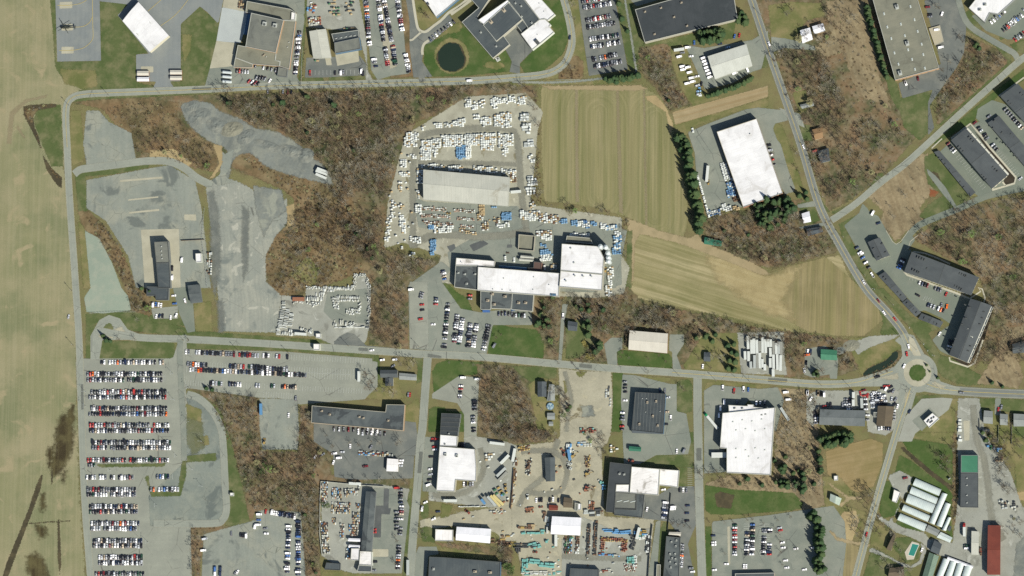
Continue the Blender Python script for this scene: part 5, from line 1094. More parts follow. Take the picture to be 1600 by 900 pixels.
# ================================================================== VEHICLES
m_tyre=plain('tyre_rubber',(0.02,0.02,0.02,1),0.9,0.1); m_cglass=plain('car_glass',(0.012,0.016,0.02,1),0.3,0.4,var=0.0)
m_lampm=plain('lamp_plastic',(0.4,0.1,0.08,1),0.4); m_bed=plain('bed_liner',(0.05,0.05,0.05,1),0.9,0.1)
PAINT={'white': (0.80,0.80,0.78),'silver': (0.42,0.44,0.45),'grey': (0.16,0.17,0.18),'black': (0.018,0.018,0.022),'dark blue': (0.02,0.03,0.06),'bright blue': (0.05,0.12,0.30),
'red': (0.34,0.035,0.03),'dark green': (0.02,0.06,0.035),'tan': (0.38,0.31,0.22),'orange': (0.62,0.13,0.02),'yellow': (0.66,0.42,0.03),'maroon': (0.14,0.02,0.025),'light blue': (0.25,0.42,0.6),'lime green': (0.08,0.55,0.1),'green': (0.02,0.30,0.10)}
PM={}
for k,c in PAINT.items():
 b=NB('car_paint_'+k.replace(' ','_')); PM[k]=b.finish((*c,1.0),0.35,0.35)
MIXES={'lot': 'white:17 black:27 grey:25 silver:14 dark_blue:6 red:4 bright_blue:1 dark_green:3 tan:2 orange:1 maroon:2','blue': 'dark_blue:40 white:35 black:15 bright_blue:15','white': 'white:1'}
def draw(mixname):
 items=[x.split(':') for x in MIXES[mixname].split()]
 return random.choices([i[0].replace('_',' ') for i in items],[float(i[1]) for i in items])[0]
def wheels(mb,xs,w,r,mi=2):
 for x in xs:
  for y in (-w/2,w/2):
   mb.cyl((x,y-.11,r),(x,y+.11,r),r,r,8,mi)
def car_mesh(kind,colour):
 mb=MB()
 if kind=='sedan':
  mb.box(-2.3,2.3,-.9,.9,.25,.7,0).taper(-2.28,2.28,-.88,.88,.7,.92,.1,.25,.05,0)
  mb.taper(-1.75,.95,-.82,.82,.92,1.42,.6,.75,.14,1,0); mb.box(-1.05,.12,-.62,.62,1.42,1.45,0); wheels(mb,(-1.4,1.4),1.7,.33)
  mb.box(-2.33,-2.28,-.8,.8,.6,.8,3)
 elif kind=='hatchback':
  mb.box(-2.05,2.05,-.88,.88,.25,.75,0).taper(-2.03,2.03,-.86,.86,.75,.95,.05,.25,.05,0)
  mb.taper(-1.95,.85,-.8,.8,.95,1.5,.35,.75,.14,1,0); mb.box(-1.5,.05,-.62,.62,1.5,1.53,0); wheels(mb,(-1.25,1.25),1.66,.33); mb.box(-2.08,-2.03,-.8,.8,.65,.85,3)
 elif kind=='suv':
  mb.box(-2.4,2.4,-.96,.96,.3,.85,0).taper(-2.38,2.38,-.94,.94,.85,1.08,.03,.2,.04,0)
  mb.taper(-2.34,.95,-.88,.88,1.08,1.72,.25,.65,.13,1,0); mb.box(-2.0,.25,-.7,.7,1.72,1.76,0); wheels(mb,(-1.45,1.45),1.8,.38); mb.box(-2.43,-2.38,-.9,.9,.8,1.0,3)
 elif kind=='pickup':
  mb.box(-2.8,2.8,-.98,.98,.35,.8,0).taper(.4,2.78,-.96,.96,.8,1.1,0,.15,.04,0)
  mb.taper(-.75,1.35,-.9,.9,.8,1.8,.15,.7,.14,1,0); mb.box(-.5,.6,-.7,.7,1.8,1.83,0)
  for y0,y1 in ((-.98,-.86),(.86,.98)): mb.box(-2.8,-.75,y0,y1,.8,1.2,0)
  mb.box(-2.8,-2.68,-.86,.86,.8,1.2,0).box(-2.68,-.75,-.86,.86,.8,.84,4); wheels(mb,(-1.8,1.8),1.84,.4)
 elif kind=='van':
  mb.box(-2.7,2.1,-1,1,.35,1.2,0).taper(2.1,2.75,-1,1,.35,1.2,0,.1,.05,0).taper(-2.68,2.3,-.98,.98,1.2,2.25,.06,.75,.1,0,0)
  mb.add([(2.24,-.85,1.28),(2.24,.85,1.28),(1.68,.8,2.14),(1.68,-.8,2.14)],[(0,1,2,3)],1)
  for s in (-1,1): mb.box(.8,1.6,s*.95-.06,s*.95+.06,1.35,1.9,1)
  mb.box(-2.4,-1.2,-.6,.6,2.24,2.28,0); wheels(mb,(-1.7,1.7),1.86,.38)
 return mb.mesh(kind,[PM[colour],m_cglass,m_tyre,m_lampm,m_bed])
CM={}
def cmesh(kind,colour):
 if (kind,colour) not in CM: CM[(kind,colour)]=car_mesh(kind,colour)
 return CM[(kind,colour)]
GZ=0.1
CARS=[]  # kind, colour, x, y, heading, label, group, priority
ORD='first second third fourth fifth sixth seventh eighth ninth tenth eleventh twelfth thirteenth fourteenth fifteenth sixteenth seventeenth eighteenth nineteenth twentieth twenty-first twenty-second twenty-third twenty-fourth twenty-fifth twenty-sixth twenty-seventh twenty-eighth twenty-ninth thirtieth thirty-first thirty-second'.split()
def put(kind,colour,p,head,label,group,prio=0):
 CARS.append((kind,colour,p[0],p[1],head,label,group,prio))
def px_angle(dx,dy): return math.atan2(-dy,dx)
def row(key,s,n,fill,place,mixname='lot',kinds=None,lean=0.0,prio=1,cols=None,head=None):
 """cars side by side from the first to the last pixel; place names the row; label counts the cars present"""
 (x0,y0),(x1,y1)=V(key,s); a=px_angle(x1-x0,y1-y0); end='western' if abs(x1-x0)>=abs(y1-y0) else 'northern'
 if (x1<x0 if end=='western' else y1<y0): x0,y0,x1,y1=x1,y1,x0,y0
 k=0; run=random.random()<fill
 for i in range(n):
  if random.random()<0.35: run=random.random()<fill
  if not (run if fill<.8 else random.random()<fill): continue
  t=i/max(n-1,1); kind=random.choices(*zip(*(kinds or (('sedan',40),('hatchback',18),('suv',32),('pickup',7),('van',3)))))[0]
  col=cols[k%len(cols)] if cols else draw(mixname)
  w=G(x0+(x1-x0)*t+random.uniform(-.25,.25),y0+(y1-y0)*t+random.uniform(-.35,.35))
  h=(a+math.pi/2 if head is None else head)+lean+random.uniform(-.03,.03)+(math.pi if random.random()<.4 else 0)
  nm={'pickup': 'pickup truck','suv': 'SUV'}.get(kind,kind)
  put(kind,col,w,h,f'{col} {nm}, {ORD[min(k, 31)]} from {end} end, {place}','cars parked in the '+place,prio); k+=1
def cars_at(key,items,place,a=None,prio=0):
 """items: 'x,y,angle,colour,kind' separated by ; angle in degrees as seen in the photo (0 = pointing east)"""
 L=[]
 for it in items.split(';'):
  f=[q.strip() for q in it.split(',')]; p=V(key,f[0]+','+f[1])[0]
  L.append((p,math.radians(float(f[2])),f[3],f[4] if len(f)>4 else 'sedan'))
 cnt={}
 for p,an,c,kd in L: cnt[(c,kd)]=cnt.get((c,kd),0)+1
 seen={}
 for p,an,c,kd in sorted(L,key=lambda q: q[0][0]):
  nm={'pickup': 'pickup truck','suv': 'SUV'}.get(kd,kd); n=cnt[(c,kd)]; seen[(c,kd)]=k=seen.get((c,kd),0)+1
  pre=f'{c} {nm}' if n==1 else f'{c} {nm}, {ORD[k - 1]} from west,'
  put(kd,c,G(*p),an,f'{pre} {place}',None,prio)
  # --- the big western car park
BIG=[('T02','637,465 1020,465',24,.82,'single top row of the west lot')]
for i,(ya,yb,xa,xb,xc) in enumerate(((538,575,548,550,1010),(650,682,575,562,1035),(753,788,575,562,1040),(857,892,565,565,1052))):
 BIG+=[('T02',f'{xa},{ya} {xc},{ya}',29,.98,f'upper line, {ORD[i]} double row, west lot'),('T02',f'{xb},{yb} {xc},{yb}',30,.98,f'lower line, {ORD[i]} double row, west lot')]
BIG+=[('T03','582,66 1065,66',30,.98,'upper line, fifth double row, west lot'),('T03','582,99 1065,99',30,.98,'lower line, fifth double row, west lot'),
('T03','550,176 1050,176',31,.93,'single row above the grass strip'),('T03','545,284 830,284',18,.88,'single row below the grass strip')]
for i,(ya,yb,xa,xc) in enumerate(((360,391,550,846),(466,498,565,856),(571,604,575,866),(680,711,587,885),(783,818,622,887))):
 BIG+=[('T03',f'{xa},{ya} {xc},{ya}',19,.98,f'upper line, {ORD[i]} short double row, west lot'),('T03',f'{xa},{yb} {xc},{yb}',19,.98,f'lower line, {ORD[i]} short double row, west lot')]
BIG+=[('T03','600,887 897,887',19,.95,'southernmost row of the west lot'),('T03','985,280 1070,280',6,.95,'six car row by the grass corner'),('T03','945,360 1112,358',11,.98,'row on the corner lawn edge')]
for b_ in BIG:
 row(*b_,prio=5)
 (x0,y0),(x1,y1)=V(b_[0],b_[1]); SL+=stalls((x0-2,y0),(x1+2,y1),b_[2],5.2)
for s in ('545,550 558,590','1012,545 1035,590','555,650 570,690','1035,640 1050,695','1040,745 1056,800','1050,850 1062,900'):  # hatched ends
 (x0,y0),(x1,y1)=V('T02',s)
 for k in range(7): SL.append([G(x0,y0+(y1-y0)*k/7+1.5),G(x1,y0+(y1-y0)*k/7-1)])
 # --- the long lot south of the middle road
for s,n,f,pl in (('291,550 412,556',30,.9,'north row, long lot west half'),('416,556 500,561',21,.45,'north row, long lot east half'),('294,569 414,574.5',30,.5,'upper middle row, long lot west half'),('401,575 466,578',16,.4,'upper middle row, long lot east half'),
('298,577.5 415,583',29,.9,'lower middle row, long lot west half'),('418,583 482,587',16,.75,'lower middle row, long lot east half'),('292,597 405,602.5',28,.75,'south row, long lot west half'),('408,602.5 462,605',14,.4,'south row, long lot east half')):
 row('P',s,n,f,pl,prio=1)
SL+=stalls((288,550),(572,564),71,5.4)+stalls((292,573),(560,586),67,11,True)+stalls((290,598),(565,611),69,5.4)+stalls((412,616),(455,619),11,5.4)
# --- northern lots
row('P','468,50 461,118',25,.86,'slanting row by the armoury fence',lean=.1)
row('P','572,2 577,66',24,.9,'outer west row, northern lot'); row('P','578,70 587,104',12,.3,'sparse southwest row, northern lot'); row('P','591,0 600,66',25,.95,'left middle line, northern lot'); row('P','600,0 612,64',25,.95,'right middle line, northern lot')
row('P','602,75 606,102',10,.98,'lower left line, northern lot'); row('P','614,72 618,101',11,.98,'lower right line, northern lot'); row('P','621,0 629,50',19,.97,'outer east row, northern lot'); row('P','634,85 639,112',11,.95,'short southeast row, northern lot')
row('P','672.5,61 709,34',9,.99,'school driveway row')
for s,n,f,pl in (('440,8 600,-17',12,.95,'top line, school car park'),('450,48 615,22',12,.97,'second line, school car park'),('465,128 612,100',11,.98,'third line, school car park'),('475,170 640,145',12,.92,'fourth line, school car park'),
('490,245 662,220',12,.75,'fifth line, school car park'),('495,292 672,265',13,.95,'sixth line, school car park'),('508,372 670,338',12,.92,'seventh line, school car park'),('518,415 682,385',13,.95,'eighth line, school car park')): row('T20',s,n,f,pl)
row('A1','335,738 450,750',5,.95,'row south of the armoury'); row('A1','530,682 740,735',6,.9,'row tucked under the armoury wall'); row('A1','540,812 630,820',4,.99,'middle pack of the armoury yard',lean=-.5); row('A1','460,850 560,868',4,.99,'lower pack of the armoury yard',lean=-.5)
cars_at('A1','680,842,58,white,sedan;495,870,90,black,suv;1098,760,90,red,pickup;1358,760,90,black,sedan;1420,758,88,white,van;1447,755,90,grey,suv','on the asphalt by the fenced workshop yard')
cars_at('T10','670,460,90,black,van;75,572,90,grey;170,575,85,grey;200,575,85,maroon;222,578,85,black;660,445,88,white,van;1335,505,3,white,van;740,372,5,white,van;750,415,5,dark blue','along the northern road')
SL+=stalls(*V('T10','345,455 640,450'),12,5)
row('T20','1197,362 1238,482',7,1.0,'row at the west end of the pale warehouse',kinds=(('van',1),),mixname='white')
cars_at('T20','1047,308,5,white,van;1098,297,5,white,van;1046,355,12,white,van;1065,416,10,white,van;1070,436,10,white,van;1100,421,12,white,van;1110,453,12,white,van;1122,488,12,white,van;1130,511,12,white,van;1096,522,12,white,van','on the grass of the van yard')
cars_at('T20','1157,478,10,white;1120,352,5,white;1066,330,5,grey;1160,535,20,silver,suv;1185,525,80,black;1168,570,10,light blue;1168,590,10,silver,suv;1140,268,90,bright blue;1392,228,75,bright blue;1422,222,80,red;1300,275,10,dark blue;1350,296,10,light blue;1393,458,25,white,van;1472,435,110,white,van;362,235,83,dark blue','near the pale van yard warehouse')
row('B8','604,478 632,590',5,.95,'row at the white warehouse east wall')
# --- north-east
cars_at('T30','998,45,5,maroon,suv;1012,92,5,black;1012,105,5,grey;1080,296,12,white,van;1055,187,5,white,van;937,490,98,maroon;860,518,115,white,van;1088,88,70,white,suv;8,275,110,white,suv','on asphalt round the grey roofed factory')
for s,n,f,pl in (('1395,140 1475,70',6,.7,'office front row, northeast corner'),('1470,190 1600,85',10,.6,'inner line, northeast corner lot'),('1485,175 1600,65',10,.6,'outer line, northeast corner lot'),('1545,250 1600,205',5,.8,'island edge row, northeast corner lot')): row('T30',s,n,f,pl,lean=.0)
SL+=stalls(*V('T30','1395,140 1475,70'),7,4.6)
for s,n,f,pl in (('905,305 1015,430',9,.6,'kerb row of the northeastern apartments'),('700,395 780,500',7,.55,'upper garage lane row'),('820,545 985,740',14,.5,'lower garage lane row'),('520,535 760,830',18,.35,'row beneath the western apartment wall')): row('A4',s,n,f,pl,lean=.0); SL.extend(stalls(*V('A4',s),n,4.6))
cars_at('A4','795,352,40,grey,suv;700,395,40,maroon;1005,768,40,silver;765,472,30,black;235,128,110,white,van;320,98,100,maroon','at the ends of the apartment car park')
row('A5','158,110 235,238',5,1.0,'verge row below the community building',cols=['dark blue','white','bright blue','white','black']); row('A5','455,185 428,240',5,.95,'shaded row at the apartment block west end',mixname='blue')
for s,n,f,pl in (('560,335 780,412',14,.45,'row beside the apartment sidewalk'),('615,475 650,490',3,1,'island row, apartment courtyard'),('680,500 712,512',3,1,'second island row, apartment courtyard'),('845,455 745,760',18,.35,'shaded row along the slanting apartment block')): row('A5',s,n,f,pl)
SL+=stalls(*V('A5','500,300 850,420'),20,4.8)+stalls(*V('A5','590,430 640,455'),4,4.8)
cars_at('A5','258,285,120,white,pickup;735,487,80,orange,suv;700,478,80,grey;548,415,150,black,suv;688,662,60,white;730,408,65,red','in the apartment courtyard')
cars_at('A5','203,332,122,white;297,450,125,maroon;333,527,122,white;402,567,125,red;490,742,100,white,suv;479,790,98,red,suv;461,868,65,white,suv','driving on the highway towards the roundabout')
cars_at('T31','222,18,112,white;598,868,122,silver;555,648,25,dark blue;582,688,28,white,pickup;655,432,60,white,van;690,496,20,dark blue;295,45,20,red,van','near the apartments driveway and highway')
cars_at('T32','685,556,20,black,pickup;1210,655,-5,grey,suv;885,772,60,dark blue;1440,760,80,red;1460,745,80,grey,suv;240,468,85,black;228,515,100,white;250,400,85,white,pickup;268,400,85,dark blue,pickup;245,418,10,orange,pickup','near the roundabout and east road')
def cluster(key,s,n,place,cols=None,mixname='lot'): row(key,s,n,.97,place,mixname=mixname,cols=cols)
for s,n,pl in (('585,425 588,540',7,'western file of the packed repair yard'),('612,420 615,520',6,'second file of the packed repair yard'),('636,420 640,520',6,'third file of the packed repair yard'),('662,440 668,520',5,'fourth file of the packed repair yard'),('682,440 690,515',4,'eastern file of the packed repair yard'),
('515,470 520,560',5,'file beside the silver trailer'),('390,470 380,560',5,'file on the forecourt of the grey garage'),('350,470 345,540',4,'second file on the forecourt of the grey garage'),('85,575 85,680',6,'file on the west wall of the grey garage'),('535,610 535,650',2,'pair at the east wall of the grey garage'),
('765,570 762,700',6,'file on the east wall of the brown garage'),('640,722 740,728',6,'line south of the brown garage')): cluster('B5',s,n,pl)
cars_at('B5','505,395,15,maroon;475,420,100,red;512,440,10,red;540,440,80,red;695,355,10,red;715,358,10,red,suv;742,365,30,black,suv;675,375,5,black;703,378,60,white,van;735,405,15,black,suv;765,400,60,grey,suv;600,412,0,white;750,470,80,silver;785,475,60,grey,suv;775,520,50,black,suv;802,535,75,white;155,535,10,red;188,520,90,black;215,520,90,black,suv;320,520,90,grey,suv;12,415,88,white,van;40,470,60,white,suv;105,420,88,tan,van;132,425,88,black,van','in the crowded repair yard')
# --- south-centre and the factory
row('T12','1045,15 1030,60',4,.8,'west file at the factory lane'); cars_at('T12','1038,105,5,red;1040,138,10,black;1030,195,12,red,suv;970,10,5,white,van;1108,228,3,white;725,390,10,white;790,450,8,white,suv;868,448,5,white,suv;858,488,35,grey;953,668,85,grey,suv;963,668,85,red;1490,360,60,grey,van;205,795,90,white;250,690,88,grey,suv','on the lanes around the middle junction')
for s,n,f,pl in (('1127,65 1124,100',3,1,'verge trio of the factory lot'),('1200,100 1177,370',16,.8,'west file of the factory lot'),('1258,170 1240,335',12,.95,'second file of the factory lot'),('1293,195 1268,350',11,.97,'third file of the factory lot'),('1340,225 1325,365',10,.97,'fourth file of the factory lot'),('1380,228 1358,365',10,.97,'fifth file of the factory lot'),('1455,235 1422,385',10,.95,'east file of the factory lot'),('1518,160 1600,160',5,1,'row in front of the factory offices'),('1338,45 1336,115',4,.8,'file on the lawn edge of the factory')): row('T12',s,n,f,pl)
row('T22','8,168 80,172',5,.8,'row by the factory office corner'); row('A3','60,395 75,455',4,1,'pack on the lawn west of the factory')
for s,n,f,pl in (('1283,590 1275,690',6,.8,'west file of the lawn side lot'),('1385,570 1370,690',6,.6,'east file of the lawn side lot'),('1368,710 1366,760',4,1,'lower east file of the lawn side lot'),('1358,805 1362,895',6,.95,'file beside the brown woods')): row('T12',s,n,f,pl)
cars_at('T12','1295,560,0,white,van;1385,570,0,white,van','at the north end of the lawn side lot')
row('T12','430,880 760,892',12,.55,'row south of the low dark roofed unit'); row('T13','640,2 860,15',9,.7,'outer row south of the dark roofed unit')
cars_at('T13','490,135,10,white,pickup;520,162,5,white,van;540,125,0,silver;685,215,8,maroon,pickup;910,178,0,white;905,195,5,white,suv;903,212,0,silver;400,148,30,black;418,140,30,grey;590,88,88,white;720,95,60,grey,suv;370,155,60,white;485,190,70,white','on the dark lot around the square white garage')
for s,n,f,pl in (('905,362 905,440',5,.9,'north file of the builders lot'),('912,465 905,560',7,.85,'middle file of the builders lot'),('880,500 880,610',6,.5,'inner file of the builders lot'),('905,600 900,640',3,.6,'lower file of the builders lot'),('895,715 885,870',10,.93,'south file of the builders lot')): row('T13',s,n,f,pl)
cars_at('T13','880,350,5,red,van;740,610,5,red;740,628,5,red;745,812,5,black,suv;738,866,5,grey,suv;1060,440,25,white;1138,498,5,dark blue;1110,545,25,white;1040,480,80,white,van','around the builders lot and lane')
for s,n,f,pl in (('265,560 265,890',22,.95,'eastern file of the fleet yard'),('205,590 195,890',19,.85,'inner file of the fleet yard'),('100,502 245,528',12,.95,'northern line of the fleet yard')): row('T13',s,n,f,pl,mixname='blue',kinds=(('sedan',40),('suv',30),('van',20),('pickup',10)))
cars_at('T13','20,515,0,white,van;18,550,0,bright blue;15,580,0,white,van;60,603,10,grey;65,635,0,white,suv;62,498,80,red','at the west side of the fleet yard')
cars_at('T03','1447,635,90,grey;1505,642,90,black;1520,645,90,black,suv;1540,648,90,white,van;1595,590,80,white,van;1272,740,5,white,van;1280,668,10,silver,van;1345,855,90,bright blue,van;1380,855,90,dark blue,van;1345,885,90,white,van;1378,885,90,dark blue,van;1472,880,60,grey;1485,875,60,white','in the fleet yard beside grey brush')
row('T03','556,205 590,206',3,.8,'pair at the end of the grass strip')
cars_at('T02','958,105,88,white,van;975,102,85,bright blue;992,105,85,white;1008,108,85,white;978,178,80,white;998,175,60,dark blue;1018,175,85,black;1068,185,88,white;1102,172,70,white,suv;1087,48,5,white;1092,98,5,bright blue;1158,80,110,white,suv;430,180,80,silver','outside the dark roofed depot')
cars_at('T01','1138,725,85,white,van;1078,778,88,black,van;1078,835,88,white,van','behind the dark roofed depot')
cars_at('T13','1110,42,5,red;1128,44,5,red;1105,57,5,black;1115,92,5,red;1118,110,5,white;1095,155,5,black;1090,232,10,white;1092,265,10,silver;1085,298,15,black;1080,330,20,white,van','at the west wall of the stepped white factory')
cars_at('B6','243,375,88,black;262,375,88,black,suv;280,375,88,grey;275,682,88,white;292,680,88,black;325,685,88,grey,suv;345,680,88,silver;245,5,10,grey','around the stepped white factory')
cars_at('A6','262,368,88,white;283,365,88,black;300,365,88,black,suv;358,365,88,black,suv;380,362,88,white;418,368,88,black;1040,430,75,white;1155,293,8,white;1270,295,88,black;1295,295,88,white;1318,298,88,grey;1325,405,5,dark blue;1320,458,5,dark blue;1322,512,5,black;1225,415,3,white,van;1222,430,3,white,van;1250,22,88,white;1300,20,65,grey,van;1360,870,5,white;1350,845,5,grey,suv','near the works hall and dirt yard')
row('A6','1172,385 1160,490',7,.95,'trade file by the works hall',kinds=(('pickup',2),('van',2))); row('A6','1285,680 1275,830',11,.9,'file beside the narrow dark roofed building',lean=-.15)
row('T22','708,585 708,650',4,1,'west file north of the striped black office'); row('T22','692,780 688,885',6,.9,'west file of the striped black office'); cars_at('T22','708,703,0,white;925,640,90,dark blue;957,642,90,grey;975,685,10,silver;968,775,5,tan;993,812,88,white,pickup;962,852,5,black;320,175,88,white,pickup;1193,490,85,white','around the striped black office')
cars_at('B4','148,530,88,white,pickup;236,555,80,red,pickup;310,540,88,white,pickup;347,545,85,bright blue;160,640,88,white,van;258,645,88,grey;410,650,88,white,suv;440,655,88,silver,pickup;475,650,88,grey,pickup;130,690,88,white,van;118,745,88,white,van;640,565,5,white,van;660,622,5,white,van;808,570,88,white,van;893,575,88,tan,van;915,578,88,black,van;940,582,88,white,van;815,250,85,dark blue,suv;800,335,88,black;785,395,88,silver','on the lots south of the middle road')
for s,n,f,pl in (('1393,582 1393,765',13,1.0,'west file of the tree lined lot'),('1475,600 1465,765',12,.85,'second file of the tree lined lot'),('1505,580 1500,765',12,.95,'third file of the tree lined lot'),('1578,610 1572,765',11,.98,'fourth file of the tree lined lot'),('1612,610 1608,765',11,.7,'fifth file of the tree lined lot')): row('T23',s,n,f,pl)
SL+=stalls(*V('T23','1480,575 1480,770'),14,10,True)+stalls(*V('T23','1578,575 1578,770'),14,10,True)+stalls(*V('T23','1112,225 1112,340'),9,4.8)
cars_at('T23','1258,648,5,dark blue;1262,690,5,white;1262,705,5,white,suv;1265,862,5,white;1340,825,0,white;1450,840,88,white;1465,840,88,white','at the western edge of the tree lined lot')
cars_at('T33','72,600,10,silver;78,615,10,red;90,692,12,white;95,723,5,white;110,803,5,white;118,848,5,white;228,860,8,white;275,725,10,silver;175,730,10,white','scattered over the eastern tree lined lot')
cars_at('T33','617,640,75,red;858,288,15,maroon,suv;962,737,70,white;835,845,60,dark blue;1242,710,5,dark green,pickup;1240,727,5,white,suv','on the farm side road and drives')
# --- boxes on wheels
m_boxw=plain('trailer_white',C(240,240,236),0.5,0.3,var=0.05); m_boxs=plain('trailer_silver',C(206,208,206),0.4,0.4,var=0.06); m_boxg=plain('trailer_grey',C(170,168,160),0.6,0.3,var=0.1); m_boxy=plain('trailer_cream',C(236,214,150),0.6,0.3,var=0.06)
m_chas=plain('chassis_steel',(0.04,0.04,0.04,1),0.7,0.2); m_boxb=plain('trailer_blue',C(110,160,208),0.5,0.3,var=0.05)
BOXM={'white': m_boxw,'silver': m_boxs,'grey': m_boxg,'cream': m_boxy,'pale blue': m_boxb}
TRM={}
def trailer(p,ang,L,col,label,cab=None,group=None,hgt=2.8):
 x,y=G(*p,3.9); t=empty('truck' if cab else 'semi_trailer',(x,y,GZ),ang,label,'truck' if cab else 'trailer',group)
 mb=MB(); mb.box(-L/2,L/2,-1.28,1.28,1.15,1.15+hgt)
 n=max(3,int(L/1.2))
 for k in range(n+1):  # side posts and roof bows
  xx=-L/2+L*k/n; mb.box(xx-.04,xx+.04,-1.31,1.31,1.2,1.17+hgt)
 mb.obj('cargo_box',BOXM[col],t)
 mb=MB(); mb.box(-L/2,L/2,-.5,.5,.8,1.12); wheels(mb,(-L/2+1.2,-L/2+2.4),2.1,.5,0); mb.box(L/2-3.2,L/2-3,-.9,.9,.05,.9); mb.obj('chassis',m_chas,t)
 if cab:
  mb=MB(); x0=L/2+.5; mb.box(x0,x0+2.0,-1.2,1.2,.6,2.9).taper(x0+2.0,x0+3.6,-1.15,1.15,.6,1.7,0,.3,.1); mb.taper(x0,x0+1.8,-1.2,1.2,2.9,3.5,0,.8,.1)
  c=mb.obj('cab',PM[cab],t); mb=MB(); mb.box(x0+2.0,x0+2.06,-1.05,1.05,1.75,2.7); mb.obj('windscreen',m_cglass,c)
  mb=MB(); wheels(mb,(x0+2.6,x0+.2,x0-.9),2.1,.5,0); mb.obj('wheels',m_tyre,c)
def trailers(key,items,place,group=None):
 L=[]
 for it in items.split(';'):
  f=[q.strip() for q in it.split(',')]; a=V(key,f[0]+','+f[1])[0]; b=V(key,f[2]+','+f[3])[0]
  L.append((((a[0]+b[0])/2,(a[1]+b[1])/2),px_angle(a[0]-b[0],a[1]-b[1]),max(5.0,math.dist(a,b)*S),f[4],f[5] if len(f)>5 else None))
 L.sort(key=lambda q: (round(q[0][1]/6),q[0][0]) if len(L)>14 else q[0][0]); cnt={}
 for q in L: cnt[(q[3],q[4])]=cnt.get((q[3],q[4]),0)+1
 sn={}
 for p,an,l,c,cab in L:
  kk=(c,cab); sn[kk]=sn.get(kk,0)+1; nm=(f'{cab} cab truck with {c} trailer' if cab else f'{c} semi-trailer')
  trailer(p,an,l,c,(nm if cnt[kk]==1 else f'{nm}, {ORD[sn[kk] - 1]} of {cnt[kk]} from {"northwest" if len(L) > 14 else "west"},')+' '+place,cab,group)
trailers('B4','343,125,345,225,white;370,155,372,262,white;390,145,392,262,white;412,155,415,260,white;435,165,437,245,grey;458,137,458,255,white;480,150,482,257,white;502,150,502,210,white;520,152,522,210,white;543,165,545,265,grey;562,180,562,265,white;582,170,583,265,silver;603,170,603,270,grey;518,218,520,285,white;348,245,348,320,white;395,275,395,375,silver;415,262,418,375,grey;436,257,437,375,white;455,305,455,370,white;518,298,518,370,white;543,270,544,380,white;572,268,574,388,white;600,275,596,395,white;475,345,475,392,white;540,385,540,440,white;365,325,367,378,silver;320,245,322,308,white','in the packed trailer yard','trailers packed in the trailer yard')
trailers('B4','25,750,105,848,white,green;600,685,660,782,silver','beside the very large white warehouse')
trailers('P','1136,709,1112,709,white;1136,713,1112,713,white','backed onto the very large white warehouse')
trailers('B6','475,357,590,372,white;560,520,625,455,white;653,505,672,405,white;530,620,600,555,silver;542,655,610,588,grey;115,810,218,812,white','in the grey gravel loading yard')
trailers('B6','410,800,438,836,pale blue;428,780,490,848,grey;458,778,522,850,silver;482,772,555,852,cream;503,768,580,842,cream','slanting along the gravel yard fence')
trailers('T21','1225,135,1215,235,white;55,295,-8,300,white','standing on the open asphalt yard')
trailers('T11','380,150,448,178,white;372,165,445,190,white;372,185,438,215,white','at the tip of the gravel tongue')
trailers('B2','300,755,438,768,white','along the southern edge of the stone yard')
trailers('T12','642,520,642,585,white;28,722,30,792,pale blue','alone on the southern car park asphalt')
trailers('B5','485,465,488,548,silver;413,410,413,460,white;412,475,412,530,white','among the cars of the repair yard')
trailers('A7','785,675,785,790,silver','on the grass beside the southern road')
trailers('T13','580,320,655,325,white','at the north fence of the timber yard')
trailers('A6','485,10,497,85,pale blue;398,610,398,690,white;965,640,985,560,white','in the crane equipment yard')
trailers('B7','150,655,150,700,white,red','beside the grey ribbed shed in the farm yard')
trailers('T20','1012,312,1075,305,white','on the grass west of the vans')
def emit_cars():
 names={'pickup': 'pickup_truck','van': 'parked_van'}
 byk={}
 for c in CARS: byk.setdefault(names.get(c[0],'parked_car'),[]).append(c)
 for nm,L in byk.items():
  L.sort(key=lambda c: c[7]); rest=L[296:]
  for c in L[:296]:
   o=bpy.data.objects.new(nm,cmesh(c[0],c[1])); COL.objects.link(o)
   o.location=(c[2],c[3],GZ); o.rotation_euler=(0,0,c[4]); tag(o,c[5],{'parked_car': 'car','pickup_truck': 'pickup','parked_van': 'van'}[nm],c[6])
  if rest:
   merged('parked_cars',[(cmesh(c[0],c[1]),Matrix.Translation((c[2],c[3],GZ))@Matrix.Rotation(c[4],4,'Z')) for c in rest],'rows of cars of every colour filling the rest of the west lot','cars')
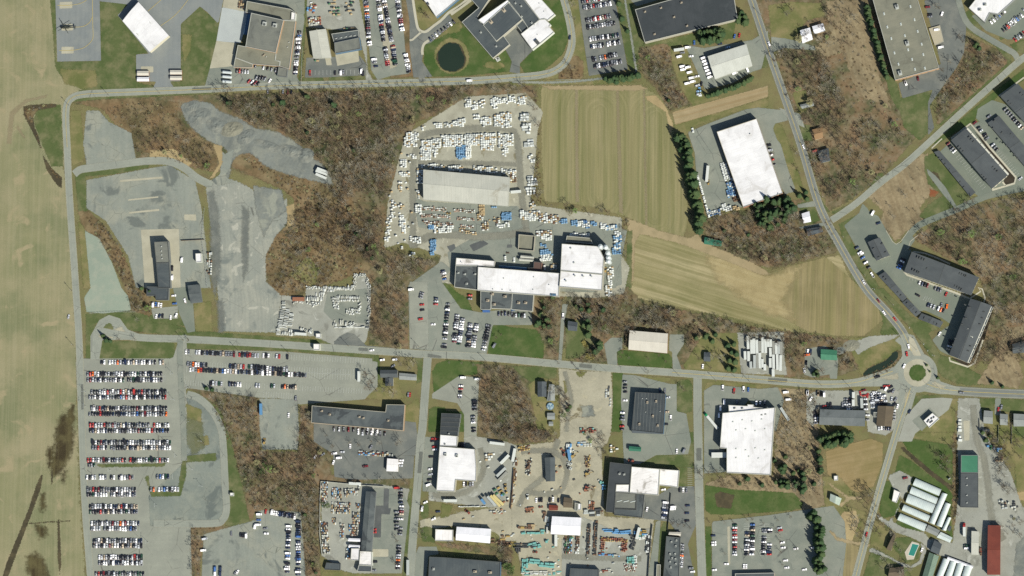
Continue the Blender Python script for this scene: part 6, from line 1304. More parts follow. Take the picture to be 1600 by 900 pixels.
def merged(name,items,label,cat):
 """many copies as one mesh (kind stuff)"""
 vs,ls,ps,mi,mats=[],[],[],[],[]; off=0
 cache={}
 for me,M in items:
  if me.name not in cache:
   co=np.empty(len(me.vertices)*3); me.vertices.foreach_get('co',co); lv=np.empty(len(me.loops),np.int32); me.loops.foreach_get('vertex_index',lv)
   pt=np.empty(len(me.polygons),np.int32); me.polygons.foreach_get('loop_total',pt); pm=np.empty(len(me.polygons),np.int32); me.polygons.foreach_get('material_index',pm)
   for m in me.materials:
    if m not in mats: mats.append(m)
   cache[me.name]=(co.reshape(-1,3),lv,pt,np.array([mats.index(m) for m in me.materials])[pm])
  co,lv,pt,pm=cache[me.name]; A=np.array(M)
  vs.append(co@A[:3,:3].T+A[:3,3]); ls.append(lv+off); ps.append(pt); mi.append(pm); off+=len(co)
 vs,ls,ps,mi=np.concatenate(vs),np.concatenate(ls),np.concatenate(ps),np.concatenate(mi)
 me=bpy.data.meshes.new(name); me.vertices.add(len(vs)); me.vertices.foreach_set('co',vs.astype(np.float32).ravel())
 me.loops.add(len(ls)); me.loops.foreach_set('vertex_index',ls.astype(np.int32)); me.polygons.add(len(ps)); me.polygons.foreach_set('loop_start',(np.cumsum(ps)-ps).astype(np.int32))
 me.update(calc_edges=True)
 for m in mats: me.materials.append(m)
 me.polygons.foreach_set('material_index',mi.astype(np.int32)); me.update()
 o=bpy.data.objects.new(name,me); COL.objects.link(o); tag(o,label,cat,None,'stuff'); return o
emit_cars()
lines_mesh('parking_bay_marking',SL,0.22,M_white,next_z())
# ================================================================== YARD GOODS
m_wrap=plain('white_wrap',C(250,250,248,1.02),0.5,0.4,var=0.06); m_wrapg=plain('grey_wrap',C(206,208,206),0.5,0.4,var=0.08); m_wrapb=plain('blue_wrap',C(126,168,208),0.5,0.4,var=0.06); m_wrapd=plain('deep_blue_wrap',C(84,122,172),0.5,0.4,var=0.06)
m_tanp=plain('raw_timber',C(206,180,142),0.85,0.2,var=0.12); m_brn=plain('rust_brown',C(132,104,86),0.85,0.2,var=0.15); m_pinkb=plain('brick_pack',C(196,166,150),0.9,0.2,var=0.1); m_stone=plain('pale_stone',C(226,224,216),0.8,0.2,var=0.1)
m_steel=plain('dark_steel',C(84,86,88),0.6,0.3,var=0.15); m_turq=plain('turquoise_steel',C(136,198,192),0.5,0.35,var=0.06); m_or=plain('orange_steel',C(172,116,90),0.55,0.3,var=0.1); m_ylw=plain('yellow_steel',C(196,164,100),0.5,0.35,var=0.06)
m_redst=plain('red_steel',C(152,84,70),0.55,0.3,var=0.1); m_grn=plain('green_steel',C(78,130,96),0.55,0.3,var=0.1); m_azure=plain('azure_steel',C(116,172,226),0.5,0.35,var=0.06)
WRAP={'white': m_wrap,'grey': m_wrapg,'blue': m_wrapb,'deep blue': m_wrapd,'tan': m_tanp,'brown': m_brn,'brick': m_pinkb,'stone': m_stone,'steel': m_steel,'turquoise': m_turq,'orange': m_or,'yellow': m_ylw,'red': m_redst,'green': m_grn,'azure': m_azure}
PMESH={}
def pallet_mesh(col,l,w,h):
 k=(col,l,w,h)
 if k not in PMESH:
  mb=MB(); mb.box(-l/2,l/2,-w/2,w/2,0.02,0.14,1).taper(-l/2+.03,l/2-.03,-w/2+.03,w/2-.03,.14,.14+h*.8,.02,.02,.02,0).taper(-l/2+.05,l/2-.05,-w/2+.05,w/2-.05,.14+h*.8,.14+h,.14,.14,.14,0)
  PMESH[k]=mb.mesh('wrapped_pallet',[WRAP[col],m_tanp])
 return PMESH[k]
GOODS={'wrapped_pallet': [],'stone_bundle': [],'goods_stack': [],'steel_section': []}
def fill(kind,key,poly,dx,dy,ang,p,cols,label,size=(2.1,1.55,1.3),jit=.25,gap=0.0):
 """goods set out on a grid inside a polygon of the photo; dx,dy grid pitch in metres, ang grid direction in photo degrees"""
 W=[G(*q) for q in V(key,poly)]; A=np.array(W); c=A.mean(0); a=math.radians(ang); ca,sa=math.cos(a),math.sin(a); Rr=float(np.abs(A-c).max())*1.5
 n=int(Rr/min(dx,dy))+1; pts=[]
 for i in range(-int(Rr/dx)-1,int(Rr/dx)+2):
  if gap and random.random()<gap: continue
  for j in range(-int(Rr/dy)-1,int(Rr/dy)+2):
   if random.random()>min(1,p+.12): continue
   x,y=i*dx+random.gauss(0,jit*.5),j*dy+random.gauss(0,jit*.5); pts.append((c[0]+x*ca-y*sa,c[1]+x*sa+y*ca))
 if not pts: return
 sd=sdist(np.array(pts),W)
 for q,s in zip(pts,sd):
  if s>-0.2:
   l,w,h=size; h2=random.choice((h,h*.6,h*1.4)); col=random.choice(cols)
   if kind=='steel_section' or kind=='goods_stack': l=random.choice((l,l*.7,l*1.3))
   GOODS[kind].append((pallet_mesh(col,round(l,2),w,round(h2,2)),q,a+random.gauss(0,.05),f'{col} {label}',label))
def goods(*a,**k): fill('goods_stack',*a,**k)
W4=['white']*8+['grey','stone','tan']
def wp(key,poly,label,ang=0,p=.85,cols=W4,dx=2.25,dy=1.72,**k): fill('wrapped_pallet',key,poly,dx,dy,ang,p,cols,'wrapped pallet '+label,**k)
NY='in the pallet yard, '
for s,lb,an,p in (('415,82 455,85 460,125 425,125',NY+'northwest block',5,.8),('458,92 486,95 486,138 465,140',NY+'second block along the north edge',5,.7),('500,85 525,85 520,130 503,132',NY+'third block along the north edge',5,.65),('555,85 580,75 588,130 570,130',NY+'slanting block near the north edge',8,.8),('585,80 645,75 645,105 590,108',NY+'long north edge block',8,.7),('648,70 690,68 690,100 650,98',NY+'northeast edge block',8,.75),('697,72 740,65 740,105 700,122',NY+'northeast corner grid',10,.85),
('265,212 308,208 308,232 268,232',NY+'west block of the upper row',0,.8),('318,205 340,202 345,232 322,235',NY+'narrow block of the upper row',0,.6),('342,200 428,186 428,222 350,228',NY+'long block of the upper row',5,.75),('470,165 495,162 495,188 472,188',NY+'small block by the lane',0,.7),('503,175 555,172 555,220 510,225',NY+'middle block of the upper row',2,.78),('570,170 605,168 610,220 580,222',NY+'dense grid of the upper row',2,.95),('606,155 660,150 672,230 615,238',NY+'eastern grid of the upper row',3,.8),
('190,225 215,218 210,245 192,248',NY+'lone block by the wood',0,.8),('112,262 180,255 175,330 110,330',NY+'block at the bend of the lane',3,.75),('190,300 300,290 300,340 195,345',NY+'west end of the long row',0,.8),('190,345 248,340 245,400 190,398',NY+'southwest end of the long row',0,.9),('255,345 278,342 275,390 258,388',NY+'narrow file under the long row',0,.85),('302,275 415,265 415,330 305,335',NY+'western part of the long row',0,.85),('418,268 500,263 500,322 420,325',NY+'central part of the long row',0,.88),('500,265 588,262 585,318 502,322',NY+'eastern part of the long row',0,.88),('596,260 672,265 675,320 600,340',NY+'east end of the long row',0,.8),('508,322 535,322 535,350 510,350',NY+'pair under the long row',0,.9),('538,325 575,322 575,352 540,352',NY+'white block under the long row',0,.95),('620,335 645,335 642,385 622,385',NY+'file south of the long row',0,.7),
('82,400 122,385 118,440 85,445',NY+'west edge upper block',0,.6),('138,372 168,370 168,392 140,392',NY+'west edge lone block',0,.7),('82,462 130,462 130,488 85,490',NY+'west edge slabs',0,.95),('68,520 90,515 90,552 70,552',NY+'west edge small cluster',0,.6),('38,610 65,620 60,700 40,690',NY+'west edge middle strip',10,.6),('20,690 45,700 25,830 0,850',NY+'west edge lower strip',10,.5),('60,635 95,632 95,648 62,648',NY+'west edge short line',0,.7),('82,690 108,690 112,780 90,780',NY+'double file by the lane',0,.8),('138,800 190,800 188,832 140,832',NY+'block at the south lane',5,.7),('85,850 105,855 100,872 88,872',NY+'corner by bare trees',5,.7),('135,885 160,885 158,905 138,905',NY+'south end pair',5,.7),
('190,425 320,422 320,445 192,442',NY+'west part of the line north of the hall',3,.55),('330,425 415,432 415,460 335,452',NY+'white line north of the hall',3,.8),('465,432 590,440 588,470 468,465',NY+'dense line north of the hall',4,.75),('610,445 690,452 690,475 612,472',NY+'east part of the line north of the hall',4,.65),('172,445 205,440 202,525 172,525',NY+'upper file west of the hall',0,.75),('172,560 190,558 190,600 174,600',NY+'lower file west of the hall',0,.8),
('165,630 195,628 190,680 168,678',NY+'corner stack southwest of the hall',0,.8),('260,738 365,738 362,780 262,778',NY+'lower block south of the hall',3,.6),('590,725 662,728 660,752 592,752',NY+'small scatter southeast of the hall',5,.5),('705,665 795,668 790,720 706,705',NY+'grid at the factory lane',2,.9),('755,375 782,372 782,412 758,412',NY+'east lane block',0,.6),('765,615 788,612 785,662 768,660',NY+'east lane lower block',0,.6)):
 wp('B1',s,lb,an,p)
for s,lb in (('195,642 325,650 324,668 196,660','upper row south of the hall'),('195,680 345,688 344,704 196,698','second row south of the hall'),('195,716 365,730 364,746 220,735','third row south of the hall'),('365,655 475,660 474,676 366,672','upper east row south of the hall'),('380,698 472,705 470,718 380,712','second east row south of the hall'),('398,740 470,738 468,752 398,755','third east row south of the hall')):
 goods('B1',s,2.0,1.7,3,.92,['brick','white','brown','brick','stone'],'block pallet, '+lb,size=(1.4,1.2,1.0))
for s,lb in (('395,755 420,752 418,782 398,782','west end of the timber row'),('425,770 480,775 478,790 428,785','timber row by the factory lane'),('490,685 515,685 512,720 490,718','timber block beside the blue tarpaulin'),('505,735 550,710 550,765 510,768','mixed stack by the lane'),('655,455 690,455 688,515 658,515','corner of the hall'),('575,700 600,698 598,735 578,735','stack beside the blue stack')): goods('B1',s,2.3,1.9,3,.85,['tan','tan','white','brown'],'goods stack, '+lb,size=(1.9,1.3,1.2))
for s,lb in (('150,415 175,418 165,470 140,468','west part of the fence line'),('177,430 290,450 285,500 175,485','timber racks along the fence line')): wp('T21',s,'on the '+lb,5,.8,['white','white','tan','brown','grey'])
for s,lb,cs in (('302,465 355,470 352,500 300,495','first blue bay north of the factory',['blue']),('375,475 410,475 408,512 375,508','second blue bay north of the factory',['blue']),('412,478 445,480 442,518 412,514','white bay between blue bays',['white']),('450,482 482,485 480,525 450,520','deep blue bay north of the factory',['deep blue','white','blue']),('495,485 530,488 528,512 495,508','fourth blue bay north of the factory',['blue']),('557,495 590,500 588,535 557,528','white bay near the silos',['white']),('592,505 655,510 655,540 592,535','mixed bay near the silos',['blue','white','grey'])): wp('T21',s,'in the '+lb,5,.95,cs)
for s,lb,cs in (('640,545 682,548 680,570 640,568','northeast corner of the factory yard',['white']),('635,575 682,572 680,690 632,688','blue and white strip east of the silos',['blue','blue','white']),('600,770 635,765 630,880 605,885','white strip by the hedge east of the hall',W4),('580,680 615,672 612,740 580,745','white bags beside the short tanks',['white']),('590,880 625,890 615,960 590,950','lower strip by the hedge east of the hall',W4)): wp('T21',s,'in the '+lb,5,.75,cs)
for s,lb,cs in (('785,80 915,70 915,120 790,118','timber corner north of the factory',['tan','white','brown','white']),('830,122 905,125 905,150 832,148','white slab block',['white']),('822,180 870,185 868,205 822,202','short blue stack',['blue']),('830,218 870,222 920,265 828,268','large blue stack',['blue']),('825,265 915,268 910,295 825,298','white stack below the large blue stack',['white']),('825,300 895,302 890,318 828,316','lowest white stack',['white']),('910,330 950,325 945,400 905,395','mixed corner at the square hall',['tan','white','grey']),('540,275 555,275 555,318 540,318','upright white stack on the apron',['white']),('605,285 632,285 632,325 605,325','second white stack on the apron',['white']),('1060,95 1200,105 1200,125 1060,115','line of white bags north of the square hall',['white']),('840,345 870,345 870,385 845,385','bags beside the brown lean-to',['white','tan'])): wp('A3',s,'in the '+lb,4,.95,cs)
for s,lb,cs in (('378,330 424,328 426,390 384,394','blue tarpaulin block of the pallet yard',['blue']),('427,330 450,326 455,388 430,394','white block beside the blue tarpaulin',['white']),('612,675 665,677 666,712 614,712','blue block southeast of the hall',['blue']),('245,820 272,818 268,862 258,900 240,900','tall blue stack by the south lane',['blue']),('232,735 260,738 258,765 234,762','small blue block south of the hall',['blue']),('560,640 588,640 588,652 560,652','tiny blue block by the hall',['blue']),('498,632 523,632 520,690 496,690','tan timber block south of the hall',['tan'])):
 goods('B1',s,2.0,1.6,0,1.0,cs,'wrapped bundle, '+lb,size=(2.0,1.55,1.5),jit=.05)
for s,lb in (('700,155 760,152 762,200 705,205','largest crate stack under the eastern hedge'),('722,215 765,212 765,242 725,245','second crate stack under the eastern hedge'),('740,250 765,250 765,268 742,268','small crate stack under the eastern hedge'),('745,290 775,290 778,335 725,340','frame stack under the eastern hedge'),('755,490 790,488 790,540 760,540','lower frame stack under the eastern hedge'),('740,545 790,545 788,580 742,578','lowest frame stack under the eastern hedge'),('655,555 690,560 688,572 655,568','white pallets off the hall east wall')): goods('B1',s,3.2,2.6,3,.95,['white','grey','white'],'crate, '+lb,size=(3.0,2.3,1.8))
for s,lb,cs in (('312,575 355,570 392,680 345,690','northern pack at the white warehouse wall',['white']),('352,700 400,690 420,770 370,780','blue pack at the white warehouse wall',['deep blue','white','blue']),('395,775 430,770 432,810 400,810','tan pack at the white warehouse wall',['tan','brown']),('318,825 378,818 385,855 325,868','white grid at the yard corner',['white']),('388,840 430,830 440,850 395,855','tan line at the yard corner',['tan']),('180,650 195,650 250,850 262,900 250,900 215,790','bag line along the yard edge',['white']),('150,380 170,378 170,398 150,398','bags at the yard entrance',['white']),('255,860 318,850 320,885 262,890','mixed corner of the warehouse yard',['white','grey','deep blue'])): wp('B8',s,'in the '+lb,15,.8,cs)
goods('A6','0,420 100,300 110,80 300,0 480,-40 720,0 740,480 560,440 400,440 0,420',7,7,20,.1,['brown','stone','steel','tan','grey','orange'],'scrap item, loose in the dirt yard',size=(2,1.4,1),jit=4)
goods('A6','170,950 120,650 0,680 100,560 440,640 580,620 860,600 1040,900',6,6,10,.13,['steel','stone','brown','grey','turquoise','white'],'scrap item, loose in the crane yard',size=(2,1.2,.9),jit=4)
goods('A7','880,360 1600,240 1600,560 1440,440 1140,410 1000,430',7,7,10,.12,['brown','stone','grey','tan'],'scrap item, loose on the upper dirt lot',size=(2,1.2,.9),jit=4)
fill('wrapped_pallet','B1','20,620 110,290 170,330 150,830 30,850',6,5,10,.14,['white','grey','tan'],'wrapped pallet left loose on the west side of the pallet yard',jit=3)
goods('B6','380,400 680,400 660,860 420,840',9,8,20,.12,['grey','stone','brown','white'],'loose item, in the gravel loading yard',size=(2,1.4,1),jit=4)
# stone yard
for s,lb,an,l in (('150,370 185,370 215,470 190,480 150,480','north part of the western slab wall',0,3.6),('145,480 250,480 285,560 270,580 130,560','middle part of the western slab wall',-8,4.6),('120,560 280,590 275,630 230,690 95,690','lower part of the western slab wall',-10,4.6),('85,690 135,700 140,780 80,780','foot of the western slab wall',-5,3.4),('150,760 270,715 282,790 160,785','slanting slab rack at the south verge',80,3.2),('375,700 510,710 505,765 390,735','slab group beside the white trailer',70,2.6),
('440,200 600,205 600,240 440,245','rubble row at the north edge',80,1.2),('440,310 640,300 640,400 450,400','upright slab block',88,4.2),('610,235 660,230 655,340 610,340','corner slab block',88,3.0),('450,395 600,400 540,445 470,430','loose slabs under the upright block',80,1.6),('640,208 1000,205 1015,235 660,268','long white slab row along the north edge',85,2.6),('1000,60 1130,55 1140,85 1020,100 1025,215 990,215','boulder arc at the north tip',30,1.0),('1130,120 1165,110 1210,235 1170,240','boulder line at the northeast edge',60,1.0),
('745,345 820,340 830,465 760,475','hooked slab row, west arm',85,2.0),('800,320 1060,318 1060,350 800,358','hooked slab row, upper arm',88,2.4),('800,360 1050,352 1050,385 810,392','hooked slab row, lower arm',88,2.0),('895,475 1060,470 1070,520 960,535 900,515','small slab crescent',80,2.0),('1060,405 1100,405 1085,470 1060,490','crescent tip',40,1.8),('765,615 795,640 800,690 765,690','south slab fence, west post',85,3.2),('765,680 1000,670 1160,680 1160,695 1000,690 768,700','south slab fence',0,3.6),('835,575 870,580 875,680 840,682','upright slab beside the south fence',88,5.0),('890,615 920,615 910,680 892,680','second upright slab beside the south fence',88,4.0),('945,630 1010,630 1010,675 945,675','small ring of slabs',30,1.8),
('1160,310 1195,320 1190,400 1165,395','east edge boulders, upper',80,1.2),('1165,440 1195,450 1190,560 1165,560','east edge boulders, middle',80,1.4),('1150,600 1180,600 1180,660 1150,660','east edge boulders, lower',30,1.4),('285,375 415,372 410,405 290,408','slab line below the orange container',85,1.6)):
 fill('stone_bundle','B2',s,l+.35 if an<45 else 1.15,1.15 if an<45 else l+.35,an if an<45 else an-90,.78,['stone','white','white','grey'],'stone slab bundle, '+lb,size=((l,.8,1.3) if an<45 else (.8,l,1.3)),jit=.5)
 # builders' yard west of the long grey shed
for s,lb in (('105,70 165,65 160,180 108,175','northwest corner'),('115,175 160,180 150,260 115,255','west fence'),('190,110 235,105 225,200 195,200','first rack'),('235,120 275,115 270,215 238,212','second rack'),('280,115 405,110 400,165 300,180','north rack'),('190,225 340,230 330,320 195,305','middle racks'),('380,235 420,235 420,285 380,285','rack by the shed'),('360,300 410,305 405,395 360,390','fenced bay by the shed'),('330,400 400,395 395,490 335,490','lower bay by the shed'),('105,375 165,380 165,480 110,475','lower west fence'),('200,350 225,345 220,395 200,395','single rack'),('255,385 295,385 285,520 260,515','long narrow rack'),('115,480 175,485 170,560 118,560','framed bay'),('120,580 185,580 182,620 122,618','gateway'),('300,580 340,590 335,670 305,665','stack by white lean-to')):
 goods('A7',s,2.3,1.5,88,.8,['tan','grey','stone','brown','steel','white','stone','grey','steel','tan','stone','azure','orange','steel','brick'],'material rack, timber yard '+lb,size=(1.9,1.0,1.1))
fill('wrapped_pallet','A7','320,62 425,66 424,92 320,86',2.6,2.4,3,.9,['white'],'white tote on the north fence of the timber yard')
# fenced yard by the workshop, NW
for s,lb in (('1100,15 1170,15 1160,75 1100,70','upper stack by the fence line'),('1085,195 1185,180 1190,260 1090,262','fenced heap above the grey workshop')): goods('A1',s,2.2,1.7,5,.75,['tan','red','white','stone'],'crate, '+lb)
for s,lb in (('1295,10 1360,5 1350,75 1295,70','first lorry load rank'),('1340,75 1400,75 1400,165 1345,165','second lorry load rank'),('1290,100 1335,105 1330,160 1295,160','third lorry load rank'),('1445,0 1555,-20 1550,70 1510,75 1445,20','fourth lorry load rank'),('1450,60 1550,110 1545,150 1455,130','fifth lorry load rank'),('1455,290 1560,275 1560,300 1460,325','rank above the dark garage'),('1110,620 1190,620 1190,645 1112,645','tan rank below the workshop')): goods('A1',s,2.6,3.4,0,.8,['tan','tan','green','steel'],'military crate, '+lb,size=(2.2,1.5,1.5))
goods('A1','1185,180 1215,175 1220,255 1190,255',4,3,5,.95,['orange','red'],'barrier, beside the fenced heap',size=(1.6,2.4,1.0)); goods('A1','1072,85 1135,85 1135,130 1072,130',3,2.4,0,.95,['azure','orange'],'tarp bale, beside the green fence strip',size=(2.8,2,1.2))
# crane yard
for s,lb,cs,an,sz in (('170,590 305,580 305,612 172,608','north turquoise line',['turquoise'],0,(4.2,2.0,1.6)),('318,645 350,645 350,675 318,675','square turquoise block',['turquoise'],0,(3.4,2.4,1.8)),('215,665 285,670 285,705 250,705 215,685','middle turquoise line',['turquoise'],10,(4,1.8,1.4)),('165,770 205,770 190,880 165,880','upright turquoise stack',['turquoise'],88,(4.2,1.8,1.6)),('205,785 400,805 398,842 205,815','long southern turquoise row',['turquoise'],-5,(4.6,2.2,1.6)),('165,868 420,870 415,890 168,890','bottom pale line',['turquoise','white','stone'],0,(4,1.2,1.0)),
('725,560 770,562 770,585 725,585','first blue boom',['azure'],0,(4.4,1.5,1.6)),('770,575 865,580 865,600 770,596','second blue boom',['azure'],-2,(6,1.3,1.4)),('820,575 912,572 910,600 820,600','third blue boom',['azure'],3,(5,1.6,1.5)),('950,575 1030,580 1030,612 950,600','fourth blue boom',['azure','steel','yellow'],-3,(4,1.3,1.4)),('985,615 1040,610 1035,640 990,640','pale boom tail',['turquoise','white'],10,(3,1.2,1)),
('130,670 250,675 248,705 132,705','black lattice boom',['steel'],-2,(7,1.2,1.2)),('120,690 150,690 145,750 122,750','black upright boom',['steel'],88,(5,1.4,1.4)),('620,530 648,530 632,755 612,755','first dark rack line',['steel','brown','steel'],87,(2.2,1.0,1.2)),('672,510 695,510 680,758 660,758','second dark rack line',['steel','brown','steel'],87,(2.2,1.0,1.2)),('462,620 480,620 476,745 460,745','third dark rack line',['steel','green','brown'],87,(2,1.0,1.2)),('482,620 515,620 510,745 482,745','colourful rack line',['azure','green','red','steel','white'],87,(2,1.0,1.2)),('540,620 565,620 560,745 538,745','fifth dark rack line',['steel','brown','white'],87,(2,1.0,1.2)),
('720,625 900,640 900,662 720,655','northern side of the orange square',['orange','red','yellow'],-2,(1.6,1.1,1.3)),('720,640 745,640 735,730 712,725','western side of the orange square',['orange','red'],85,(1.6,1.1,1.3)),('865,660 905,660 895,730 862,735','eastern side of the orange square',['orange','red'],75,(1.6,1.1,1.3)),('705,742 845,745 845,762 705,760','southern side of the orange square',['red','stone','azure'],0,(2.6,1.2,1.2)),
('925,615 965,610 955,720 925,715','black block rank',['steel'],70,(2.4,1.8,1.6)),('890,770 955,772 955,805 890,802','green bin rank',['green','turquoise'],0,(2.2,2.0,1.4)),('1040,620 1070,610 1055,760 1035,760','black fence stacks',['steel','steel','white'],86,(2.4,1.4,1.4)),('945,760 970,760 960,850 945,850','white block line',['white'],86,(2.4,1.0,1.0)),('880,820 960,830 955,875 880,860','scrap pile',['stone','brown','red'],20,(1.4,1.0,.8)),('120,545 250,545 260,580 125,578','rust crate line',['brown','tan','yellow','brown'],-3,(3,2.4,1.6)),('305,455 335,455 330,490 305,490','rust block',['brown'],0,(3,2.2,1.6)),('330,500 362,500 355,580 335,580','pale container rank',['stone','grey'],86,(5,2.2,1.8)),('590,445 720,432 718,475 592,472','black skip rank',['steel','steel','grey'],3,(5.5,2.2,1.6)),('180,425 250,418 248,450 182,455','rust scrap line',['brown','orange'],5,(2.4,1.6,1.2)),
('10,625 60,628 58,642 12,640','tan beam rank at the west fence',['tan'],0,(4,1.4,.8)),('0,650 70,655 68,680 0,680','rust plate rank at the west fence',['brown'],0,(4,1.6,.8)),('715,850 795,855 795,875 715,872','red rack by the dark building',['red','stone'],-3,(2.4,1.2,1.2)),('600,60 640,55 640,150 605,130','scrap ring in the dirt yard',['brown','yellow','steel'],70,(1.6,1.2,1.0)),('478,90 510,85 510,150 480,150','steel scrap by the blue lorry',['steel','grey'],70,(1.4,1.2,1.0)),('715,230 745,225 745,300 715,300','pale blue stack on the fence of the dirt yard',['azure','white','turquoise'],86,(2.4,2,1.4)),('185,85 230,80 220,190 188,190','scrap ridge in the dirt yard',['brown','steel','stone'],60,(1.6,1.2,1.2)),('625,375 675,378 670,432 628,430','tool crates by the yard sheds',['orange','brown','stone'],85,(2.2,1.6,1.2))):
 fill('steel_section','A6',s,sz[0]+.5,sz[1]+.35,an,.88,cs,'steel section, '+lb,size=sz)
fill('steel_section','B6','690,385 790,375 800,420 700,430',2.4,1.8,10,.7,['yellow','yellow','tan','brown'],'steel section, yellow pile at the north fence',size=(2.4,1.6,1.2)); fill('steel_section','B6','670,480 695,480 660,860 640,860',2.6,1.6,85,.6,['brown','tan','stone','brown','yellow'],'steel section, fence line between the yards',size=(2.6,1.1,1.1))
goods('B6','430,460 505,425 510,495 440,500',2.6,2.4,5,.85,['white','stone','tan'],'pallet, island stack in the gravel yard',size=(2.2,1.9,1.2)); goods('B6','230,850 420,850 420,865 230,865',2.8,1.5,0,.8,['stone','grey','white'],'pallet, fence line below the gravel yard',size=(2.6,1.0,1.0)); goods('B6','500,705 640,710 600,790 510,750',4.5,4,30,.6,['azure','green','deep blue','yellow','steel'],'machine crate, behind the cream trailers',size=(3.2,1.8,1.4))
goods('T13','635,120 860,135 860,152 640,140',2.4,1.6,-4,.75,['brown','azure','red','stone','tan','grey'],'scrap bin, along the hedge of the dark lot',size=(1.9,1.3,1.1)); goods('A7','1180,250 1400,252 1400,266 1180,262',3,1.4,0,.75,['stone','white'],'concrete block, northern edge of the dirt lot',size=(2.6,1.0,1.0)); goods('A7','1470,455 1600,490 1600,560 1440,545',5,3,0,.5,['brown','tan','yellow','brown'],'plank stack, beside the pale blue warehouse',size=(4,1.6,1.0)); goods('A7','1420,285 1560,280 1560,310 1420,310',3.5,2,0,.5,['stone','orange','grey'],'machine part, upper dirt lot',size=(2,1.4,1.0))
goods('B7','115,118 142,118 140,218 118,218',3.4,3.2,0,.85,['white','white','stone'],'crate, white stack at the farm yard hedge',size=(3,2.6,1.6)); goods('B7','255,245 345,250 345,275 258,272',3,2.4,0,.6,['steel','azure','green'],'skip, behind the three houses',size=(2.6,2,1.4)); goods('B7','305,290 345,290 345,330 310,330',2.6,2.2,0,.6,['brown','tan','steel'],'scrap, farm yard east side'); goods('B7','325,520 420,530 415,568 330,560',2.8,2.4,5,.6,['brown','grey','stone','steel'],'tank, farm yard machinery row',size=(2.2,1.8,1.4)); goods('B7','225,755 240,755 240,800 225,800',2.2,1.6,0,.7,['brown','white','red'],'crate, beside the grey ribbed shed')
goods('T20','1155,530 1190,530 1185,600 1160,600',3,2.6,5,.7,['azure','white','steel'],'trailer load, at the end of the van yard',size=(2.6,1.8,1.2)); goods('T22','580,610 625,615 622,740 585,740',3,2.2,88,.6,['grey','stone','steel'],'concrete slab, east edge of the dirt lot',size=(2.8,1.8,.8)); goods('T22','430,880 520,880 520,900 430,905',2.4,1.8,0,.8,['turquoise','red','brown'],'machine part, south end of the dirt lot'); goods('T23','340,70 370,65 365,175 345,175',3,2,86,.8,['azure','white','azure'],'boom part, north edge of the dirt yard',size=(3,1.6,1.6)); goods('T23','410,65 500,65 500,88 412,88',3,2,5,.7,['grey','azure','stone'],'sheet stack, north edge of the dirt yard',size=(2.6,1.6,.8)); goods('T23','620,85 660,90 655,130 622,125',3,2,5,.7,['tan','white'],'crate, beside the teal shed')
goods('T01','1295,680 1322,680 1322,815 1298,815',2.6,2.0,88,.8,['brown','white','grey','stone'],'waste bin, fenced strip east of the depot'); goods('T00','1490,0 1530,0 1525,60 1490,55',3,2.2,88,.8,['tan','steel','brown'],'crate, north of the white apron')
for s,lb,c in (('275,337 412,337 412,372 285,372','orange shipping container at the north edge of the stone yard','orange'),):
 q=V('B2',s); a,b_=G(*q[0],2.6),G(*q[1],2.6); cx=[sum(G(*p,2.6)[i] for p in q)/4 for i in (0,1)]; L=math.dist(a,b_); t=empty('shipping_container',(cx[0],cx[1],GZ),math.atan2(b_[1]-a[1],b_[0]-a[0]),lb,'container')
 mb=MB(); mb.box(-L/2,L/2,-1.9,1.9,0,2.6); [mb.box(-L/2+k*.6,-L/2+k*.6+.25,-1.95,1.95,.1,2.62) for k in range(int(L/.6))]; mb.obj('shell',m_or,t); MB().box(L/2,L/2+.06,-1.7,1.7,.1,2.4).obj('door',m_brn,t)
 # horizontal tanks at the armoury
for k,y in enumerate((753,800,850)):
 c=G(*V('A1',f'232,{y}')[0],2); t=empty('fuel_tank',(c[0],c[1],GZ),-0.12,f'silver horizontal fuel tank southwest of the armoury, {("upper", "middle", "lower")[k]} of three','tank','fuel tanks by the armoury')
 mb=MB().cyl((-4.4,0,1.9),(4.4,0,1.9),1.5,1.5,14).cyl((4.4,0,1.9),(4.9,0,1.9),1.5,.8,14).cyl((-4.9,0,1.9),(-4.4,0,1.9),.8,1.5,14); mb.obj('shell',m_silo,t); MB().box(-3,-2.6,-1.2,1.2,0,1).box(2.6,3,-1.2,1.2,0,1).obj('saddle',m_greyw,t)
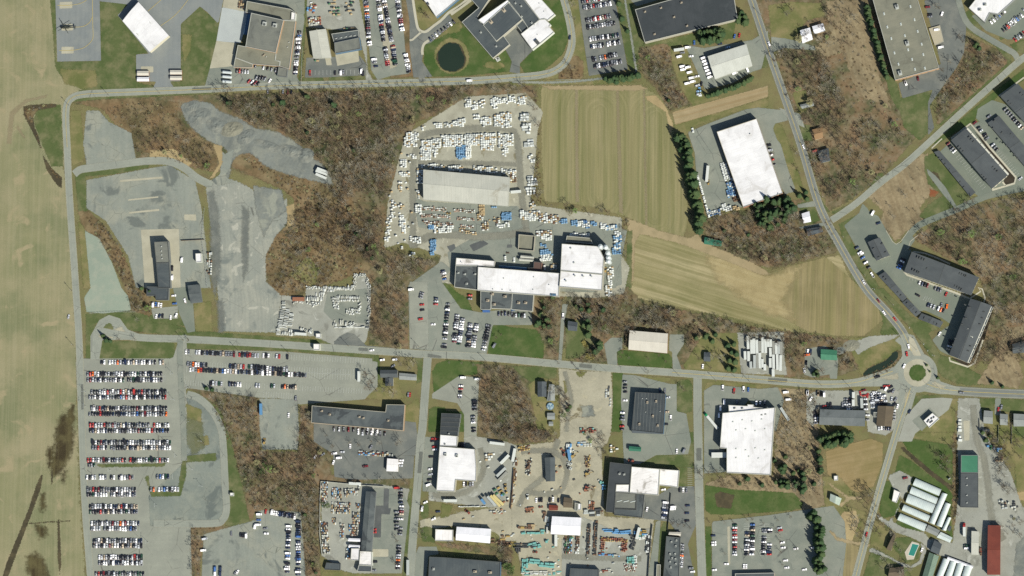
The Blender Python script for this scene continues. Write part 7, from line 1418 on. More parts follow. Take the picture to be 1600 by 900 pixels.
 # ---- single machines
def machine(key,x,y,ang,col,label,kind='excavator',sc=1.0):
 c=G(*V(key,f'{x},{y}')[0],1); t=empty(kind,(c[0],c[1],GZ),R(ang),label,kind.replace('_',' ')); t.scale=(sc,sc,sc); m=WRAP[col]
 if kind=='excavator':
  for s in (-1,1): MB().box(-1.9,1.9,s*1.25-.3,s*1.25+.3,0,.85).cyl((1.9,s*1.25-.3,.42),(1.9,s*1.25+.3,.42),.42,.42,8).cyl((-1.9,s*1.25-.3,.42),(-1.9,s*1.25+.3,.42),.42,.42,8).obj('track',m_chas,t)
  MB().taper(-2.3,1.2,-1.3,1.3,.95,2.1,.2,.1,.1).obj('body',m,t); MB().taper(.0,1.3,.2,1.3,2.1,2.9,.1,.3,.1,0).obj('cab',m_cglass,t)
  MB().cyl((1.0,-.4,1.8),(4.0,-.4,3.6),.32,.26,6).cyl((4.0,-.4,3.6),(6.0,-.4,1.4),.26,.2,6).obj('boom',m,t); MB().taper(5.6,6.6,-.9,.1,.2,1.3,.2,.2,.05).obj('bucket',m_steel,t)
 else:
  MB().taper(-2.6,.4,-1.1,1.1,.7,1.9,.3,.1,.1).obj('body',m,t); MB().taper(-.4,.8,-.8,.8,1.9,2.9,.2,.2,.1).obj('cab',m_cglass,t); mb=MB(); wheels(mb,(-1.8,1.6),2.2,.7,0); mb.obj('wheels',m_tyre,t)
  MB().cyl((.6,-.7,1.3),(2.6,-.7,.8),.16,.16,6).cyl((.6,.7,1.3),(2.6,.7,.8),.16,.16,6).obj('lift_arm',m,t); MB().taper(2.5,3.6,-1.3,1.3,.1,1.1,0,.5,.02).obj('bucket',m,t)
for a in (('A6',620,180,20,'yellow','yellow excavator in the middle of the dirt yard'),('A6',620,275,5,'red','red machine, upper of two side by side in the dirt yard'),('A6',612,295,5,'orange','orange machine, lower of two side by side in the dirt yard'),('A6',455,38,95,'red','red telehandler at the north edge of the dirt yard','loader'),('A6',290,415,10,'red','small red machine among rust scrap','loader',.7),('A6',255,732,175,'red','red ended machine beside the black lattice boom','loader',.8),('A6',985,600,10,'yellow','yellow loader between the blue booms','loader',.8),
('A6',200,345,95,'white','white crane truck standing on the dirt yard','loader',.9),('A6',80,680,60,'yellow','yellow loader at the west edge of the crane yard','loader'),('B6',600,705,95,'yellow','yellow loader in the corner of the gravel yard','loader'),('B6',575,755,140,'green','green mower machine behind the cream trailers','loader'),('B6',780,545,70,'brown','rusty excavator on the scrap ridge'),('A7',1255,300,140,'red','red loader on the upper dirt lot','loader'),('A6',930,90,175,'red','red tractor at the corner of the dark roofed works','loader'),('A6',520,55,40,'yellow','yellow digger beside the blue trailer'),
('T13',52,60,85,'yellow','yellow loader on the square grey lot','loader'),('T21',1228,242,90,'yellow','yellow forklift at the end of the lone trailer','loader',.8),('A3',1330,385,90,'yellow','yellow loader east of the square hall','loader',.9),('B1',335,678,0,'yellow','yellow forklift between pallet rows','loader',.7),('A3',565,250,0,'brown','small brown loader on the factory apron','loader',.5)): machine(*a)
# helicopter
c=G(*V('T00','412,170')[0],2); t=empty('helicopter',(c[0],c[1],GZ),R(177),'dark military helicopter with four main rotor blades on the middle landing pad','helicopter'); mh=plain('olive_drab',(0.03,0.034,0.026,1),0.7,.2)
MB().taper(-2.8,5.6,-1.18,1.18,.7,2.4,1.0,1.6,.25).taper(-2.5,2.6,-.75,.75,2.3,3.1,.7,.6,.15).cyl((-2.2,0,2.1),(-9.6,0,2.5),.85,.35,10).cyl((5.2,0,1.5),(6.3,0,1.3),.7,.25,10).obj('fuselage',mh,t)
MB().taper(-10.4,-9.2,-.12,.12,2.3,4.4,-.5,.9,.02).obj('tail_fin',mh,t); MB().box(-10.2,-9.3,-2.2,2.2,2.45,2.52).obj('stabilator',mh,t); MB().cyl((1,0,3),(1,0,3.7),.25,.2,8).obj('rotor_hub',mh,t)
for k in range(4): MB().box(.4,8.1,-.26,.26,3.62,3.68,0,Matrix.Translation((1,0,0))@Matrix.Rotation(R(33+90*k),4,'Z')).obj('rotor_blade',mh,t)
MB().taper(3.4,5.4,-1.0,1.0,1.6,2.42,.3,.8,.2).obj('windscreen',m_cglass,t)
for x,y in ((3,1.3),(3,-1.3),(-7.4,0)): mb=MB(); mb.cyl((x,y-.15,.35),(x,y+.15,.35),.35,.35,8).cyl((x,y,.35),(x,y*.7,1.3),.1,.1,6); mb.obj('wheel',m_tyre,t)
# pools
c=G(*V('T22','240,740')[0]); t=empty('swimming_pool',(c[0],c[1],GZ),0,'round above ground pool with mottled blue cover behind the grey roofed house','pool'); MB().cyl((0,0,-.1),(0,0,1.2),3.6,3.6,24,caps=False).cyl((0,0,1.2),(0,0,1.25),3.75,3.6,24,caps=False).obj('pool_wall',m_bluew,t)
b=NB('pool_cover'); co=b.coords(); MATS['cover']=b.finish(b.mix(b.ramp(b.noise(co,.7,3),.42,.58),C(96,136,170),C(190,206,212)),.5); MB().cyl((0,0,1.0),(0,0,1.1),3.55,3.5,24).obj('pool_cover',MATS['cover'],t)
q=[G(*p) for p in V('A8','428,648 478,658 440,745 397,735')]; dk=[G(*p) for p in V('A8','425,630 480,645 440,770 385,775 368,715')]; t=empty('swimming_pool',(*q[0],0),0,'rectangular green pool with pale stone deck beside the farm drive','pool'); off=Vector((-q[0][0],-q[0][1],0))
o=MB().add([(x+off.x,y+off.y,.40) for x,y in dk],[tuple(range(5))[::-1]]).add([(x+off.x,y+off.y,z) for x,y in dk for z in (0,.4)],[(0,1,3,2),(2,3,5,4),(4,5,7,6),(6,7,9,8),(8,9,1,0)]).obj('pool_deck',plain('stone_deck',C(214,202,186),.8),t)
MB().add([(x+off.x,y+off.y,.43) for x,y in q],[(3,2,1,0)]).obj('pool_water',M_pool,t); qi=inset(ccw([(x+off.x,y+off.y) for x,y in q]),-.5); qq=ccw([(x+off.x,y+off.y) for x,y in q]); mb=MB()
for i in range(4): mb.add([(*qi[i],.46),(*qi[(i+1)%4],.46),(*qq[(i+1)%4],.46),(*qq[i],.46)],[(0,1,2,3)])
mb.obj('pool_rim',m_trim,t)
# ---- emit goods
KL={'wrapped_pallet': 'pallet','stone_bundle': 'stone','goods_stack': 'goods','steel_section': 'steel'}
for kind,L in GOODS.items():
 rest=[]
 if len(L)>296:
  random.shuffle(L); L.sort(key=lambda g: -(g[0].vertices[4].co.x**2)); L,rest=L[:296],L[296:]
 for me,q,an,lb,g in L:
  o=bpy.data.objects.new(kind,me); COL.objects.link(o); o.location=(q[0],q[1],GZ-.03); o.rotation_euler=(0,0,an); w_=lb.split(); tag(o,' '.join(w_[:16]),KL[kind],g.split(', ')[-1]+' '+w_[0])
 if rest: merged(kind.replace('_bundle','')+'s',[(me,Matrix.Translation((q[0],q[1],GZ-.03))@Matrix.Rotation(an,4,'Z')) for me,q,an,lb,g in rest],f'remaining {kind.replace("_", " ")}s standing between the others in the yards',KL[kind])
 # ---- poles, lamps, fences
m_wood=plain('weathered_wood',C(150,136,116),.9,.2,var=.15); m_galv=plain('galvanised_steel',C(196,198,198),.4,.4,var=.05); m_rust=plain('rusty_fence',C(122,98,78),.9,.2,var=.15)
def pole(p,label,group,h=11,ang=0.0):
 x,y=G(*p); t=empty('utility_pole',(x,y,0),ang,label,'utility pole',group)
 MB().cyl((0,0,-.1),(0,0,h),.17,.12,8).obj('post',m_wood,t); MB().box(-.08,.08,-1.2,1.2,h-1.0,h-.85).obj('crossarm',m_wood,t); MB().cyl((.3,.3,h-2.4),(.3,.3,h-1.5),.25,.25,8).obj('transformer',m_galv,t)
for i,p in enumerate(V('P','287,532 372,548 452,553 545,541 655,542 760,565 905,579 1010,583 1062,588 1120,596 1172,597 1285,604 1330,607 1408,528')): pole(p,f'wooden utility pole beside the middle road, {ORD[i]} from the west','utility poles along the middle road',ang=math.pi/2)
for i,p in enumerate(V('P','113,455 115,540 108,165 170,149 250,146 345,143 445,137 560,135 680,133 785,128')): pole(p,f'wooden utility pole along the airfield side road, {ORD[i]} in the line','utility poles along the airfield road')
for i,p in enumerate(V('P','1190,25 1214,88 1238,160 1262,235 1286,310 1318,372 1352,432 1396,478')): pole(p,f'wooden utility pole at the highway verge, {ORD[i]} from the north','utility poles along the highway')
def lamp(p,label,group,h=9,arms=2):
 x,y=G(*p); t=empty('street_lamp',(x,y,0),random.choice((0,1.57)),label,'lamp post',group); MB().cyl((0,0,-.1),(0,0,.8),.35,.3,8).cyl((0,0,.8),(0,0,h),.12,.08,8).obj('post',m_galv,t)
 for s in (-1,1)[:arms]: MB().cyl((0,0,h-.1),(s*1.2,0,h),.05,.05,6).box(s*1.5-.5,s*1.5+.5,-.18,.18,h-.05,h+.1).obj('lamp_head',m_galv,t)
for i,p in enumerate(V('T02','535,650 535,740 1080,535 1180,835 1090,700 1180,625 1165,300')): lamp(p,f'double headed lamp post of the west lot, {ORD[i]} counted from the driveway','lamp posts of the west lot')
for i,p in enumerate(V('T03','1260,60 1205,235 980,460 1265,340 925,690 690,240 1105,150')): lamp(p,f'lamp post around the grey loop road lot, {ORD[i]} of seven','lamp posts of the loop lot')
for i,p in enumerate(V('T32','665,10 885,248 1000,390 1040,425 975,350 930,390 1000,610 1075,630 905,655')): lamp(p,f'single lamp post near the roundabout, {ORD[i]} of nine','lamp posts by the roundabout',arms=1)
def fence(key,s,label,mat,h=1.8,thick=.08,solid=True):
 w=[G(*p) for p in V(key,s)]; t=empty('fence',(*w[0],0),0,label,'fence'); o=Vector(w[0]); mb=MB(); pm=MB()
 for a,b_ in zip(w[:-1],w[1:]):
  a=Vector(a)-o; b_=Vector(b_)-o; d=(b_-a); L=d.length; M=Matrix.Translation((a.x,a.y,0))@Matrix.Rotation(math.atan2(d.y,d.x),4,'Z')
  if solid: mb.box(0,L,-thick/2,thick/2,0,h,0,M)
  else: [mb.box(0,L,-.03,.03,z,z+.06,0,M) for z in (.2,h*.5,h-.1)]
  for k in range(int(L/3)+1): pm.box(k*3-.06,k*3+.06,-.1,.1,-.1,h+.1,0,M)
 mb.obj('panel',mat,t); pm.obj('posts',mat,t)
fence('T01','1133,605 1278,598','dark fence closing the grey yard north of the depot',m_rust); fence('T01','1278,400 1262,600 1283,740 1295,900','thin fence between the depot yard and bleached lot',m_galv,solid=False)
fence('A3','1090,645 1290,665 1280,750','brown board fence behind the small charcoal house',m_brn); fence('T22','330,797 455,812','low rail fence below the small charcoal house',m_tanp,1.2,solid=False)
fence('A6','105,150 95,300 82,430','rusty retaining fence between gravel yard and dirt yard',m_rust,2.2,.5); fence('A6','1078,540 1060,700 1045,960','dark board fence at the east side of the crane yard',m_steel,2.4,.25); fence('A6','1208,320 1185,580','dark fence through the works car park',m_steel,2,.15)
fence('A7','110,60 102,200 100,480 118,640','pale fence on the west side of the timber yard',m_stone,2,.2); fence('A7','110,60 440,92 600,100','pale fence on the north side of the timber yard',m_stone,2,.2)
fence('T32','1322,820 1325,900','white board fence between two gardens, western',m_trim); fence('B7','322,145 320,230','white fence between the first two houses gardens',m_trim); fence('B7','390,85 388,240','long white fence between the last two houses gardens',m_trim)
fence('T02','560,158 720,150 850,150','wire fence behind the driveway loop',m_galv,solid=False); fence('T10','290,290 282,555','wire fence beside the green strip west of the workshop',m_galv,solid=False); fence('T20','275,500 425,497','white guard rail on the bend below the school',m_trim,1.0,solid=False)
# ================================================================== VEGETATION
def bark(name,c,var=.15): return plain(name,c,.95,.1,var=var)
m_trunk=bark('tree_bark',C(150,134,116)); TW=[bark('grey_twigs',C(150,142,128)),bark('brown_twigs',C(126,112,95)),bark('pale_twigs',C(172,164,150)),bark('red_twigs',C(132,110,92))]
def leafm(name,c):
 b=NB(name); co=b.coords(); m=b.finish(b.mix(b.noise(co,1.2,3),c,tuple(v*1.7 for v in c[:3])+(1,)),.8,.2); MATS[name]=m; return m
m_needle=leafm('conifer_needles',(0.018,0.036,0.013,1)); m_needle2=leafm('pine_needles',(0.027,0.044,0.015,1)); m_leafg=leafm('spring_leaves',(0.10,0.15,0.045,1)); m_leafy=leafm('yellow_blossom',(0.17,0.15,0.045,1)); m_leafo=leafm('olive_buds',(0.16,0.155,0.075,1))
def seg(mb,p,q,r0,r1,mi=0): mb.cyl(p,q,r0,r1,3,mi,caps=False)
def tree_parts(seed,h=13,sp=4.6,n1=9,n2=5,n3=4,leaf=0,tw=.045):
 rd=random.Random(seed); tr=MB(); cr=MB(); tips=[]
 lean=Vector((rd.uniform(-.4,.4),rd.uniform(-.4,.4),0)); top=Vector((0,0,h*.62))+lean
 tr.cyl((0,0,-.2),Vector((0,0,h*.3))+lean*.4,.34,.26,6).cyl(Vector((0,0,h*.3))+lean*.4,top,.26,.1,6)
 for i in range(n1):
  f=rd.uniform(.42,1); p=Vector((0,0,h*.62*f))+lean*f; a=6.283*(i*.382+rd.uniform(-.08,.08)); up=rd.uniform(.45,1.1)
  L=sp*rd.uniform(.75,1.1)*(1.15-.45*f); q=p+Vector((math.cos(a),math.sin(a),up)).normalized()*L; q.z=min(q.z,h)
  seg(cr,p,q,.11,.05)
  for j in range(n2):
   g=rd.uniform(.3,1); p2=p.lerp(q,g); a2=a+rd.uniform(-1.3,1.3); q2=p2+Vector((math.cos(a2),math.sin(a2),rd.uniform(.2,1.2))).normalized()*L*rd.uniform(.35,.6); seg(cr,p2,q2,.06,.03)
   for k in range(n3):
    g=rd.uniform(.25,1); p3=p2.lerp(q2,g); a3=a2+rd.uniform(-1.6,1.6); q3=p3+Vector((math.cos(a3),math.sin(a3),rd.uniform(-.1,1.1))).normalized()*L*rd.uniform(.2,.4); seg(cr,p3,q3,tw,tw*.6); tips.append(q3)
    if leaf:
     for _ in range(leaf):
      c=q3+Vector((rd.gauss(0,.5),rd.gauss(0,.5),rd.gauss(0,.4))); u=Vector((rd.uniform(-1,1),rd.uniform(-1,1),rd.uniform(-.6,.6))).normalized()*rd.uniform(.18,.4); v=u.orthogonal().normalized()*rd.uniform(.15,.3)
      cr.add([c-u,c+v,c+u,c-v],[(0,1,2,3)],1)
 return tr,cr
def conifer_parts(seed,h=13,r=3.0):
 rd=random.Random(seed); tr=MB().cyl((0,0,-.2),(0,0,h*.95),.24,.04,6); cr=MB(); n=15
 for i in range(n):
  f=i/n; z=h*(.10+.88*f); R_=r*(1-f)**.8*rd.uniform(.85,1.1)+.25; m=int(6+7*(1-f)); a0=rd.uniform(0,6.28)
  for k in range(m):
   a=a0+6.283*k/m+rd.uniform(-.2,.2); L=R_*rd.uniform(.65,1.15); d=Vector((math.cos(a),math.sin(a),0)); s=Vector((-d.y,d.x,0)); w=.28*L+.2; zz=rd.uniform(-.2,.2)
   p=Vector((0,0,z+.35+zz)); m1=d*L*.55+Vector((0,0,z+.05+zz)); e=d*L+Vector((0,0,z-.18*L+zz))
   cr.add([p,m1-s*w+Vector((0,0,-.3)),e,m1+s*w+Vector((0,0,-.3)),m1+Vector((0,0,.22))],[(0,1,4),(1,2,4),(2,3,4),(3,0,4)])
 return tr,cr
def shrub_mb(seed,h=1.6,r=1.5,n=46,leaf=0):
 rd=random.Random(seed); mb=MB()
 for i in range(n):
  a=rd.uniform(0,6.283); p=Vector((rd.gauss(0,r*.3),rd.gauss(0,r*.3),0)); q=p+Vector((math.cos(a)*rd.uniform(.1,.8)*r,math.sin(a)*rd.uniform(.1,.8)*r,h*rd.uniform(.4,1))); seg(mb,p,q,.05,.035)
  for _ in range(leaf): c=q+Vector((rd.gauss(0,.25),rd.gauss(0,.25),rd.gauss(0,.2))); u=Vector((rd.uniform(-1,1),rd.uniform(-1,1),rd.uniform(-.5,.5))).normalized()*.25; v=u.orthogonal().normalized()*.2; mb.add([c-u,c+v,c+u,c-v],[(0,1,2,3)],1)
 return mb
TP={'bare_tree': [],'conifer': [],'leafy_tree': [],'blossom_shrub': []}
for i in range(7):
 tr,cr=tree_parts(i,13.5+i%4*1.4,3.8+i%3*.6,8+i%3,5,4,0,.036); TP['bare_tree'].append((tr.mesh('tree_trunk',[m_trunk]),cr.mesh('tree_crown',[TW[(0,1,2,1,0,3,1)[i]],m_leafo])))
for i in range(4): tr,cr=conifer_parts(i,12+i,3.6+.35*i); TP['conifer'].append((tr.mesh('conifer_trunk',[m_trunk]),cr.mesh('conifer_crown',[m_needle if i%2 else m_needle2])))
for i in range(3): tr,cr=tree_parts(40+i,9,3.6,8,5,4,4); TP['leafy_tree'].append((tr.mesh('leafy_trunk',[m_trunk]),cr.mesh('leafy_crown',[TW[0],m_leafg if i<2 else m_leafo])))
TP['blossom_shrub']=[(MB().cyl((0,0,-.1),(0,0,.6),.1,.08,6).mesh('shrub_stem',[m_trunk]),shrub_mb(5,2.2,2.2,60,6).mesh('shrub_crown',[TW[0],m_leafy]))]
NT={k: 0 for k in TP}; OVER=[]
def tree(kind,p,label,group,sc=1.0):
 x,y=G(*p,4); v=random.randrange(len(TP[kind])); rz=random.uniform(0,6.28); s=sc*random.uniform(.82,1.15)
 if NT[kind]>=290: OVER.append((kind,v,x,y,rz,s)); return
 NT[kind]+=1; t=empty(kind,(x,y,0),rz,label,'shrub' if 'shrub' in kind else 'tree',group); t.scale=(s,s,s*random.uniform(.8,1.25))
 for nm,me in zip(('trunk','crown'),TP[kind][v]): o=bpy.data.objects.new(nm,me); COL.objects.link(o); o.parent=t
KN={'bare_tree': 'bare tree','conifer': 'dark green conifer','leafy_tree': 'green leafing tree','blossom_shrub': 'yellow flowering shrub'}
def trees(kind,key,pts,place,sc=1.0,n=0,jit=0.0):
 """single trees at the listed pixels, or n of them spread along that line"""
 P=V(key,pts)
 if n:
  L=[0]
  for a,b in zip(P[:-1],P[1:]): L.append(L[-1]+math.dist(a,b))
  Q=[]
  for k in range(n):
   d=L[-1]*(k+.5)/n; i=max(j for j in range(len(P)-1) if L[j]<=d); f=(d-L[i])/(L[i+1]-L[i]); Q.append((P[i][0]+(P[i+1][0]-P[i][0])*f+random.uniform(-jit,jit),P[i][1]+(P[i+1][1]-P[i][1])*f+random.uniform(-jit,jit)))
  P=Q
 for p in P: tree(kind,p,f'{KN[kind]} {place}',f'{KN[kind]}s {place}',sc)
t_=trees
for a in (('T22','165,215 180,160 200,120 150,230 400,110 430,130 470,100 250,60 470,200 445,230 540,350','in the garden wood east of the factory offices',.85),('T31','40,440 100,470 -20,470 60,500','in the wood below the dark clump',.9),('T21','1050,-60 1090,60 1120,180 1140,300 1160,420 1180,545','in the tall row between the crop field and warehouse yard',1.0,64,6),('T31','-80,370 20,350 90,345 150,400 60,440 -60,430 -30,500 20,520','in the dark clump south of the big white warehouse',1.05,40,6),('T20','1160,215 1240,190 1310,200 1290,245 1190,250','in the clump south of the black roofed warehouse',1.0,18,3),('T20','1400,150 1440,80 1460,150','at the east end of the black roofed warehouse',.85,5,2),('T20','1205,600 1290,575 1380,545 1450,510 1505,480','in the hedge row below the pale van warehouse',.7,20,1.5),
('T20','585,490 650,485 720,480 790,470','in the row at the south end of the bike path',.8,14,2.5),('T20','665,20 685,115 720,190 650,510','beside the bike path',.7),('T30','615,30 640,140 670,250 700,350 730,450 745,490','in the line along the west side of the grey roofed factory',.8,24,1.6),('T31','195,320 235,300 240,340','by the driveway north of the white roofed cottage',.7),('T02','640,298 660,325 685,330','standing on the driveway loop verge',.6),('T02','1285,625 1322,634','at the edge of brush below the long lot',.6),('T22','175,215 200,230 215,200 230,240','at the narrow drive west of the small charcoal house',.8),('T22','455,215 480,240 470,290 545,370 520,395','on the lawn east of the small charcoal house',.8),
('T22','1345,360 1385,350 1370,400 1400,410 1360,450 1390,460 1350,500 1385,510','in the dense clump west of the trailer yard',.85),('T22','1210,300 1250,330 1270,290 1150,310','above the slate roofed cottage',.7),('T32','285,535 310,545 300,520','on the island in front of the green garage',.7),('T22','345,760 360,740','by the dirt lot edge',.6),('T33','270,500 310,560 320,620 315,690 330,760 310,830 335,880','in the screen east of the tree lined lot',.95,44,5),('T33','330,60 400,20 460,10 520,20 500,60 420,70 350,90','in the clump north of the small tan field',.95,26,4),('T33','300,120 330,190 340,250','along the west edge of the small tan field',.8,7,3),
('T33','60,150 120,220 60,320 190,330 260,350 140,250','scattered in the wood south of the very large warehouse',.8,26,9),('T23','1420,320 1470,290 1560,330','below the very large white warehouse',.7),('T32','1465,615 1400,590','at the north verge of the east road',.6),('T30','1300,280 1320,300','at the northeast wood edge',.7),('T33','1340,0 1390,20 1360,50','behind the three houses',.7),('T32','1010,520 1060,560 990,480','on the bank east of the roundabout',.35),('T02','935,20 880,0','beside the brushy ditch by the depot',.6)):
 t_('conifer',*a)
t_('leafy_tree','T13','60,200 85,230 40,250','in the brown wood south of the grey square lot',.9); t_('leafy_tree','T31','1080,550 1240,570 1275,560 1260,620 1440,580 1170,690','in the east wood above the courtyard apartments',.9); t_('leafy_tree','T13','1570,840 1590,870','at the east end of the big black roofed unit',1.0); t_('leafy_tree','A6','50,830 85,850','at the southwest corner of the crane yard',1.0); t_('leafy_tree','T21','370,425 395,415','at the hedge corner below the crop field',.7); t_('leafy_tree','A7','130,245 160,250','inside the timber yard fence',.7); t_('leafy_tree','T30','790,775 730,660','at the lawn edge southwest of the grey factory',.7); t_('leafy_tree','T10','235,680 1100,610 1080,620','in the north wood',.8)
t_('blossom_shrub','T22','460,360 450,340','at the upper edge of the brush by the narrow drive',1.0); t_('blossom_shrub','T22','475,425 500,430','in brush beside the middle road',1.1)
for a in (('P','402,142 470,140 560,138 640,137 700,135','along the south verge of the northern road',.75,22,1.5),('T02','740,320 840,320','on the verge below the driveway loop',.6),('T02','1175,325 860,200','at the depot drive',.6),('T12','690,540 720,590 740,560 700,620 750,640 800,640 840,610 860,660','in the garden of the dark roofed house',.95),('T12','890,430 940,450 990,470 905,480 960,500','between the road and the light grey garage',.8),('T12','1205,465 1285,470 1360,480','in the row on the corner lawn south of the middle road',.5),('T12','1500,310 1530,290','on the factory lawn',.6),
('T13','440,20 480,90 590,70 640,80 720,60 770,70 880,75 900,60','along the north edge of the dark asphalt lot',.7),('T13','560,300 620,305 700,300 780,300 860,285 920,300 940,320','in the hedge between the dark lot and timber yard',.7),('T13','880,680 870,650 880,830','standing among cars of the builders lot',.7),('T13','1040,620 1020,650 1060,660 1120,430 1045,480','on the grass islands by the road',.7),('T22','290,470 390,485 850,520 430,530','at the roadside of the middle road',.55),('T22','690,400 680,430 730,435 920,420 850,440 960,460','on the lawn in front of the cream roofed warehouse',.5),('T22','1060,620 1080,640','on the oval grass island',.7),('T22','330,690 300,720 350,700','by the dirt lot west edge',.9),
('T31','30,60 180,150 200,180 185,60','on the strip between the white warehouse and highway',.6),('T30','150,60 120,90 390,100 400,150 370,210 320,250','around the white roofed house',1.0),('T30','60,360 40,380 90,340','leaning over the highway',.9),('T30','1050,40 1070,50 1090,440 1140,390 1200,230 1220,260','on the islands and edge of the factory car park',.8),('T31','700,210 740,190 690,230 640,260','at the verge of the diagonal road',.8),('T31','960,540 1010,520 1240,370 1280,350 1180,420','over the apartment access road',.85),('T20','390,120 380,30 370,420','by the school road bend',.8),('T10','1060,100 1080,110','on the dry lawn inside the curved sidewalk',.7),
('T21','335,385 350,370 560,420 600,430 480,440','in the hedge at the south end of the crop field',.8),('T32','240,500 340,520 330,560','around the island of the green garage',.8),('T23','1170,250 1190,280 1230,260 1280,250 1340,270 1400,300 1300,290','on the verge below the very large white warehouse',.9),('T23','1230,560 1330,565 1380,560 1470,550 1500,545 1570,570 1330,760','on the northern islands of the tree lined lot',.5),('T33','140,530 60,550 45,600 75,680 80,750 180,730 90,830 70,640','on the planted islands of the tree lined lot',.5),('T33','590,350 620,370 640,400 600,400 560,420 660,380','beside the farm road above the sandy track',1.0),('T33','540,590 560,640 560,570 550,540 580,620','beside the farm road at the sandy patch',.9),
('T33','680,600 700,640 660,620 720,580 800,700 830,740 780,630','in the farmhouse garden',.8),('T33','720,790 760,840 710,850 880,850 840,880','on the lawn south of the farm drive',.9),('T33','1100,180 1080,220 1130,240 1120,160','beside the long farm hedge',.8),('T33','1520,30 1560,50 1600,40 1480,60','behind the white garden fences',.9),('T33','1480,340 1500,380 1470,350','in the farm yard east of the barn',.8),('A6','1220,530 1260,540 1300,545 1340,560','between the works car parks',.7),('A6','720,460 760,465 830,490 900,490 980,490','in the strip below the works hall',.5),('A6','20,700 60,720 90,740 30,770 70,790','at the west edge of the crane yard',1.0),('T23','560,20 580,80 600,150 570,120','along the fence east of the dirt yard',.7),
('T21','160,30 170,110 150,170 165,240 180,300 160,330','in the hedge between pallet yard and crop field',.7),('T20','60,530 100,560 150,600 140,680 130,740 160,780','in the hedge at the northeast of the pallet yard',.8),('B7','265,175 290,190 300,215 340,205 360,190 400,240 430,250 345,260 380,290 330,300','among the gardens behind the three houses',.9),('B7','330,360 350,395 345,440 370,460 400,470 430,300','on the rough ground east of the farm yard',.9),('B7','10,290 40,300 70,330 60,360 80,250 85,400','on the green lawn beside the farm hedge',.8),('T23','20,10 60,30 110,60 150,20 200,40 30,60','along the brush north of the dirt yard',.9),('T22','40,560 60,640 110,700 90,780 150,820 190,760 250,640 300,640','around the grey roofed house by the pool',.9),('T22','1110,340 1150,350 1170,440 1260,430 1300,330 1310,440 1240,500','around the slate roofed cottage',.9),('T00','1350,560 1400,550 1440,560','by the tank yard entrance',.7),('T03','1270,70','on the grass patch of the loop lot',.8)):
 t_('bare_tree',*a)
 # ---- woods, brush and ground clutter: one mass each
def inside(key,poly,per,jit=.5):
 W=[G(*p,3) for p in V(key,poly)]; A=np.array(W); lo,hi=A.min(0),A.max(0); st=math.sqrt(per); X,Y=np.meshgrid(np.arange(lo[0],hi[0],st),np.arange(lo[1],hi[1],st)); P=np.stack([X.ravel(),Y.ravel()],1)+RNG.uniform(-jit,jit,(X.size,2))*st
 P=P[sdist(P,W)>0]; ok=np.ones(len(P),bool)
 for e in EXCL: ok&=sdist(P,e)<-1.2
 return P[ok]
def gn_scatter(name,protos,P,idx,sc,label,cat):
 pc=bpy.data.collections.new(name+'_source')
 for i,me in enumerate(protos): o=bpy.data.objects.new(f'{name}_kind_{i:02d}',me); pc.objects.link(o)
 me=bpy.data.meshes.new(name); me.from_pydata([(float(x),float(y),0.0) for x,y in P],[],[])
 for nm,ty,dat in (('pick','INT',np.array(idx,np.int32)),('size','FLOAT',np.array(sc,np.float32)),('turn','FLOAT',RNG.uniform(0,6.28,len(P)).astype(np.float32))): a=me.attributes.new(nm,ty,'POINT'); a.data.foreach_set('value',dat)
 o=bpy.data.objects.new(name,me); COL.objects.link(o); tag(o,label,cat,None,'stuff')
 ng=bpy.data.node_groups.new(name,'GeometryNodeTree'); ng.interface.new_socket('Geometry',in_out='INPUT',socket_type='NodeSocketGeometry'); ng.interface.new_socket('Geometry',in_out='OUTPUT',socket_type='NodeSocketGeometry')
 N=ng.nodes; gi=N.new('NodeGroupInput'); go=N.new('NodeGroupOutput'); ip=N.new('GeometryNodeInstanceOnPoints'); ci=N.new('GeometryNodeCollectionInfo'); ci.inputs['Collection'].default_value=pc; ci.inputs['Separate Children'].default_value=True; ci.inputs['Reset Children'].default_value=True
 def at(nm,ty): x=N.new('GeometryNodeInputNamedAttribute'); x.data_type=ty; x.inputs['Name'].default_value=nm; return [s for s in x.outputs if s.name=='Attribute' and s.enabled][0]
 cx=N.new('ShaderNodeCombineXYZ'); L=ng.links; L.new(at('turn','FLOAT'),cx.inputs[2]); L.new(gi.outputs[0],ip.inputs['Points']); L.new(ci.outputs[0],ip.inputs['Instance']); ip.inputs['Pick Instance'].default_value=True
 L.new(at('pick','INT'),ip.inputs['Instance Index']); L.new(cx.outputs[0],ip.inputs['Rotation']); L.new(at('size','FLOAT'),ip.inputs['Scale']); L.new(ip.outputs[0],go.inputs[0])
 md=o.modifiers.new('scatter','NODES'); md.node_group=ng; return o
def join(a,b):
 def mbof(me):
  o=MB(); o.v=[tuple(v.co) for v in me.vertices]; o.f=[tuple(p.vertices) for p in me.polygons]; o.mi=[p.material_index for p in me.polygons]; return o
 x,y=mbof(a),mbof(b); x.add(y.v,y.f); x.mi[-len(y.f):]=[m+1 for m in y.mi]; x.uv=[None]*len(x.f); return x.mesh('woods_tree',[a.materials[0],*b.materials])
PROT=[join(*t) for t in TP['bare_tree']]+[join(*t) for t in TP['conifer']]+[join(*t) for t in (TP['leafy_tree'][0],TP['leafy_tree'][2])]
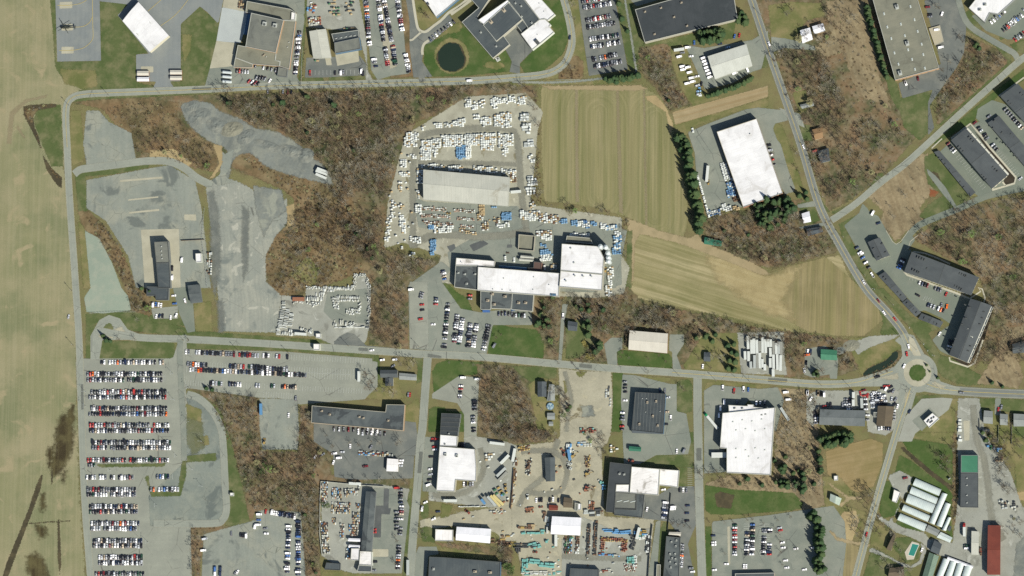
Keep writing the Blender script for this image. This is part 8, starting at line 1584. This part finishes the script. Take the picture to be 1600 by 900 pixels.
WOODS=[('P','338,150 480,146 640,142 715,140 735,165 648,188 630,236 606,305 598,385 585,410 545,390 520,300 490,236 400,210 362,176',24,.92),('P','720,136 835,133 836,162 800,150 740,156 690,175 650,186',30,.8),('P','500,300 600,390 665,405 690,408 660,436 640,442 600,430 560,400 500,380 470,400 440,400 455,350',34,.85),('P','578,440 638,440 637,545 600,546 580,530',26,.8),('P','445,400 500,380 580,420 500,445 450,462 430,445',60,.7),
('P','210,205 280,200 335,235 330,268 290,255 240,240 215,240',40,.75),('P','150,165 275,165 290,200 205,205',70,.7),('T02','800,20 890,10 940,150 950,265 860,260 830,150',30,.85),('T01','600,480 660,510 760,690 820,850 780,880 700,720 620,600',60,.6),('P','325,618 403,608 408,705 466,708 470,800 400,798 385,760 362,690',42,.85),('P','470,634 486,640 492,680 502,705 498,900 472,900 472,800 466,706',26,.8),('P','242,828 315,828 312,900 242,900',36,.8),('P','500,676 560,700 520,704 514,748 492,752 488,690',36,.7),
('P','750,570 850,578 842,640 845,668 880,690 760,690 748,650',34,.9),('P','835,452 882,450 884,530 870,558 852,520',26,.8),('P','885,452 978,450 1005,476 1060,485 1060,515 1000,510 968,560 945,560 935,500',26,.85),('P','985,478 1110,494 1170,512 1320,532 1310,545 1220,540 1160,530 1100,520 1050,520 1000,505',28,.75),('P','1062,520 1150,526 1152,574 1090,568',24,.85),('P','886,455 930,460 945,500 915,540 888,500',36,.75),('P','885,540 905,530 960,555 955,572 890,568',30,.75),('P','1545,660 1600,655 1600,735 1560,740 1550,700',36,.9),('P','1550,830 1600,800 1600,840',50,.8),('P','875,630 890,620 895,680 875,685',30,.8),('P','770,672 895,672 880,692 780,694',26,.75),('P','905,672 945,680 948,730 930,700',34,.7),('P','1350,770 1380,790 1370,830 1345,860',50,.9),('P','1485,630 1492,630 1492,660 1485,660',14,.5),('P','1228,532 1260,540 1255,575 1235,585',45,.8),('P','1300,535 1320,540 1345,575 1310,582',34,.8),
('P','998,75 1045,72 1048,120 1080,164 1045,170 1028,135 1000,110',26,.75),('P','1110,340 1205,325 1255,330 1300,370 1290,395 1210,418 1160,405 1108,380',26,.8),('P','1222,80 1290,80 1325,170 1320,225 1330,300 1300,320 1282,285 1252,200',32,.95),('P','1195,0 1345,0 1340,60 1290,80 1230,60',110,.9),('P','1330,190 1410,190 1415,215 1335,305 1320,300',60,.85),('P','1502,60 1545,75 1575,95 1555,115 1462,190 1465,150',34,.8),('P','1432,375 1500,330 1600,300 1640,300 1640,560 1570,560 1530,575 1505,572 1545,470 1535,432',50,.95),
('P','1205,615 1278,615 1282,690 1290,760 1260,790 1215,750 1210,690',58,.85),('P','1108,745 1210,745 1260,780 1200,775 1110,770',50,.7),('P','1285,740 1325,790 1345,830 1320,830 1290,790',45,.8),('T13','1130,690 1500,725 1600,700 1600,830 1530,850 1520,770 1300,740',34,.8),('P','1555,680 1600,690 1600,720 1570,720',60,.9),('P','1490,625 1497,625 1497,820 1489,820',24,.5),('P','830,160 838,160 842,320 832,320',20,.55),('P','845,315 985,345 978,360 880,335',26,.5),('P','968,365 980,365 978,450 962,480 955,440',26,.6),('P','1300,10 1350,10 1390,110 1405,180 1380,190 1340,130 1310,80',260,.55),('T31','630,330 950,80 990,160 1030,280 950,400 970,480 800,600 720,510',230,.55),('P','1440,195 1470,190 1450,225 1420,215',80,.6),('P','1555,600 1520,600 1560,560 1600,540 1600,600',150,.7)]
PP,IX,SC=[],[],[]
from mathutils import noise as mn
for k,s,per,sc in WOODS:
 for x,y in inside(k,s,per*.72):
  d=mn.noise((x*.03,y*.03,1)); e=mn.noise((x*.02,y*.02,7))+.35*RNG.uniform(-1,1)
  if d<-.33 and RNG.random()<.7: continue  # glades
  PP.append((x,y)); r=RNG.random(); IX.append(11 if r<.008 else 12 if r<.04 and e<.1 else 7+int(r*400)%4 if r>.992 and per<40 else (4 if e>.3 else (0,2)[int(r*20)%2]) if e>.12 else (1,3,6,5)[int(r*37)%4]); SC.append(sc*RNG.uniform(.55,1.0+.45*max(0,d)))
for k,v,x,y,rz,s in OVER: PP.append((x,y)); IX.append(v if k=='bare_tree' else 7+v%4); SC.append(s)
print('woods',len(PP),NT)
gn_scatter('woods',PROT,PP,IX,SC,'leafless brown and grey woods filling the ground between yards, fields and roads','woods')
m_dryst=bark('dry_stems',C(160,136,102)); SHR=[shrub_mb(i,.8+.25*(i%3),1.7).mesh('brush_bush',[(m_dryst,TW[3],m_dryst,TW[2])[i%4]]) for i in range(6)]+[shrub_mb(9,1.2,1.3,40,2).mesh('brush_bush',[TW[0],m_leafo])]
BRUSH=[('P','212,237 165,170 200,156 275,165 290,200 340,235 330,268 290,258 240,245',9),('P','362,238 420,255 480,272 520,295 560,340 555,400 575,425 500,445 440,468 418,440 414,388 455,350 462,312 440,292',8),('P','340,150 480,146 700,140 640,190 606,305 600,388 560,380 520,300 400,210',22),('P','130,332 165,352 192,392 212,440 235,455 236,515 215,520 196,450 160,385',8),('P','325,618 404,608 408,705 466,708 500,705 498,900 472,900 468,800 400,800 385,780 360,700',12),('P','242,826 385,824 318,840 312,900 242,900',11),('P','748,572 855,576 842,665 880,690 750,692',14),('P','998,75 1045,72 1078,164 1045,172',10),('P','885,455 975,452 1010,480 1320,535 1340,570 1230,560 1160,530 1050,522 960,555 900,562',12),('P','835,455 882,452 884,528 868,556',12),('P','1110,345 1300,340 1305,392 1210,418 1110,385',11),
('P','1205,95 1310,10 1390,110 1412,185 1438,205 1335,308 1290,320 1250,200',30),('P','1500,60 1575,95 1455,195 1462,150',10),('P','1430,375 1500,328 1600,305 1600,560 1500,575 1545,470 1535,432',13),('P','1205,612 1280,615 1290,780 1205,760 1108,770 1105,750 1208,742',9),('P','872,112 895,100 908,112 905,122 875,122',7),('T32','590,555 700,500 830,420 835,440 740,530 640,560',5),('T33','1158,0 1178,0 1178,570 1152,570',5),('T33','840,0 900,20 1080,30 1150,60 1060,70 900,30 850,50',5),('T12','1140,60 1165,60 1160,390 1140,380',4),('T00','150,660 350,650 240,690 210,740 250,880 320,1050 380,1120 340,1110 240,900 205,780 150,720',5),('P','830,155 840,155 845,320 832,325',6),('P','845,316 985,346 978,362 880,338',7)]
BP,BI,BS=[],[],[]
for k,s,per in BRUSH:
 q=inside(k,s,per*1.25); BP+=list(q); BI+=[int(v) for v in RNG.integers(0,7,len(q))]; BS+=list(RNG.uniform(.6,1.25,len(q))*(.55 if per in (9,13,14) else .85))
for s in ('T10;300,300 312,300 300,480 288,480;6','A2;285,560 350,490 380,470 560,560 590,640 480,745 400,750 300,700;14'):
 k,pl,per=s.split(';')
 if k=='T10': q=inside(k,pl,float(per)); BP+=list(q); BI+=[6]*len(q); BS+=[.7]*len(q)
gn_scatter('undergrowth',SHR,BP,BI,BS,'reddish brown bushes and dead brush covering rough ground under and between the woods','undergrowth')
print('brush',len(BP))
# ================================================================== LIGHT
SUN_EL,SUN_AZ=39.0,137.0  # shadows fall to the north-west
w=bpy.data.worlds.new('World'); scene.world=w; w.use_nodes=True
nt=w.node_tree; bg=nt.nodes['Background']
sky=nt.nodes.new('ShaderNodeTexSky'); sky.sky_type='NISHITA'; sky.sun_disc=False
sky.sun_elevation=R(SUN_EL); sky.sun_rotation=R(SUN_AZ); sky.air_density=1.0; sky.dust_density=1.0
nt.links.new(sky.outputs[0],bg.inputs[0]); bg.inputs[1].default_value=0.072
sl=bpy.data.lights.new('sun','SUN'); sl.energy=4.8; sl.angle=R(0.5); sl.color=(1.0,0.95,0.87)
so=bpy.data.objects.new('sun',sl); COL.objects.link(so)
sd_=Vector((math.cos(R(SUN_EL))*math.sin(R(SUN_AZ)),math.cos(R(SUN_EL))*math.cos(R(SUN_AZ)),math.sin(R(SUN_EL))))
so.rotation_euler=sd_.to_track_quat('Z','Y').to_euler(); so.location=sd_*800
camera()
vs=scene.view_settings
scene.display_settings.display_device='sRGB'
vs.view_transform='Standard'; vs.look='None'; vs.exposure=0.77; vs.gamma=1.0; vs.use_curve_mapping=False
scene.render.engine='CYCLES'
cy=scene.cycles
cy.max_bounces=4; cy.diffuse_bounces=2; cy.glossy_bounces=1; cy.transmission_bounces=1; cy.transparent_max_bounces=24
cy.use_denoising=False
scene.render.resolution_x=1024; scene.render.resolution_y=576
scene.render.filter_size=1.5
